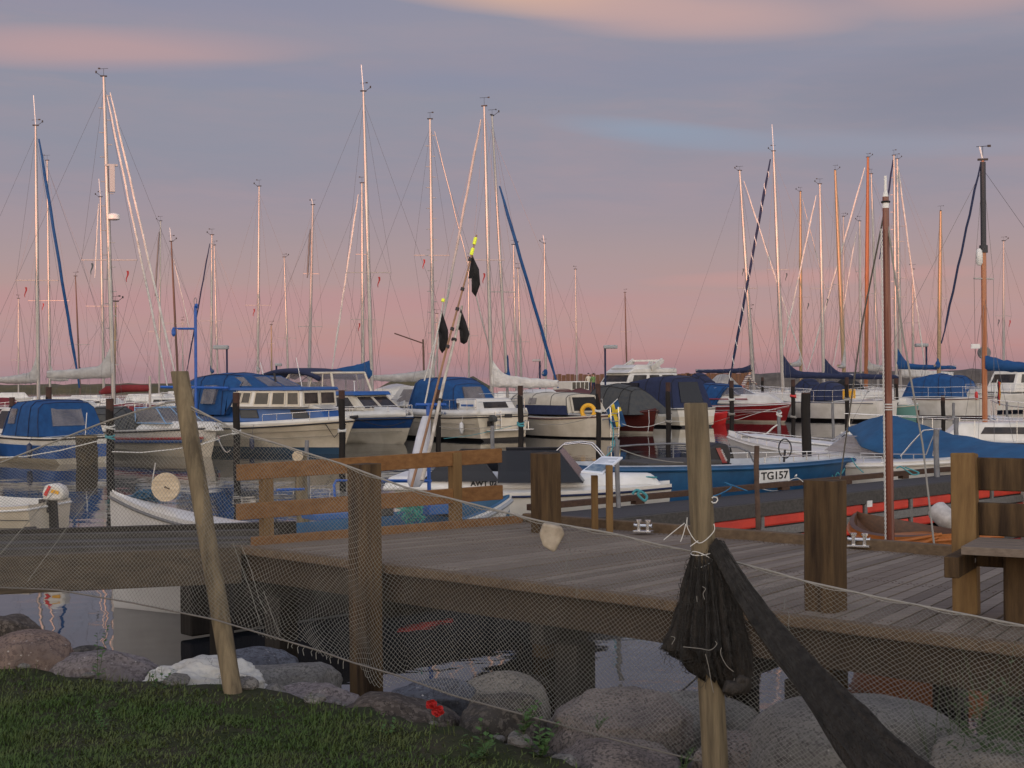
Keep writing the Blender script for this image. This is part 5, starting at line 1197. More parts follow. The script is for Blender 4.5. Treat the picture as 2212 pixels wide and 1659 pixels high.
shell(ba_, Fr(ba_, ba_.x(925), ba_.x(1085), za, 1.25, ba_.x(985), ba_.x(1040), za + .40, 1.0, ba_.root), 'aft_screen', 'R', M_tint, .012, M_rub)
shell(ba_, Fr(ba_, ba_.x(925), ba_.x(1085), za, 1.25, ba_.x(985), ba_.x(1040), za + .40, 1.0, ba_.root), 'aft_screen', 'L', M_tint, .012, M_rub)
shell(ba_, Fr(ba_, ba_.x(1085), ba_.x(1262), za - .02, 1.3, ba_.x(1085), ba_.x(1210), za + .42, .95, ba_.root), 'windshield', 'RLF', M_tint, .012, M_rub)
mb = MB(); mb.tube([(ba_.x(u), -.0, ba_.z(u, v)) for u, v in ((1190, 1010), (1200, 975), (1215, 961), (1250, 957), (1276, 960), (1290, 975), (1310, 1000))], .013, 7); mb.tube([(ba_.x(u), .5, ba_.z(u, v)) for u, v in ((1190, 1010), (1200, 975), (1215, 961), (1250, 957), (1276, 960), (1290, 975), (1310, 1000))], .013, 7)
mb.build('grab_arch', M_steel, ba_.root, smooth=60)
s_ = (ba_.x(1052) - shl.b[0].x) / (shl.b[1].x - shl.b[0].x); p0_ = shl.pt('R', s_, .42); ex_ = (shl.pt('R', s_ + .1, .42) - p0_).normalized(); ey_ = (shl.pt('R', s_, .8) - p0_).normalized(); ez_ = ex_.cross(ey_).normalized(); ey_ = ez_.cross(ex_)
tw_ = text('registration', 'AWT 02', .105, M_rub, ba_.root, (0, 0, 0), (0, 0, 0), bold=.004); tw_.matrix_local = Matrix.Translation(p0_ + ez_ * .006) @ Matrix((ex_, ey_, ez_)).transposed().to_4x4()
mb = MB(); xx = ba_.x(1385); mb.tube([(xx, -.10, 1.0), (xx + .1, -.12, 1.01), (xx + .22, -.10, 1.0)], .012, 5); mb.build('deck_cleat', M_trope, ba_.root)
# ---- TG157 open blue skiff
bt = Boat('fishing_skiff', 'long open blue fishing skiff with white number board moored beyond the pontoon', 'fishing boat', (1240, 22.6), (1846, 25.6), 1.7, (1.06, .98, .97), [M_tgblue, M_tgblue, M_tgblue], None, opn=True, zs=(.1, .6), rub=M_tgblue, deckmat=mat('skiff_inside', (.45, .47, .5), .5, c2=(.3, .32, .34), nscale=4), depth=.3, floor=.72, full=1.9)
text('skiff_number', 'TG157', .30, M_rub, bt.root, (0, 0, 0), (0, 0, 0), bold=.006, sx=.95)
tx = bpy.data.objects['skiff_number']
def on_side(b, u, z, off=.0):
    t = b.t_of(u); x = t * b.L; sg = b.near(); y = b.hb(t) * sg; y2 = b.hb(t + .02) * sg; yaw = math.atan2(y2 - y, .02 * b.L); return x, y + off * sg, z, yaw
x, y, z, yaw = on_side(bt, 1672, 1.02)
# number board: flat board against the side
u0, v0 = K(4, 562, 838); u1, v1 = K(4, 742, 828); u2, v2 = K(4, 748, 900); u3, v3 = K(4, 556, 918)
def side_pt(b, u, v, off):
    x = b.x(u); t = b.t_of(u); sg = b.near(); y = (b.hb(t) + off) * sg
    for _ in range(6):
        wpt = b.root.matrix_world @ Vector((x, y, 0)); d = wpt.y; z = 2.5 - (v - hor(u)) * d / F; xx_ = (u - 1106) / F * d
        dx = (xx_ - wpt.x) / math.cos(b.rz); x += dx * .8; y = (b.hb(x / b.L) + off) * sg
    return Vector((x, y, z))
bpy.context.view_layer.update()
c = [side_pt(bt, u, v, .03) for u, v in ((u3, v3), (u2, v2), (u1, v1), (u0, v0))]
nrm_ = (c[1] - c[0]).cross(c[3] - c[0]).normalized(); mb = MB(); mb.prism([p - nrm_ * .01 for p in c], nrm_ * .02); nbd = mb.build('number_board', M_white, bt.root)
ctr = (c[0] + c[1] + c[2] + c[3]) / 4; xax = ((c[1] - c[0]) + (c[2] - c[3])).normalized(); zax = nrm_; yax = zax.cross(xax).normalized(); xax = yax.cross(zax)
tx.matrix_local = Matrix.Translation(ctr + nrm_ * .012) @ Matrix((xax, yax, zax)).transposed().to_4x4()
hw_ = (c[1] - c[0]).length; tx.scale = (1, 1, 1); 
xs_ = [v_.co.x for v_ in tx.data.vertices]; ys_ = [v_.co.y for v_ in tx.data.vertices]; hh_ = (c[3] - c[0]).length; tx.scale = (hw_ * .88 / (max(xs_) - min(xs_)), hh_ * .62 / (max(ys_) - min(ys_)), 1)
mb = MB()
for z0 in (.10, .22):
    sg = bt.near(); mb.tube([(bt.L * t, (bt.hb(t) * (1 - .06 * t) + .012) * sg, bt.sz(t) - .25 - z0) for t in np.linspace(.82, .97, 6)], .010, 5)
mb.build('bow_stripes', M_white, bt.root)
for t in (.18, .42, .66):
    mb = MB(); hwid = bt.hb(t) * .9; mb.box((bt.L * t, 0, bt.sz(t) - .22), (.28, hwid * 2, .05)); mb.build('thwart', M_white if t > .3 else M_jet, bt.root, bevel=.01)
mb = MB(); mb.box((bt.L * .30, 0, bt.sz(.3) - .02), (1.5, 1.1, .16)); mb.build('net_table', M_jet, bt.root, bevel=.02)
mb = MB(); mb.tube([(bt.x(u), .35, bt.z(u, v)) for u, v in ((1335, 1008), (1338, 968), (1400, 963), (1480, 960), (1560, 963), (1620, 968), (1645, 978), (1655, 1000))], .018, 7)
for u, v in ((1480, 960), (1590, 965)): mb.tube([(bt.x(u), .35, bt.z(u, v)), (bt.x(u), .35, .8)], .013, 6)
mb.build('hand_rail', M_galv, bt.root, smooth=60)
bt.rail(bt.x(1590), bt.x(1800), .10, 6, mid=False, r=.010)
ob = outboard(bt, bt.x(1552), .95, 1.05, M_rub, y=.0)
mb = MB(); mb.prism([(bt.x(1552) - .2, -.1655, 1.24), (bt.x(1552) - .10, -.1655, 1.24), (bt.x(1552) + .04, -.1655, .98), (bt.x(1552) - .06, -.1655, .98)], (0, -.006, 0)); mb.build('red_flash', M_red, ob)
text('motor_lettering', 'MARINER', .055, M_white, ob, (bt.x(1552) - .03, -.172, 1.11), (R(90), R(60), 0), ext=.001)
mb = MB(); x = bt.x(1690); mb.tube([(x, 0, .75), (x + .05, 0, 1.15)], .02, 6); mb.tube([(x + .05 + .0, .17 * math.cos(a), 1.17 + .17 * math.sin(a)) for a in np.linspace(0, 6.283, 15)], .012, 5); mb.build('steering_wheel', M_rub, bt.root)
# ---- white speedboat bow left, and low white boat bow right
bc = Boat('speedboat', 'low white speedboat with pointed bow to the left beside the blue tarpaulin', 'motor boat', (2085, 26.8), (1572, 33.5), 2.0, (.80, .86, 1.05), [M_greyhull, M_greyhull, M_greyhull], None, zs=(.1, .5), full=2.0, rub=M_gel, camber=.10)
wc = Fr(bc, bc.x(1965), bc.x(1835), bc.sz(.4) + .04, 1.4, bc.x(1950), bc.x(1870), bc.sz(.4) + .36, 1.1, bc.root)
shell(bc, wc, 'windshield', 'RLF', mat('pale_vinyl', (.35, .32, .32), .12, alpha=.4), .01, M_steel)
bc.rail(bc.L * .55, bc.L * .93, .10, 6, mid=False, r=.010, bowclose=True)
mb = MB(); mb.beam((bc.L * .35, 0, bc.sz(.4) + .09), (bc.L * .9, 0, bc.sz(.9) + .07), .5, .04); mb.build('deck_mat', M_white, bc.root, bevel=.01)
be = Boat('motor_boat', 'white low motor boat with curved steel bow rail just beyond the pontoon', 'motor boat', (1700, 27.6), (2062, 24.4), 1.7, (.86, .86, .98), [M_greyc, M_greyc, M_gel], None, zs=(.1, .5), rub=M_gel, camber=.04, full=2.2)
mb = MB()
for y in (-.35, .35): mb.tube([(be.x(u), y * (1 - .25 * i), be.z(u, v)) for i, (u, v) in enumerate(((1972, 984), (1990, 955), (2008, 929), (2025, 927)))], .014, 7)
mb.tube([(be.x(2025), -.09, be.z(2025, 927)), (be.x(2025), .09, be.z(2025, 927))], .014, 7); mb.tube([(be.x(2025), 0, be.z(2025, 927)), (be.x(2014), 0, be.z(2014, 985))], .014, 7); mb.build('bow_rail', M_steel, be.root, smooth=60)
be.rail(be.L * .3, be.L * .72, .09, 5, mid=False, r=.010)
# ---- boat under blue tarpaulin
bb_ = Boat('covered_boat', 'boat wholly covered by a ridged blue tarpaulin sloping down to the right', 'boat', (1840, 29.8), (2420, 23.0), 2.1, (.85, .8, .95), [M_greyhull, M_greyhull, M_gel], None, zs=(.1, .5), full=2.0)
rid = [(1836, 923), (1870, 908), (1906, 897), (1935, 899), (1985, 916), (2050, 937), (2110, 950), (2212, 962), (2300, 972), (2420, 985)]
low = [(1836, 925), (1870, 935), (1906, 947), (1935, 957), (1985, 972), (2050, 990), (2110, 990), (2212, 992), (2300, 1000), (2420, 1005)]
rows = []
for u in np.linspace(1836, 2415, 40):
    zt = bb_.z(u, interp(rid, u)); zl = min(bb_.z(u, interp(low, u)), zt - .02); x = bb_.x(u); t = min(.99, max(0, x / bb_.L)); w_ = bb_.hb(t) * 1.02
    if u < 1950: w_ *= .12 + .88 * (u - 1836) / 114
    rows.append([(x, y * w_, zl + (zt - zl) * (1 - abs(y) ** 1.0) + .03 * fbm((x * 1.5, y * 2, 1))) for y in np.linspace(-1, 1, 13)])
mb = MB(); mb.grid(rows); mb.build('tarpaulin', M_tarp, bb_.root, smooth=55, solid=.02)
mb = MB()
for y, (u, v) in ((0, (1760, 976)), (-.5, (1790, 1000))): mb.tube([(bb_.x(1838), 0, bb_.z(1838, 924)), (bb_.x(u), y, bb_.z(u, v))], .012, 6)
mb.tube([(bb_.x(1858), 0, bb_.z(1858, 918)), (bb_.x(1858), 0, .8)], .014, 6); mb.build('tent_pole', M_steel, bb_.root)
# ---- dark-hulled sailing boat hull behind tarp carries the brown mast (mast added with the sail boats)
# ---- grey hull + white boat at left foreground (behind jetty)
bf = Boat('rowing_boat', 'slim white boat with grey gunwale lying beyond the jetty behind the leaning pole', 'boat', (600, 14.7), (236, 15.4), .5, (.93, 1.02, 1.27), [M_greyhull, M_greyhull, M_greyhull], None, opn=False, zs=(.05, .5), rub=mat('grey_gunwale', (.12, .12, .125), .6), full=1.8, depth=.25, rake=.02, camber=.02)
# round wooden disc
dc = D(358, 1052, 15.3); mb = MB(); mb.tube([dc + Vector((0, -.02, 0)), dc + Vector((0.004, .02, 0))], 31 / F * 15.3, 36); mb2 = MB()
dk = mb.build('round_disc', mat('disc_wood', (.60, .50, .36), .7, c2=(.42, .33, .22), nscale=3, stretch=(1, 1, 9)), None); tag(dk, 'pale round wooden disc standing on the grey gunwale of the white boat', 'disc')
mb2.tube([dc + Vector((0, -.03, 0)), dc + Vector((0, -.02, 0))], .012, 8); mb2.tube([dc + Vector((0, -.028, 0)), dc + Vector((.05, -.028, -.02))], .006, 4); mb2.build('hub', M_rust, dk)
mb = MB(); mb.tube([D(*K(9, 1770, 1480), 15.4), D(*K(9, 1785, 1320), 15.4), D(*K(9, 1812, 1160), 15.4)], .007, 5); tag(mb.build('thin_rod', M_whsail), 'thin white rod standing beside the round disc', 'rod')
mb = MB(); rr_ = random.Random(2)
for k in range(26): p = D(*K(9, 1690 + rr_.gauss(0, 45), 1535 + rr_.gauss(0, 18)), 15.5); mb.tube([p, p + Vector((rr_.uniform(-.15, .15), rr_.uniform(-.1, .1), rr_.uniform(-.03, .05))), p + Vector((rr_.uniform(-.2, .2), 0, rr_.uniform(-.06, .02)))], .012, 5)
tag(mb.build('rope_heap', mat('blue_rope', (.03, .10, .18), .9)), 'heap of blue rope beside the round wooden disc', 'rope')
# ---- tiny white dinghy far left with outboard
bg = Boat('dinghy', 'small white clinker dinghy with white outboard at the left edge', 'dinghy', (106, 21.2), (-200, 21.6), 1.5, (.66, .66, .86), [M_cream, M_cream, M_cream], None, opn=True, zs=(.08, .5), rub=M_white, floor=.15)
eo = outboard(bg, -.02, .68, .72, M_gel)
mb = MB(); yy = bg.near() * .112
for (pa_, pb_, mm) in (((-.20, .80), (-.08, .83), M_yel), ((-.06, .90), (.02, .76), M_bright)):
    q = MB(); q.beam((pa_[0], yy * 1.02, pa_[1]), (pb_[0], yy * 1.02, pb_[1]), .01, .05, upv=(0, 0, 1)); q.build('decal', mm, eo)
mb = MB()
for z in (.2, .32, .44):
    mb.tube([(bg.L * t, (bg.hb(t) * .985 + .004) * bg.near(), z + .12 * t * t) for t in np.linspace(0, .95, 12)], .006, 4)
mb.build('plank_seams', M_greyc, bg.root)
# ---- blue/white open fishing boat behind the railing, carries flag poles
bh = Boat('fishing_boat', 'open blue and white fishing boat with blue steel frame behind the railing', 'fishing boat', (470, 15.6), (1103, 17.8), 1.7, (.80, .74, .98), [M_gel, M_gel, M_white], None, opn=True, zs=(.08, .5), rub=mat('grey_rim', (.30, .32, .34), .5), deckmat=mat('boat_blue_inside', (.012, .075, .16), .5, c2=(.016, .10, .20), nscale=3), floor=.3)
mb = MB(); X_ = lambda u, v, y=0.0: Vector((bh.x(u), y, bh.z(u, v)))
mb.tube([X_(915, 871, -.1), X_(916, 1100, -.1)], .024, 8); mb.tube([X_(889, 874, -.1), X_(953, 874, -.1)], .02, 8); mb.tube([X_(745, 1038, -.1), X_(920, 1038, -.1)], .02, 8)
mb.tube([X_(713, 1090, -.1), X_(711, 1045, -.1), X_(716, 1037, -.1), X_(748, 1037, -.1), X_(750, 1090, -.1)], .016, 8); mb.tube([X_(680, 1060, .3), X_(620, 1062, .3)], .016, 6)
mb.build('steel_frame', M_bblue, bh.root, smooth=50)
for (u0, u1, v0, v1) in ((672, 750, 1106, 1124), (915, 972, 1088, 1112)):
    mb = MB(); a = X_(u0, v1, .1); b = X_(u1, v0, .1); mb.box(((a.x + b.x) / 2, .1, (a.z + b.z) / 2), (abs(b.x - a.x), .4, abs(b.z - a.z))); o = mb.build('fish_box', M_box, None, bevel=.01)
    o.matrix_world = bh.root.matrix_basis.copy(); tag(o, 'blue plastic fish box left in the open fishing boat' if u0 < 700 else 'blue plastic fish box under the blue steel frame', 'box')
mb = MB(); rr_ = random.Random(8)
for k in range(60): p = X_(868 + rr_.gauss(0, 9), 1095 + rr_.gauss(0, 10), -.2 + rr_.gauss(0, .05)); mb.tube([p, p + Vector((rr_.uniform(-.08, .08), rr_.uniform(-.05, .05), rr_.uniform(-.1, .06))), p + Vector((rr_.uniform(-.1, .1), 0, rr_.uniform(-.12, 0)))], .008, 4)
o = mb.build('rope_heap', mat('green_net_rope', (.05, .30, .24), .9), None); o.matrix_world = bh.root.matrix_basis.copy(); tag(o, 'heap of turquoise net rope in the open fishing boat', 'rope')
mb = MB()
for (u, c_) in ((845, .3), (985, .2)): a = X_(u, 1098, c_); mb.box(a, (.22, .3, .22))
mb.build('storage_tub', M_jet, bh.root, bevel=.02)
# white wrapped bundle and flag poles
mb = MB(); rows = []
pf_ = [(0, .06), (.05, .10), (.35, .105), (.7, .085), (.92, .06), (1, .045)]; pa2 = D(*K(2, 1105, 940), 16.6); pb2 = D(*K(2, 1178, 498), 16.7)
for t in np.linspace(0, 1, 14): r_ = interp(pf_, t); c = pa2.lerp(pb2, t); rows.append([c + Vector((math.cos(q) * r_ * (1 + .07 * math.sin(5 * q + 2 * t)), math.sin(q) * r_, 0)) for q in [2 * math.pi * j / 20 for j in range(20)]])
mb.grid(rows, closed=True); mb.f.append(tuple(range(260, 280))); mb.mi.append(0)
tag(mb.build('wrapped_bundle', mat('white_plastic_wrap', (.52, .54, .60), .35, c2=(.42, .44, .5), nscale=4, bump=.3), None, smooth=60), 'tall white plastic-wrapped bundle beside the blue steel frame', 'bundle')
M_bam = mat('bamboo', (.34, .19, .10), .6, c2=(.22, .12, .07), nscale=4); M_refl = mat('reflector_yellow', (.80, .90, .04), .35)
def flagpole(label, a, b, r0_, r1_, m_, refl=(), flag=None, d0=16.4, d1=16.9, bands=()):
    pa_, pb_ = D(*a, d0), D(*b, d1); o = empty('marker_pole', pa_); tag(o, label, 'marker pole', 'leaning net marker poles')
    mb = MB(); ax_ = pb_ - pa_; mb.tube([(0, 0, 0)] + [tuple(ax_ * t + Vector((.006 * math.sin(t * 9), 0, 0))) for t in np.linspace(.1, 1, 9)], [r0_ + (r1_ - r0_) * t for t in [0] + list(np.linspace(.1, 1, 9))], 8); mb.build('pole', m_, o, smooth=60)
    for t in refl: mb = MB(); mb.tube([tuple(ax_ * (t - .014)), tuple(ax_ * (t + .014))], .021, 10); mb.build('reflector_band', M_refl, o)
    for t in bands: mb = MB(); mb.tube([tuple(ax_ * (t - .006)), tuple(ax_ * (t + .006))], r0_ * 1.4, 10); mb.build('tape_band', M_rub, o)
    if flag:
        pts = [D(*p, d1 - .05) - pa_ for p in flag]; c = sum(pts, Vector()) / len(pts); mb = MB(); k = len(pts)
        inner = [[p.lerp(c, f_) + Vector((0, .07 * math.sin(i * 1.7 + f_ * 4) * (1 - f_ * .5) * .4, 0)) for i, p in enumerate(pts)] for f_ in (0, .35, .7)]
        mb.grid([r_ for r_ in inner], closed=True); o_ = len(mb.v); mb.v.append(tuple(c)); 
        for i in range(k): mb.f.append((2 * k + i, 2 * k + (i + 1) % k, o_)); mb.mi.append(0)
        mb.build('flag', M_black, o, smooth=80, solid=.008)
    return o
flagpole('tallest bamboo marker pole with two yellow bands and a black flag', K(2, 1085, 940), K(7, 402, 770), .017, .009, M_bam, (.975, .932), [K(7, *p) for p in ((383, 870), (393, 895), (415, 940), (420, 1015), (398, 1075), (378, 1050), (380, 985), (362, 985), (372, 915))], bands=(.78, .70, .62, .55, .90))
flagpole('thick white marker pole with a black flag on its right', K(2, 1150, 900), K(7, 330, 1120), .024, .014, mat('worn_white_pole', (.55, .52, .47), .6, c2=(.30, .26, .22), nscale=9), (), [K(7, *p) for p in ((325, 1135), (350, 1200), (368, 1260), (355, 1300), (340, 1310), (322, 1300), (318, 1240), (303, 1230), (312, 1180))], bands=(.8, .45), d0=16.2)
flagpole('thin white marker pole with one yellow band and a black flag', K(2, 1170, 420), K(7, 240, 1078), .010, .008, M_whsail, (.97,), [K(7, *p) for p in ((230, 1145), (245, 1190), (262, 1240), (262, 1320), (232, 1355), (217, 1330), (218, 1280), (214, 1240), (222, 1190))], d0=16.6)
flagpole('thin plain white marker pole leaning left of the others', K(2, 1165, 280), K(7, 225, 1200), .009, .007, M_whsail, d0=17, d1=17.2)
# ================================================================== SAILING BOATS
SG = 'sailing boats moored in the marina'
M_pink = M_alu
def sailboat(label, top, base, d, w_, mm, boom=None, cover=None, stay=None, staym=None, spread=(), hull=None, hlen=None, bowdir=None, ant=0, vane=True, steps=False, stay_r=.06, group=SG, detail=True, hullz=.95, flags=(), extra=None, zb=None, nstay=1):
    """mast given by its top and a lower pixel; the hull lies below it. boom = (end u, end v, height at mast, thickness)"""
    T = D(*top, d); Bp = D(*base, d); ax = (Bp - T); zb = zb if zb is not None else 1.25
    Mb = T + ax * ((T.z - zb) / (T.z - Bp.z)) if abs(T.z - Bp.z) > .1 else Bp
    H = T.z - zb; r = w_ / 2 / F * d
    hl = hlen or max(5.5, min(11, H * .78)); sgn = 1
    if boom: sgn = -1 if boom[0] > base[0] else 1
    if bowdir is not None: sgn = bowdir
    ang = R(random.Random(label).uniform(12, 32)) * (1 if random.Random(label + 'a').random() > .5 else -1)
    if boom and len(boom) > 4: ang = R(boom[4])
    fwd = Vector((sgn * math.cos(ang), math.sin(ang), 0))
    S = Mb - fwd * hl * .56; S.z = 0; Bw = S + fwd * hl
    hm = hull or [M_rub, M_gel, M_gel]
    b = Boat('sailing_boat', label, 'sailing boat', (S.x, S.y), (Bw.x, Bw.y), hl * .31, (hullz * .95, hullz * .9, hullz * 1.15), hm, group, xy=True, zs=(.08, .5), full=1.9, tw=.62, rake=.12, rub=None, camber=.06, depth=.3)
    inv = Matrix.Rotation(-b.rz, 4, 'Z') @ Matrix.Translation(-S)
    def lo(p): return inv @ Vector(p)
    c = b.cab('coachroof', (hl * .30, hl * .70, hullz * .9), (hl * .33, hl * .64, hullz + .42), (hl * .2, hl * .12), (hl * .16, hl * .09), M_gel, px=False, bevel=.05)
    if detail: c.panel('window', 'R', .15, .75, .4, .75, M_glass); b.rail(hl * .02, hl * .97, .55, 8, mid=False, r=.011, bowclose=True)
    mb = MB(); n = 8; mb.tube([lo(Mb.lerp(T, k / n)) for k in range(n + 1)], [r * (1.0 if k < 6 else 1.0 - .14 * (k - 5)) for k in range(n + 1)], 10); mast = mb.build('mast', mm, b.root, smooth=60)
    # masthead
    mb = MB(); mb.box(lo(T + Vector((0, 0, .03))), (.26, .07, .05)); vr = random.Random(label + 'v'); q_ = vr.choice((-1, 1)); hv = vr.uniform(.22, .38); wv = vr.uniform(.12, .2)
    if vane:
        mb.tube([lo(T), lo(T + Vector((0, 0, hv)))], .007, 4); mb.tube([lo(T + Vector((-wv, 0, hv))), lo(T + Vector((wv, 0, hv + .02)))], .008, 4); mb.box(lo(T + Vector((wv * q_, 0, hv + .02))), (.09, .01, .06))
        if vr.random() < .5: mb.tube([lo(T + Vector((.1 * q_, 0, .03))), lo(T + Vector((.3 * q_, 0, .18)))], .010, 4); mb.tube([lo(T + Vector((.3 * q_, 0, .15))), lo(T + Vector((.3 * q_, 0, .24)))], .035, 6)
    mb.build('masthead_vane', M_rub, mast)
    if ant: mb = MB(); mb.tube([lo(T), lo(T + Vector((-.08, 0, ant / F * d)))], .02, 5); mb.build('antenna', M_white, mast)
    # standing rigging
    mb = MB(); bowp = Bw - fwd * .15 + Vector((0, 0, hullz * 1.15)); sternp = S + fwd * .1 + Vector((0, 0, hullz)); side = Vector((-fwd.y, fwd.x, 0)) * hl * .14
    wr = .0055 if d < 80 else .0065
    tk = Mb.lerp(T, .97)
    mb.tube([lo(tk), lo(bowp)], wr, 3); mb.tube([lo(tk), lo(sternp)], wr, 3)
    for sg in (1, -1):
        cpl = Mb + side * sg + Vector((0, 0, -.25)); pts = [tk]
        for (v, hwp) in spread:
            t = (v - base[1]) / (top[1] - base[1]); c0 = Bp.lerp(T, t); pts.append(c0 + Vector((sg * hwp / F * d * .98, sg * .25, 0)) if False else c0 + Vector((sg * hwp / F * d, 0, 0)))
        if spread: mb.tube([lo(p) for p in pts + [cpl]], wr, 3)
        else: mb.tube([lo(tk), lo(cpl)], wr, 3)
        mb.tube([lo(Mb.lerp(T, .5)), lo(cpl + fwd * .4)], wr, 3); mb.tube([lo(Mb.lerp(T, .52)), lo(cpl - fwd * .5)], wr, 3)
    mb.build('rigging', M_wire, b.root)
    for (v, hwp) in spread:
        t = (v - base[1]) / (top[1] - base[1]); c0 = Bp.lerp(T, t); mb = MB()
        mb.beam(lo(c0 + Vector((-hwp / F * d, .0, 0))), lo(c0 + Vector((hwp / F * d, 0, -.02))), .09, .035); mb.build('spreader', M_aludk, mast)
    if steps:
        mb = MB()
        for k in range(24): t = .1 + .88 * k / 24; c0 = Mb.lerp(T, t); mb.box(lo(c0 + Vector(((1 if k % 2 else -1) * (r + .07), 0, 0))), (.16, .05, .03), b.rz)
        mb.build('mast_steps', M_aludk, mast)
    for (dv, dx, col_) in flags:
        p = Bp.lerp(T, (dv - base[1]) / (top[1] - base[1])) + Vector((dx / F * d, 0, 0)); mb = MB(); s_ = .38
        mb.grid([[lo(p + Vector((.03 * math.sin(k) + j * .09 * (1 - k / 8), 0, -k * .075))) for j in (0, 1)] for k in range(7)]); mb.build('burgee', col_, b.root, solid=.01)
    if stay:
        ks = stay if isinstance(stay, list) else [stay]
        for (p0, p1) in ks:
            a = D(*p0, d); e = D(*p1, d - .3 if len(ks) == 1 else d); mb = MB(); n = 14; mb.tube([lo(a.lerp(e, k / n) + Vector((.010 * math.sin(k * 2.1), 0, 0))) for k in range(n + 1)], [stay_r * (.5 + .5 * min(1, k / 2)) * (1 if k < n - 1 else .6) for k in range(n + 1)], 8)
            o = mb.build('furled_sail', staym or M_sail, b.root, smooth=60)
            if extra == 'stripe':
                mb = MB(); Ld = (e - a).length; N_ = 150
                mb.tube([lo(a.lerp(e, k / N_) + Vector((math.cos(k * .55) * stay_r * 1.08, math.sin(k * .55) * stay_r * 1.08, 0))) for k in range(8, N_)], .022, 4); mb.build('white_spiral', M_white, o)
    if boom:
        ue, ve, rise, thick = boom[:4]; zbm = D(base[0], ve, d).z
        E = D(ue, ve, d) ; hb_ = abs(E.x - Mb.x) / max(.2, math.cos(ang)); Mx = Mb.copy(); Mx.z = D(base[0], ve, d).z
        bd = -fwd; E = Mx + bd * hb_; E.z = D(ue, ve, d).z
        mb = MB(); mb.tube([lo(Mx), lo(E)], .07, 8); bo = mb.build('boom', mm if mm is not M_vmast else M_vmast, b.root, smooth=60)
        if cover:
            rs_ = rise / F * d; th = thick / F * d; rows = []; NN = 26
            for k in range(NN + 1):
                t = k / NN; h = th * (.5 + .55 * (1 - t)) + rs_ * max(0, 1 - t * 4.2) ** 1.7; hw2 = (.10 + .10 * math.sin(math.pi * min(1, t * 1.1 + .05))) * (1 if t < .97 else .5)
                c0 = Mx.lerp(E, t) + Vector((0, 0, -.05)); rr2 = []
                for j in range(12):
                    q = 2 * math.pi * j / 12; yy = math.cos(q) * hw2 * (1 if math.sin(q) < 0 else max(.25, 1 - .5 * (h > .5))); zz = (math.sin(q) * .5 + .5) * h - th * .25 - .05 * math.sin(math.pi * t)
                    p = c0 + Vector((-bd.y * yy, bd.x * yy, zz + .03 * fbm((t * 14, q, len(label))))) + bd * (-.04 if False else 0)
                    rr2.append(lo(p))
                rows.append(rr2)
            mb = MB(); mb.grid(rows, closed=True); mb.f.append(tuple(range(12))); mb.mi.append(0); mb.f.append(tuple(range(NN * 12, NN * 12 + 12))[::-1]); mb.mi.append(0)
            mb.build('sail_cover', cover, bo, smooth=70)
    b.lo = lo; b.Mb = Mb; b.T = T; b.fwd = fwd; return b
F_red = mat('small_red_flag', (.35, .03, .03), .8); F_grey = mat('small_grey_flag', (.06, .08, .09), .8)
S = sailboat
S('sailing boat with silver mast and blue furled foresail at the far left', (77, 272), (83, 850), 62, 8, M_alu, (5, 818, 48, 26, 12), M_sail, ((84, 300), (172, 838)), M_can, [(605, 46)], ant=66, stay_r=.065, hlen=9.5, flags=[(620, -27, F_red)])
S('sailing boat with a slim pink-lit mast right of the leftmost silver mast', (102, 347), (108, 840), 92, 5.5, M_alu, (150, 815, 20, 22, 10), M_sail, None, None, [(649, 45)], flags=[(655, -14, F_red)], detail=False)
S('far small sailing boat with faint mast at the left edge', (40, 645), (40, 810), 125, 3.5, M_alu, detail=False, spread=[(778, 17)])
b = S('large sailing boat with stepped mast, radar dome and two pale furled stays', (224, 166), (245, 845), 56, 10, M_alu, (112, 806, 55, 30, 14), M_sail, [((231, 205), (362, 835)), ((238, 200), (384, 835))], M_whsail, [(561, 60), (771, 5)], steps=True, hlen=11, stay_r=.045, ant=0, flags=[(568, -40, F_grey), (585, 36, F_red)])
mb = MB(); rd_ = D(246, 468, 56); mb.tube([b.lo(rd_ + Vector((0, 0, z))) for z in (-.14, -.1, .06, .12, .15)], [.14, .24, .24, .16, .03], 14); mb.build('radar_dome', M_white, b.root, smooth=50)
mb = MB(); q = D(240, 357, 56); mb.box(b.lo(q), (.5, .15, .08)); q = D(236, 385, 56); mb.box(b.lo(q + Vector((.12, 0, 0))), (.2, .2, 1.1)); mb.build('mast_lamp', M_lampg, b.root)
S('sailing boat with short white mizzen right beside the stepped mast', (250, 652), (247, 830), 60, 5, M_gold, detail=False, hlen=6)
S('sailing boat whose pinkish mast rises close left of the stepped mast', (217, 426), (224, 830), 84, 6, M_alu, None, None, ((213, 440), (205, 600)), M_whsail, [(661, 35)], ant=40, stay_r=.04)
S('small sailing boat with a brown mast left of the stepped mast', (163, 597), (172, 815), 100, 3.5, M_dkmast, (195, 806, 6, 12, 10), M_can, detail=False, spread=[(744, 24)])
S('sailing boat with thin pale mast between the double stays and the brown mast', (347, 478), (344, 812), 104, 4, M_alu, None, None, ((344, 500), (335, 640)), M_wire, [(716, 24)], detail=False)
S('sailing boat with dark brown wooden mast above the leaning pole', (370, 522), (384, 812), 84, 5, M_dkmast, None, None, ((375, 560), (415, 735)), M_whsail, [(698, 26)], ant=30, stay_r=.025)
S('sailing boat with pale mast and dark furled stay right of the blue hoist', (458, 508), (456, 810), 88, 5, M_alu, (462, 800, 22, 12, 10), M_can, ((453, 526), (403, 805)), M_navy, [(693, 24)], stay_r=.045)
S('slender sailing boat with silver mast just right of the dark furled stay', (463, 530), (470, 812), 106, 4, M_alu, spread=[(728, 12)], detail=False)
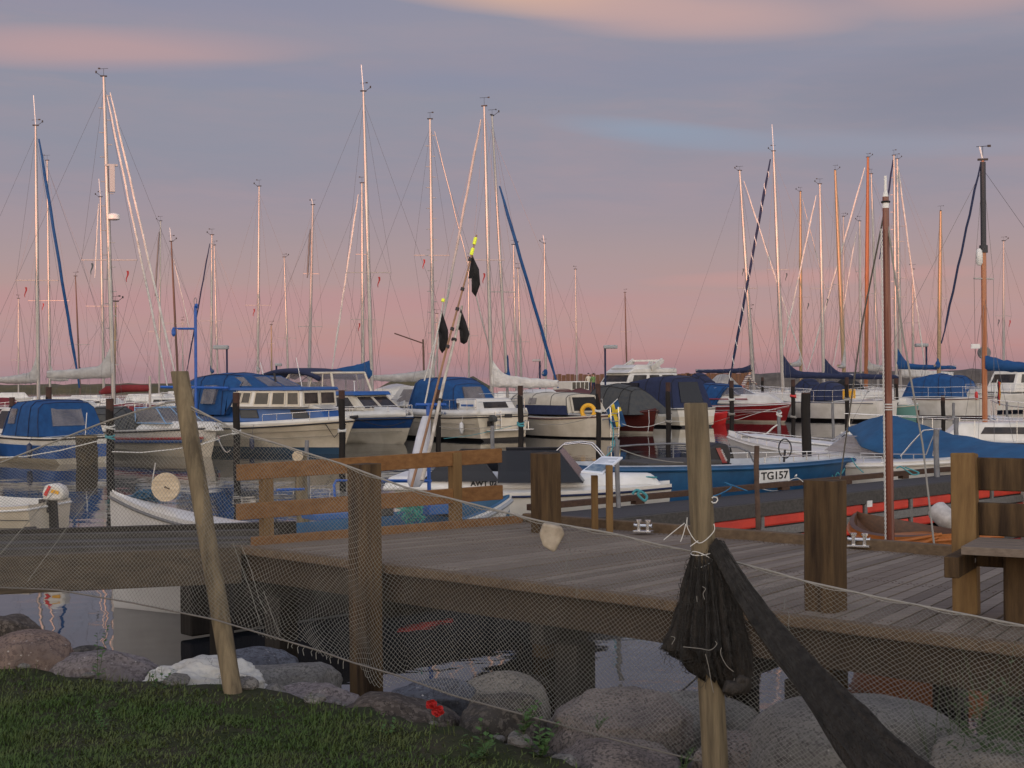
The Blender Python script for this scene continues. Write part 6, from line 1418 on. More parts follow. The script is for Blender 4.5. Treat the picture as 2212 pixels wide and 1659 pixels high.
S('sailing boat with tall thin silver mast over the blue canopied cruiser', (560, 403), (557, 806), 84, 5.5, M_alu, (561, 797, 20, 14, 20), M_sail, None, None, [(659, 28)], ant=0, flags=[(667, -11, F_red)])
S('low sailing boat with slim light mast right of the thin silver one', (614, 556), (622, 800), 100, 4.5, M_alu, spread=[(730, 20)], detail=False)
S('sailing boat with dark-sided mast and two spreaders left of the tall white mast', (676, 443), (668, 800), 82, 6.5, M_aludk, (672, 796, 14, 10, 20), M_sail, ((670, 495), (664, 600)), M_wire, [(591, 17), (705, 26)], ant=14)
S('tallest white-masted sailing boat with blue sail cover in the middle left', (785, 198), (803, 828), 60, 8.5, M_alu, (700, 806, 6, 36, 10), M_can, None, None, [(588, 49)], ant=58, hlen=10.5, flags=[(598, 20, F_red)])
S('sailing boat with bright pink-lit mast and matching stay left of the tallest mast', (782, 396), (784, 806), 80, 7, M_alu, None, None, ((774, 420), (717, 800)), M_whsail, [(549, 14), (690, 26)], stay_r=.055, flags=[(698, -9, F_red)])
S('sailing boat with stepped mast left of the black flags', (929, 258), (936, 812), 66, 7.5, M_alu, (808, 814, 3, 24, 8), M_sail, ((939, 284), (1066, 790)), M_alu, [(551, 38)], steps=True, stay_r=.035, hlen=9.5, flags=[(560, -19, F_red)])
S('sailing boat with twin-grooved mast, pale furled stay and crumpled white sail', (1046, 230), (1061, 806), 62, 8, M_alu, (1205, 826, 30, 30, 15), M_whsail, ((1039, 258), (936, 800)), M_sail, [(561, 35)], stay_r=.06, hlen=9.5, flags=[(590, -12, F_red)])
S('sailing boat with slanting blue furled foresail right of the twin-grooved mast', (1063, 250), (1093, 790), 63, 6.5, M_alu, (1088, 812, 38, 14, 60), M_can, ((1079, 402), (1206, 838)), M_can, [(630, 30)], stay_r=.075, hlen=9)
S('sailing boat with thin mast nearest right of the blue sloping foresail top', (1109, 529), (1115, 806), 92, 5, M_alu, detail=False, spread=[(642, 13)])
S('small sailing boat with short pinkish mast below the blue sloping foresail', (1119, 580), (1126, 806), 100, 5, M_alu, detail=False, spread=[(738, 20)])
S('sailing boat with pink-lit mast right of the blue sloping foresail', (1176, 526), (1179, 806), 92, 5.5, M_alu, (1172, 806, 10, 14, 60), M_can, spread=[(702, 16)], ant=18, flags=[(709, -10, F_red)])
S('sailing boat with slim mast above the orange board fence', (1243, 582), (1246, 806), 112, 4, M_alu, detail=False, spread=[(694, 14)])
S('sailing boat with lone brown mast right of the street lamp', (1350, 632), (1354, 806), 130, 3.2, M_dkmast, detail=False, spread=[(716, 12)])
S('sailing boat with faint mast between the stepped mast and black flags', (1012, 556), (1013, 806), 100, 4, M_alu, detail=False, spread=[(725, 20)])
S('very faint small sailing boat mast between the brown mast and the dark furled stay', (394, 692), (395, 806), 125, 3, M_aludk, detail=False, spread=[(765, 8)])
S('low golden-masted sailing boat right of the tall thin silver mast', (586, 702), (587, 806), 122, 3.2, M_gold, detail=False, spread=[(742, 9)])
S('low sailing boat with faint mast close right of the left stepped mast near the derrick', (944, 678), (945, 806), 118, 3.5, M_alu, detail=False, spread=[(752, 10)])
# right-hand group
S('sailing boat whose mast and bright stay cross behind the striped furled sail', (1598, 369), (1627, 815), 87, 7.5, M_alu, None, None, ((1607, 391), (1740, 800)), M_whsail, [(622, 22)], stay_r=.045, flags=[(580, -8, F_grey)])
S('sailing boat with dark striped furled foresail and navy sail cover', (1671, 327), (1690, 812), 82, 8.5, M_alu, (1838, 810, 34, 17, 8), M_navy, ((1664, 344), (1574, 832)), M_navy, [(582, 24)], ant=58, stay_r=.075, extra='stripe', hlen=9, flags=[(590, 16, F_grey)], hull=[M_rub, M_gel, M_gel])
S('sailing boat with short pale mast beside the man in the striped jumper', (1620, 668), (1628, 815), 90, 6, M_alu, (1500, 800, 10, 12, 10), M_navy, detail=False)
S('sailing boat with gold mast right of the navy-covered boom', (1729, 414), (1730, 800), 98, 7, M_gold, (1700, 786, 18, 14, 50), M_sail, ((1733, 430), (1782, 620)), M_alu, [(641, 21)], stay_r=.03, flags=[(655, 15, F_grey)])
S('sailing boat with light mast and long navy sail cover in the right group', (1771, 398), (1779, 812), 86, 7.5, M_alu, (1935, 812, 32, 16, 8), M_navy, ((1763, 422), (1693, 750)), M_whsail, [(623, 24)], stay_r=.05, hlen=9.5, flags=[(645, 10, F_grey)])
S('sailing boat with golden brown mast left of the orange wooden mast', (1804, 368), (1823, 800), 92, 9, M_gold, (1800, 790, 70, 10, 60), M_sail, None, None, [(614, 15)], hlen=9)
S('sailing boat with plain grey mast close right of the golden brown one', (1822, 468), (1823, 790), 104, 4, M_aludk, detail=False)
S('sailing boat with pale pink mast left of the orange wooden mast', (1857, 478), (1859, 790), 104, 6, M_alu, None, None, ((1850, 500), (1800, 790)), M_whsail, [(586, 10), (693, 12)], stay_r=.045, detail=False)
S('sailing boat with orange varnished wooden mast and long bright stay', (1875, 340), (1871, 800), 94, 9, M_orangemast, (1925, 795, 20, 18, 10), M_sail, ((1868, 362), (1745, 800)), M_whsail, [(640, 12)], stay_r=.055, hlen=10)
S('sailing boat with white mast immediately right of the orange wooden mast', (1882, 376), (1896, 800), 98, 5.5, M_alu, spread=[(634, 12)], detail=False)
S('sailing boat with twin light masthead behind the near brown mast', (1931, 336), (1936, 800), 92, 7, M_alu, (2060, 792, 38, 14, 8), M_can, ((1929, 345), (1900, 560)), M_navy, [(521, 20), (641, 24)], steps=True, hlen=9.5)
S('sailing boat with two-spreader mast and bright stay running down to the right', (1938, 344), (1945, 800), 96, 7, M_alu, (2055, 808, 6, 22, 8), M_whsail, ((1940, 360), (2000, 810)), M_whsail, [(488, 14), (600, 16)], stay_r=.055)
S('sailing boat with short pink-lit mast right of the tight mast cluster', (1972, 582), (1972, 800), 96, 5.5, M_alu, detail=False, spread=[(697, 14)])
S('sailing boat with gold mast standing alone right of the cluster', (2032, 456), (2028, 800), 90, 8.5, M_gold, (2010, 790, 22, 12, 60), M_can, None, None, [(644, 16)], hull=[M_burg, M_gel, M_gel])
S('sailing boat with grey mast at the right edge of the picture', (2168, 521), (2168, 800), 92, 5.5, M_aludk, None, None, None, None, [(682, 17)], flags=[(690, -12, F_grey), (692, 12, F_red)], hlen=9)
# near boats carrying masts
b = S('dark-hulled sailing boat with brown mast, dark furled stay and blue sail cover', (2123, 347), (2128, 958), 37, 11.5, M_vmast, (2330, 790, 8, 26, 8), M_can, ((2118, 354), (2034, 742)), M_navy, [(601, 21)], stay_r=.03, hull=[M_dark, M_dark, M_dark], hlen=8.5, zb=.8, hullz=.75, ant=30)
mb = MB(); q = D(2116, 555, 37); mb.tube([b.lo(q + Vector((0, 0, -.22))), b.lo(q + Vector((0, 0, -.16))), b.lo(q + Vector((0, 0, .16))), b.lo(q + Vector((0, 0, .22)))], [.05, .09, .09, .05], 10); mb.build('radar_reflector', M_white, b.root, smooth=50)
mb = MB(); mb.tube([b.lo(D(2123, 350, 37)), b.lo(D(2124.6, 536, 37))], .073, 12); mb.tube([b.lo(D(2124.5, 530, 37)), b.lo(D(2124.7, 546, 37))], .11, 8); mb.build('mast_sleeve', mat('dark_sleeve', (.012, .013, .022), .5), b.root, smooth=50)
mb = MB(); c0 = D(2127, 762, 37.3); mb.tube([b.lo(c0), b.lo(c0 + Vector((.0, .08, 0)))], .17, 20); mb.build('round_disc', M_galv, b.root)
mb = MB(); c0 = D(2107, 748, 37); mb.box(b.lo(c0), (.22, .1, .12)); mb.build('deck_lamp', M_white, b.root)
# blue-white yacht hull at right edge
by = Boat('sailing_boat', 'pale blue-grey yacht hull entering the picture at the right edge', 'sailing boat', (2420, 40.5), (2136, 44.5), 2.6, (.95, .9, 1.1), [M_greyhull, mat('pale_blue_hull', (.25, .32, .42), .4), mat('pale_blue_hull', (.25, .32, .42), .4)], SG, zs=(.1, .5), full=1.9, rub=M_white)
by.rail(by.L * .4, by.L * .96, .5, 5, mid=False, bowclose=True)
by.cab('coachroof', (by.L * .2, by.L * .62, .95), (by.L * .25, by.L * .56, 1.3), (1.6, .9), (1.3, .7), M_white, px=False, bevel=.05)
# hulls on the right seen at the waterline
bx1 = Boat('sailing_boat', 'long white sailing yacht hull with navy sprayhood behind the black piles', 'sailing boat', (1916, 71.5), (1640, 77), 3.0, (1.05, .98, 1.2), [M_rub, M_gel, M_gel], SG, zs=(.14, .5), full=1.9, rub=None, tw=.7)
canopy(bx1, 'sprayhood', None, 1.05, [((2.6, 2.7), 1.75, .7), (3.3, 2.0, .8), ((4.3, 3.9), 1.8, .7)], .9, M_navy, crown=.06)
bx1.cab('coachroof', (4.0, 8.2, 1.0), (4.2, 7.8, 1.45), (1.9, 1.0), (1.6, .8), M_gel, px=False, bevel=.05); bx1.rail(.1, 10, .6, 9, mid=True, r=.012)
mb = MB(); sg = bx1.near(); mb.tube([(bx1.L * t, (bx1.hb(t) + .01) * sg, .92 + .08 * t) for t in np.linspace(.02, .9, 14)], .018, 5); mb.build('cove_stripe', M_navy, bx1.root)
mb = MB(); mb.prism([(1.2, 1.0, 1.15), (1.9, 1.0, 1.15), (1.9, 1.0, 1.65), (1.2, 1.0, 1.65)], (0, .08, 0)); mb.build('yellow_dodger', M_yel, bx1.root)
bx2 = Boat('sailing_boat', 'white sailing yacht with dark red deck line and blue cockpit tent at the right', 'sailing boat', (2140, 76), (1905, 80), 3.0, (1.12, 1.05, 1.2), [M_burg, M_gel, M_gel], SG, zs=(.12, .5), full=1.9, rub=M_burg, tw=.7)
canopy(bx2, 'cockpit_tent', None, 1.1, [((1.7, 1.9), 2.15, .8), (2.8, 2.35, .9), ((4.6, 4.2), 2.1, .8)], 1.05, M_can, crown=.06); bx2.rail(.1, 8.5, .6, 9, mid=True, r=.012)
bx2.cab('coachroof', (4.2, 7.2, 1.05), (4.4, 6.8, 1.45), (1.9, 1.0), (1.6, .8), M_gel, px=False, bevel=.05)
bx2.fender(.3, bx2.near(), M_bright, 1.2)
bx3 = Boat('motor_boat', 'small teal-hulled boat between the two white yachts', 'boat', (1905, 74), (1985, 73), 1.8, (.8, .75, .85), [M_teal, M_teal, M_teal], None, zs=(.1, .5), rub=M_cream)
bx3.cab('cabin', (.4, 1.5, .8), (.5, 1.4, 1.15), 1.3, 1.1, M_gel, px=False)
bx4 = Boat('motor_sailer', 'white motor sailer with windowed wheelhouse at the right edge', 'boat', (2118, 86), (2330, 90), 3.1, (1.1, 1.15, 1.3), [M_navy, M_gel, M_gel], None, zs=(.14, .5), rub=None)
wh = bx4.cab('wheelhouse', (1.6, 5.0, 1.2), (2.2, 4.4, 2.5), (2.4, 2.0), (2.0, 1.7), M_gel, px=False, bevel=.07); wh.panel('window', 'R', .15, .45, .45, .85, M_glass); wh.panel('window', 'R', .52, .85, .45, .85, M_glass); wh.panel('window', 'A', .1, .9, .45, .85, M_glass); bx4.rail(.1, 5.8, .6, 6, r=.014)
# german flag at the stern of the white yacht
gf = empty('ensign', D(2146, 868, 75)); tag(gf, 'black red and gold ensign hanging at the stern of the right-hand yacht', 'flag'); mb = MB(); a = D(2146, 868, 75) - gf.location; mb.tube([a, D(2155, 820, 75) - gf.location], .02, 5); mb.build('flag_staff', M_white, gf)
mi = []; rws = [[D(2155 - 9 * 0 + 7 * j / 6 * (1 - .2 * i / 10), 822 + i * 5.0 + j * .8, 75) - gf.location + Vector((0, .05 * math.sin(i + j), 0)) for j in range(7)] for i in range(11)]
for i in range(10):
    for j in range(6): mi.append(0 if j < 2 else 1 if j < 4 else 2)
cloth('flag_cloth', rws, [M_black, mat('ensign_red', (.35, .02, .03), .8), mat('ensign_gold', (.5, .25, .03), .8)], gf, mi)
# small filler boats in the background
FB = [('white cabin boat with navy cover between the canopied boats and the red speedboat', 1470, 1590, 84, 82, [M_rub, M_burg, M_gel], M_navy, 1.9, 2.5),
      ('white boat with pale cover and radar arch behind the black pile', 1520, 1640, 90, 92, [M_rub, M_gel, M_gel], M_sail, 1.6, 2.4),
      ('white motor boat behind the crumpled white sail', 1110, 1225, 66, 69, [M_rub, M_gel, M_gel], M_gel, 1.7, 1.8),
      ('brown-roofed boat with white window frames before the board fence', 1195, 1300, 72, 74, [M_rub, M_burg, M_gel], M_burg, 1.7, 1.9),
      ('white cabin boat behind the blue canopied boat at far left', 110, 250, 58, 60, [M_rub, M_gel, M_gel], M_gel, 1.45, 1.65),
      ('boat with red cover at the left edge', -40, 75, 62, 60, [M_rub, M_gel, M_gel], M_redc, 1.3, 1.7),
      ('boat with dark red sail cover and curved windshield left of the leaning pole', 225, 390, 57, 55, [M_rub, M_navy, M_navy], M_redc, 1.35, 1.5),
      ('small grey-covered boat left of the speedboat', 205, 300, 50, 52, [M_rub, M_gel, M_gel], M_greyc, 1.2, 1.5),
      ('white boat half hidden behind the blue canopied stern boat', 815, 935, 66, 68, [M_rub, M_gel, M_gel], M_gel, 1.9, 2.1),
      ('dark-covered boat below the navy sail covers', 1720, 1800, 86, 84, [M_rub, M_gel, M_gel], M_navy, 1.6, 2.1),
      ('white boat with blue cover at the far right', 2040, 2120, 96, 98, [M_rub, M_gel, M_gel], M_can, 1.8, 2.2),
      ('boat with black hatch cover between the white yachts', 1800, 1890, 90, 88, [M_rub, M_gel, M_gel], M_black, 1.7, 2.1)]
for i, (lab, ua, ub, da, db2, hm, cm, z0, z1) in enumerate(FB):
    q = Boat('motor_boat', lab, 'boat', (ua, da), (ub, db2), 2.4, (.95, .95, 1.15), hm, None, zs=(.1, .5), rub=M_rub)
    L_ = q.L; canopy(q, 'cover', None, 1.0, [((L_ * .06, L_ * .1), z0, .8), (L_ * .35, z1, .85), ((L_ * .66, L_ * .55), z0 + .1, .75)], 1.02, cm, crown=.05)
    fr_ = q.cab('foredeck', (L_ * .5, L_ * .93, .98), (L_ * .52, L_ * .8, 1.32), (1.9, .5), (1.5, .4), M_gel, px=False, bevel=.06); fr_.panel('window', 'R', .08, .5, .35, .8, M_glass)
    q.rail(L_ * .55, L_ * .96, .5, 4, mid=False, bowclose=True)
q = [o for o in bpy.data.objects if o.get('label', '').startswith('boat with dark red sail')][0]
mb = MB(); mb.tube([(-.2, 0, 1.95), (.2, 0, 2.05), (1.2, 0, 2.12), (2.4, 0, 2.12), (2.5, 0, 2.05)], [.08, .17, .16, .14, .05], 10); mb.build('boom_cover', M_redc, q, smooth=60); mb = MB(); mb.tube([(2.5, 0, 1.0), (2.5, 0, 2.6)], .05, 8); mb.build('boom_post', M_alu, q)
q = [o for o in bpy.data.objects if o.get('label', '').startswith('brown-roofed')][0]
mb = MB(); mb.box((1.2, 0, 1.75), (1.2, 1.5, .85)); h_ = mb.build('wheelhouse', M_gel, q, bevel=.03)
for k in range(4): mb = MB(); mb.box((.78 + k * .28, -.76, 1.95), (.2, .03, .35)); mb.build('window', M_glass, h_)
# ---- near small varnished boat with brown mast behind the deck
vb_ = Boat('wooden_dinghy', 'small varnished wooden sailing dinghy moored against the deck edge', 'dinghy', (2085, 13.7), (1845, 15.3), 1.05, (.93, .86, .98), [M_varn, M_varn, M_varn], None, opn=True, zs=(.08, .5), rub=M_varn, deckmat=mat('dinghy_inside', (.10, .042, .018), .5, c2=(.06, .026, .012), nscale=5, stretch=(1, 8, 8)), floor=.55, depth=.2)
for t in (.3, .58):
    mb = MB(); mb.box((vb_.L * t, 0, .80), (.2, vb_.hb(t) * 1.75, .03)); mb.build('thwart', M_varn, vb_.root, bevel=.005)
mb = MB(); mb.tube([D(*K(4, *p), 12.7) - Vector((0, 0, 0)) for p in ((1290, 1300), (1480, 1275), (1700, 1235))], [.02, .018, .016], 8); sp_ = mb.build('wooden_spar', M_varn); tag(sp_, 'varnished wooden spar lying along the small dinghy', 'spar')
mb = MB(); mb.tube([D(*K(4, *p), 12.6) for p in ((1500, 1320), (1680, 1255))], .014, 8); tag(mb.build('oar', M_varn), 'thin varnished oar lying in the small dinghy', 'oar')
T = D(1913, 425, 13.4); Bm = D(1923, 1172, 13.4); o = empty('dinghy_mast', Bm); tag(o, 'near reddish-brown mast with white wrapped top rising from the varnished dinghy', 'mast'); ax_ = T - Bm
mb = MB(); n = 10; mb.tube([ax_ * (k / n) for k in range(n + 1)], [.041 - .011 * k / n for k in range(n + 1)], 14); mb.build('spar', mat('red_brown_spar', (.16, .032, .012), .4, c2=(.10, .02, .01), nscale=2, stretch=(8, 8, .6), coat=.3), o, smooth=60)
t1 = ax_ * ((1172 - 462) / (1172 - 425)); mb = MB(); mb.tube([t1, t1.lerp(ax_, .5), ax_ * 1.0, ax_ * 1.015], [.029, .031, .029, .018], 14); mb.tube([ax_ * 1.01, ax_ * 1.06], .014, 8); mb.build('white_sleeve', M_white, o, smooth=50)
mb = MB(); mb.tube([ax_ * .985 + Vector((math.cos(a) * .036, math.sin(a) * .036, 0)) for a in np.linspace(0, 6.28, 12)], .010, 5); mb.build('sleeve_tie', M_black, o)
mb = MB(); N_ = 260
for ph in (0, math.pi): mb.tube([Vector((-.052 + .006 * math.cos(k * .9 + ph) - .0, -.03 + .006 * math.sin(k * .9 + ph), 0)) + ax_ * (.01 + .9 * k / N_) for k in range(N_)], .0045, 4)
mb.build('twisted_halyard', M_wrope, o)
mb = MB(); 
for z in (.385, .392, .40): mb.tube([ax_ * z + Vector((math.cos(a) * .045, math.sin(a) * .045, 0)) for a in np.linspace(0, 6.28, 12)], .006, 5)
mb.build('lashing', M_wrope, o)
mb = MB()
for (u0, v0, u1, v1) in ((1912, 400, 1655 + 300, 900), ):
    pass
mb.tube([D(1916, 470, 13.4), D(1950, 720, 13.2), D(1993, 960, 12.9), D(*K(4, 1655, 1320), 12.4)], .009, 6); mb.tube([D(1908, 470, 13.4), D(1862, 700, 15), D(*K(4, 1068, 895), 17.5)], .009, 6)
tag(mb.build('mast_stays', M_rope), 'two rope stays spread from the near brown mast', 'rope')
# white cylindrical fender
mb = MB(); a, e = D(*K(4, 1650, 1068), 15.4), D(*K(4, 1775, 1180), 15.2); mb.tube([a.lerp(e, t) for t in (0, .06, .15, .85, .94, 1)], [.03, .09, .115, .115, .09, .03], 16); fo = mb.build('white_fender', mat('dirty_white_vinyl', (.52, .50, .48), .45, c2=(.30, .28, .27), nscale=7), smooth=50); tag(fo, 'dirty white cylindrical fender hanging by the pontoon near the bench', 'fender')

# ================================================================== PILES, POSTS, LAMPS
def pile(label, u, v_top, d, wpx, top=.22, m_=M_pile, mt=M_pilet, group='black mooring piles standing in the water', name='mooring_pile', band=None, lean=0):
    p = D(u, v_top, d); r = wpx / 2 / F * d; H = p.z + 1.5; o = empty(name, (p.x, p.y, -1.5)); tag(o, label, 'mooring pile', group)
    n = 12; mb = MB(); mb.tube([(lean * (k / n - 1) + .01 * math.sin(k), 0, H * k / n * (1 - 0)) for k in range(n)] + [(0, 0, H - top)], [r * (1 + .04 * math.sin(k * 2.3 + u)) for k in range(n + 1)], 14); mb.build('shaft', m_, o, smooth=60)
    if top: mb = MB(); mb.tube([(0, 0, H - top), (0, 0, H)], r * .97, 14); mb.build('top', mt, o, smooth=40)
    if band:
        for (vb, bm) in band: z = D(u, vb, d).z + 1.5; mb = MB(); mb.tube([(r * 1.1 * math.cos(a), r * 1.1 * math.sin(a), z + .03 * math.sin(a + u)) for a in np.linspace(0, 6.4, 16)], .03 * d / 40, 5); mb.tube([(r * 1.1 * math.cos(a), r * 1.1 * math.sin(a), z + .07 + .03 * math.sin(a)) for a in np.linspace(0, 6.4, 16)], .025 * d / 40, 5); mb.build('rope_turns', bm, o)
    return o
for a in [('dark pile close behind the net left of the leaning pole', 237, 861, 39, 17, .35, None, [(925, M_wrope), (946, M_trope)]),
          ('black pile in front of the blue canopied cruiser', 510, 848, 40.5, 15, .4, None, [(935, M_wrope)]),
          ('black pile with white rope turns at the bow of the blue and white cruiser', 738, 843, 41, 14, .25, None, [(933, M_wrope)]),
          ('black pile right of the white stern-on cruiser', 1124, 833, 42, 12, .3, None, [(918, M_trope)]),
          ('rust-topped pile beside the yellow lifebuoy', 1292, 829, 44, 11, .9, None, [(890, M_wrope)]),
          ('black pile in front of the navy canopy', 1443, 826, 46, 11, .3, None, [(912, M_rope)]),
          ('black pile in front of the red and white speedboat', 1580, 822, 57, 10, .3, None, [(865, M_wrope), (896, M_rope)]),
          ('black pile with red band before the long white yacht', 1713, 820, 58, 9, .3, None, [(857, M_bright), (902, M_rope)]),
          ('thick near black pile standing behind the pontoon', 1741, 848, 26.5, 20, .02, None, None),
          ('black pile behind the tip of the blue tarpaulin', 1829, 815, 62, 9, .5, None, [(863, M_rope)]),
          ('slim black pile behind the navy canopy', 1488, 807, 76, 8, .3, None, None),
          ('black pile left of the near brown mast base', 1936, 817, 73, 9, .5, None, [(867, M_wrope)]),
          ('black pile before the dark red deck line yacht', 2037, 854, 62, 9, .3, None, None),
          ('short dark pile near the tarpaulin ridge', 1983, 886, 55, 6, .2, None, None),
          ('black pile with white cap behind the left blue canopy', 105, 836, 45, 13, .5, None, None),
          ('black pile at the left edge beside the blue canopy', 26, 858, 46, 12, .3, None, None),
          ('dark pile behind the marker poles', 946, 842, 47, 11, .3, None, [(895, M_rope)]),
          ('slim dark pile behind the striped furled sail', 1647, 815, 80, 6, .2, None, None),
          ('short black pile left of the crumpled sail', 899, 838, 70, 8, .3, None, None),
          ('stub of black pile beyond the rail of the white cruiser', 1145, 838, 70, 7, .3, None, None)]:
    pile(a[0], a[1], a[2], a[3], a[4], a[5], band=a[7])
for a in [('galvanised pontoon pole by the information sign', 1334, 950, 18.8, 10), ('rust-brown pontoon pole before the red floats', 1635, 963, 18.2, 11), ('grey pontoon pole near the curved bow rail', 2023, 927, 23.8, 12), ('grey pole left of the bench post', 2066, 902, 30, 10),
          ('slim grey pole in the water before the white yacht', 1799, 870, 50, 6), ('slim grey pole left of the brown mast of the dark boat', 2060, 870, 55, 6), ('short grey pole behind the railing end', 1064, 920, 33, 9), ('short grey pole above the railing', 663, 951, 30, 9), ('grey pole with white rope beside the speedboat bow', 1683, 885, 37, 8),
          ('thin grey pole behind the dark boat', 2175, 868, 60, 5), ('leaning grey pole with turquoise rope beside the Swedish flag', 1375 - 0, 912, 24, 7)]:
    if 'Swedish' in a[0]: a = ('grey pole with turquoise rope below the blue and yellow flag', 1334 + 0 - 3, 942, 19.6, 6)
    pile(a[0], a[1], a[2], a[3], a[4], 0, M_galv if 'rust' not in a[0] else M_rust, group='slim metal poles around the pontoon', name='metal_pole', band=[(a[2] + 22, M_trope)] if 'turquoise' in a[0] else [(a[2] + 12, M_wrope)] if 'white rope' in a[0] else None)
o = pile('thick weathered pile with dark rotten side at the left behind the net', 187, 942, 41, 46, .05, mat('weathered_pile', (.075, .055, .03), .9, c2=(.02, .018, .015), nscale=4, bump=.8), mat('pile_end_grain', (.20, .15, .08), .9), 'thick wooden piles')
p = pile('wooden pile with pale cut top behind the railing', 651, 980, 20, 26, .0, M_pole, None, 'thick wooden piles')
mb = MB(); q = D(643, 985, 19.8) - p.location; mb.tube([q + Vector((0, -.02, 0)), q + Vector((0, .02, 0))], .075, 18); mb.tube([q + Vector((0, -.026, 0)), q + Vector((0, -.02, 0))], .02, 8); mb.build('round_cap', mat('disc_wood', (.6, .44, .24)), p)
# blue hoist post
hp = empty('hoist_post', (*D(423, 900, 47).xy, -1.5)); tag(hp, 'tall bright blue steel hoist post with side arms left of the blue canopied cruiser', 'hoist'); def_ = lambda u, v: D(u, v, 47) - hp.location
mb = MB(); mb.tube([(0, 0, 0), def_(422, 661)], .05, 10); mb.tube([def_(422, 661), def_(427, 661)], .08, 8); mb.build('column', M_bblue, hp)
mb = MB(); mb.tube([def_(422, 710), def_(385, 710)], .035, 8); mb.build('upper_arm', M_bblue, hp)
mb = MB(); mb.tube([def_(347, 836), def_(493, 838)], .045, 8); mb.build('lower_arm', M_bblue, hp)
mb = MB(); mb.tube([def_(375, 707), def_(375, 713), def_(375, 722), def_(375, 727)], [.02, .07, .07, .02], 10); mb.tube([def_(378, 708), def_(386, 710)], .02, 6); mb.build('pulley', M_bblue, hp)
mb = MB(); mb.tube([def_(422 + 6 * math.cos(a) * .5, 652 + 9 * math.sin(a)) for a in np.linspace(0, 6.28, 12)], .012, 5); mb.build('shackle', M_galv, hp)
# lamps
def lamp(label, u, v, d, hw, side):
    p = D(u, v, d); o = empty('street_lamp', (p.x, p.y, .4)); tag(o, label, 'street lamp', 'flat-headed lamps on the piers'); H = p.z - .4
    mb = MB(); mb.tube([(0, 0, 0), (0, 0, H)], .055 * d / 80, 8); mb.build('pole', M_navy, o)
    w_ = hw / F * d; mb = MB(); mb.box((side * w_ * .5 - side * .1, 0, H + .08), (w_, .5, .24)); mb.build('lamp_head', M_lampg, o, bevel=.06)
lamp('lamp with flat head above the blue cruiser canopy', 490, 753, 85, 32, -1); lamp('lamp with flat head right of the board fence', 1307, 752, 95, 30, 1); lamp('small lamp right of the thin silver mast', 597, 790, 120, 14, 1)
lamp('lamp among the right-hand masts', 2001, 748, 100, 27, -1); lamp('faint far lamp behind the blue sloping foresail', 1166, 780, 150, 18, -1)
# derrick with sloping arm
dr_ = empty('derrick', (*D(917, 811, 88).xy, .3)); tag(dr_, 'brown derrick post with sloping arm left of the black flags', 'derrick'); mb = MB(); mb.tube([(0, 0, 0), D(914, 733, 88) - dr_.location], .07, 6); mb.build('post', M_dkmast, dr_); mb = MB(); mb.tube([D(915, 742, 88) - dr_.location, D(852, 720, 88) - dr_.location], .045, 6); mb.build('arm', M_dkmast, dr_)
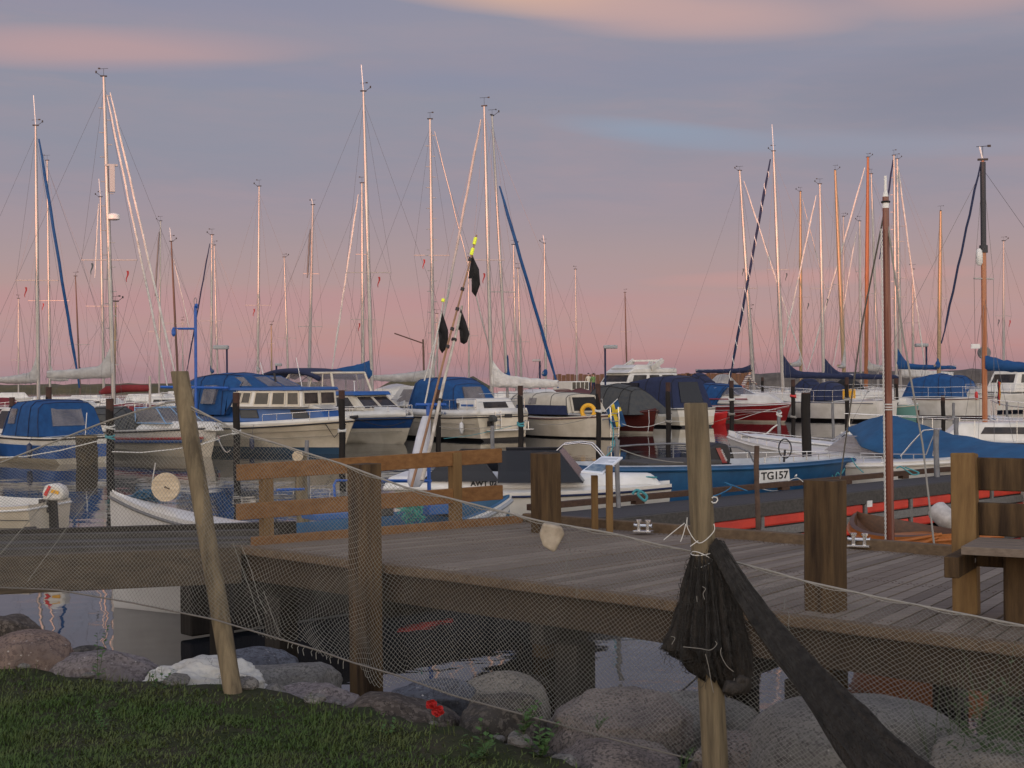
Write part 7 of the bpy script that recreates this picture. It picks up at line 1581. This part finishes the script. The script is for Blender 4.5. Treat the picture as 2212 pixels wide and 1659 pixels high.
# mooring ropes
RP = [('rope sagging from the dark red wooden boat to the pile', [K(12, *p) for p in ((350, 710), (450, 740), (600, 735), (760, 690), (920, 690))], 50, .012, M_wrope),
      ('long white rope from the red speedboat bow down to the pile', [K(12, *p) for p in ((1910, 540), (1650, 600), (1430, 670), (1390, 665))], 62, .012, M_wrope),
      ('second rope under the long white one at the red speedboat', [K(12, *p) for p in ((1910, 550), (1700, 590), (1400, 640), (1160, 710))], 63, .011, M_rope),
      ('pale rope drooping from the sign pole to the skiff', [K(12, *p) for p in ((330, 945), (480, 1000), (640, 1040), (800, 1065), (920, 1072))], 20.5, .009, M_rope),
      ('turquoise rope from the sign pole up to the cream boat', [K(12, *p) for p in ((180, 1030), (250, 960), (262, 860), (268, 780), (240, 680))], 21, .010, M_trope),
      ('black and white spiral rope at the speedboat bow', [K(12, *p) for p in ((1660, 812), (1700, 800), (1760, 745), (1800, 720))], 34, .022, M_wrope),
      ('rope from the stern-on cruiser to its pile', [K(11, *p) for p in ((560, 660), (720, 680), (900, 680), (1300, 650))], 45, .012, M_rope),
      ('lower rope from the stern-on cruiser to its pile', [K(11, *p) for p in ((600, 775), (850, 745), (1100, 690), (1310, 640))], 46, .010, M_trope),
      ('rope from the tented boat to the rust-topped pile', [K(11, *p) for p in ((1480, 640), (1700, 640), (1900, 600), (2040, 540))], 47, .012, M_rope),
      ('pale line over the net pole to the right', [K(10, *p) for p in ((370, 750), (520, 690), (640, 660), (700, 650))], 26, .008, M_wrope),
      ('loop of pale line hanging below the pile', [K(10, *p) for p in ((500, 680), (540, 770), (580, 820), (615, 800))], 26, .007, M_wrope),
      ('line from the blue and white cruiser bow to the next bow', [K(10, *p) for p in ((1640, 520), (1800, 575), (1950, 600), (2100, 560))], 46, .012, M_rub),
      ('white line across the white yacht bow', [K(13, *p) for p in ((430, 580), (620, 550), (900, 540), (1190, 610))], 60, .012, M_wrope),
      ('white lifeline-like rope along the right yacht', [K(13, *p) for p in ((1000, 540), (1300, 530), (1700, 540), (1830, 560))], 60, .014, M_wrope),
      ('turquoise rope tangled by the thick near pile', [K(13, *p) for p in ((350, 1265), (400, 1240), (440, 1290), (470, 1240), (500, 1260), (540, 1200))], 25, .014, M_trope),
      ('turquoise rope from the blue skiff bow', [K(13, *p) for p in ((600, 1100), (640, 1170), (690, 1220), (715, 1240))], 25, .012, M_trope),
      ('turquoise rope tangle in the middle of the pontoon', [K(13, *p) for p in ((1020, 1200), (1060, 1185), (1130, 1230), (1180, 1260), (1230, 1240), (1100, 1190))], 23.2, .014, M_trope),
      ('blue rope knot on the pontoon rail near the white bow', [K(3, *p) for p in ((985, 985), (1010, 960), (1050, 975), (1075, 1000), (1060, 1025), (1020, 985), (1045, 965))], 19.0, .022, M_trope),
      ('blue rope lying along the pontoon rail', [K(3, *p) for p in ((1480, 1000), (1540, 980), (1600, 940), (1560, 915), (1620, 935), (1700, 965))], 20.0, .012, mat('blue_line', (.02, .12, .25), .8)),
      ('loose line drooping from the number board', [K(4, *p) for p in ((540, 940), (650, 965), (740, 940), (745, 905), (800, 885), (840, 910))], 21.5, .008, M_wrope),
      ('black underwater hose curving behind the upright pole', [K(23, *p) for p in ((1235, 1215), (1290, 1180), (1350, 1130), (1390, 1090))], 9.0, .007, M_rub),
      ('dark stick lying in the shallow water', [K(23, *p) for p in ((320, 1080), (450, 1120), (560, 1200))], 9.8, .03, M_dark)]
for lab, pts, d, r_, m_ in RP:
    mb = MB(); q = sm([D(*p, d) for p in pts], 6); mb.tube(q, r_ * .85, 5); tag(mb.build('rope' if 'stick' not in lab and 'hose' not in lab else ('stick' if 'stick' in lab else 'hose'), m_, smooth=60), lab, 'rope' if 'stick' not in lab and 'hose' not in lab else ('stick' if 'stick' in lab else 'hose'))
# ------------------------------------------------------------------ people
def person(label, loc, h, lean=0.0, top_m=None, leg_m=None, face=0.0, arms=((.25, .25, .9), (-.25, .25, .9))):
    o = empty('person', loc, face); tag(o, label, 'person'); s = h / 1.75
    J = {'pel': (0, 0, .95), 'ab': (0, .05 + lean * .15, 1.12), 'ch': (0, .02 + lean * .45, 1.36), 'nk': (0, lean * .58, 1.50), 'hd': (0, lean * .66, 1.66)}
    me = bpy.data.meshes.new('body'); vs = [J['pel'], J['ab'], J['ch'], J['nk'], J['hd']]; es = [(0, 1), (1, 2), (2, 3), (3, 4)]; rad = [.14, .13, .16, .055, .105]
    for sg, (ax2, ay, az_) in zip((1, -1), arms):
        k = len(vs); vs += [(sg * .19, J['ch'][1], 1.40), (sg * .25, J['ch'][1] + .1, 1.14), (ax2, J['ch'][1] + ay, az_)]; es += [(2, k), (k, k + 1), (k + 1, k + 2)]; rad += [.065, .048, .038]
    for sg in (1, -1):
        k = len(vs); vs += [(sg * .10, 0, .88), (sg * .11, .03, .50), (sg * .12, -.01, .08), (sg * .12, .14, .04)]; es += [(0, k), (k, k + 1), (k + 1, k + 2), (k + 2, k + 3)]; rad += [.095, .065, .045, .04]
    me.from_pydata([(x * s, y * s, z * s) for x, y, z in vs], es, []); me.materials.append(leg_m or M_navy); me.materials.append(top_m or M_white); me.materials.append(M_skin)
    b = bpy.data.objects.new('body', me); COL.objects.link(b); b.parent = o; sk = b.modifiers.new('skin', 'SKIN'); 
    for i, v_ in enumerate(me.skin_vertices[0].data): v_.radius = (rad[i] * s, rad[i] * s); v_.use_root = i == 0
    b.modifiers.new('ss', 'SUBSURF').levels = 1; b.modifiers['ss'].render_levels = 1
    bpy.context.view_layer.update(); dg = bpy.context.evaluated_depsgraph_get(); m2 = bpy.data.meshes.new_from_object(b.evaluated_get(dg)); b.modifiers.clear(); b.data = m2
    m2.materials.clear(); [m2.materials.append(q) for q in (leg_m or M_navy, top_m or M_white, M_skin)]
    for p_ in m2.polygons:
        z = p_.center.z / s; p_.material_index = 2 if z > 1.50 or (abs(p_.center.x) / s > .20 and z < .98) else (1 if z > .92 else 0); p_.use_smooth = True
    mb = MB(); hd = Vector(J['hd']) * s
    rows = [[(hd.x + math.cos(q) * .112 * s * math.sin(t), hd.y + math.sin(q) * .12 * s * math.sin(t) - .012, hd.z + .03 + .12 * s * math.cos(t)) for q in np.linspace(0, 6.283, 13)[:-1]] for t in (.05, .5, 1.0, 1.5)]
    mb.grid(rows, closed=True); mb.build('hair', mat('dark_hair', (.03, .02, .015), .8), o, smooth=60); return o
M_strp = bpy.data.materials.new('striped_jumper'); M_strp.use_nodes = True; t = M_strp.node_tree; tcn = t.nodes.new('ShaderNodeTexCoord'); sxn = t.nodes.new('ShaderNodeSeparateXYZ'); t.links.new(tcn.outputs['Object'], sxn.inputs[0])
mm = t.nodes.new('ShaderNodeMath'); mm.operation = 'MULTIPLY'; mm.inputs[1].default_value = 9; t.links.new(sxn.outputs[2], mm.inputs[0]); m2_ = t.nodes.new('ShaderNodeMath'); m2_.operation = 'FRACT'; t.links.new(mm.outputs[0], m2_.inputs[0]); m3 = t.nodes.new('ShaderNodeMath'); m3.operation = 'GREATER_THAN'; m3.inputs[1].default_value = .5; t.links.new(m2_.outputs[0], m3.inputs[0])
mxn = t.nodes.new('ShaderNodeMix'); mxn.data_type = 'RGBA'; mxn.inputs[6].default_value = (.5, .45, .4, 1); mxn.inputs[7].default_value = (.10, .05, .07, 1); t.links.new(m3.outputs[0], mxn.inputs[0]); t.links.new(mxn.outputs[2], t.nodes['Principled BSDF'].inputs['Base Color'])
pm = D(1604, 840, 79); person('person in a horizontally striped jumper leaning over a boat beside the navy-covered mast', (pm.x, pm.y, .95), 1.72, .75, M_strp, mat('reddish_trousers', (.25, .07, .05), .8), R(-75), ((.2, .45, .95), (-.2, .45, 1.0)))
p1 = D(1271, 806, 128); person('tiny person in pale clothes standing beyond the board fence', (p1.x, p1.y, .92), 1.7, 0, M_cream, M_navy); p1 = D(1282, 806, 128); person('tiny person in greenish clothes beside the pale one beyond the fence', (p1.x, p1.y, .92), 1.68, 0, mat('green_top', (.15, .25, .08), .8), M_navy, .5)
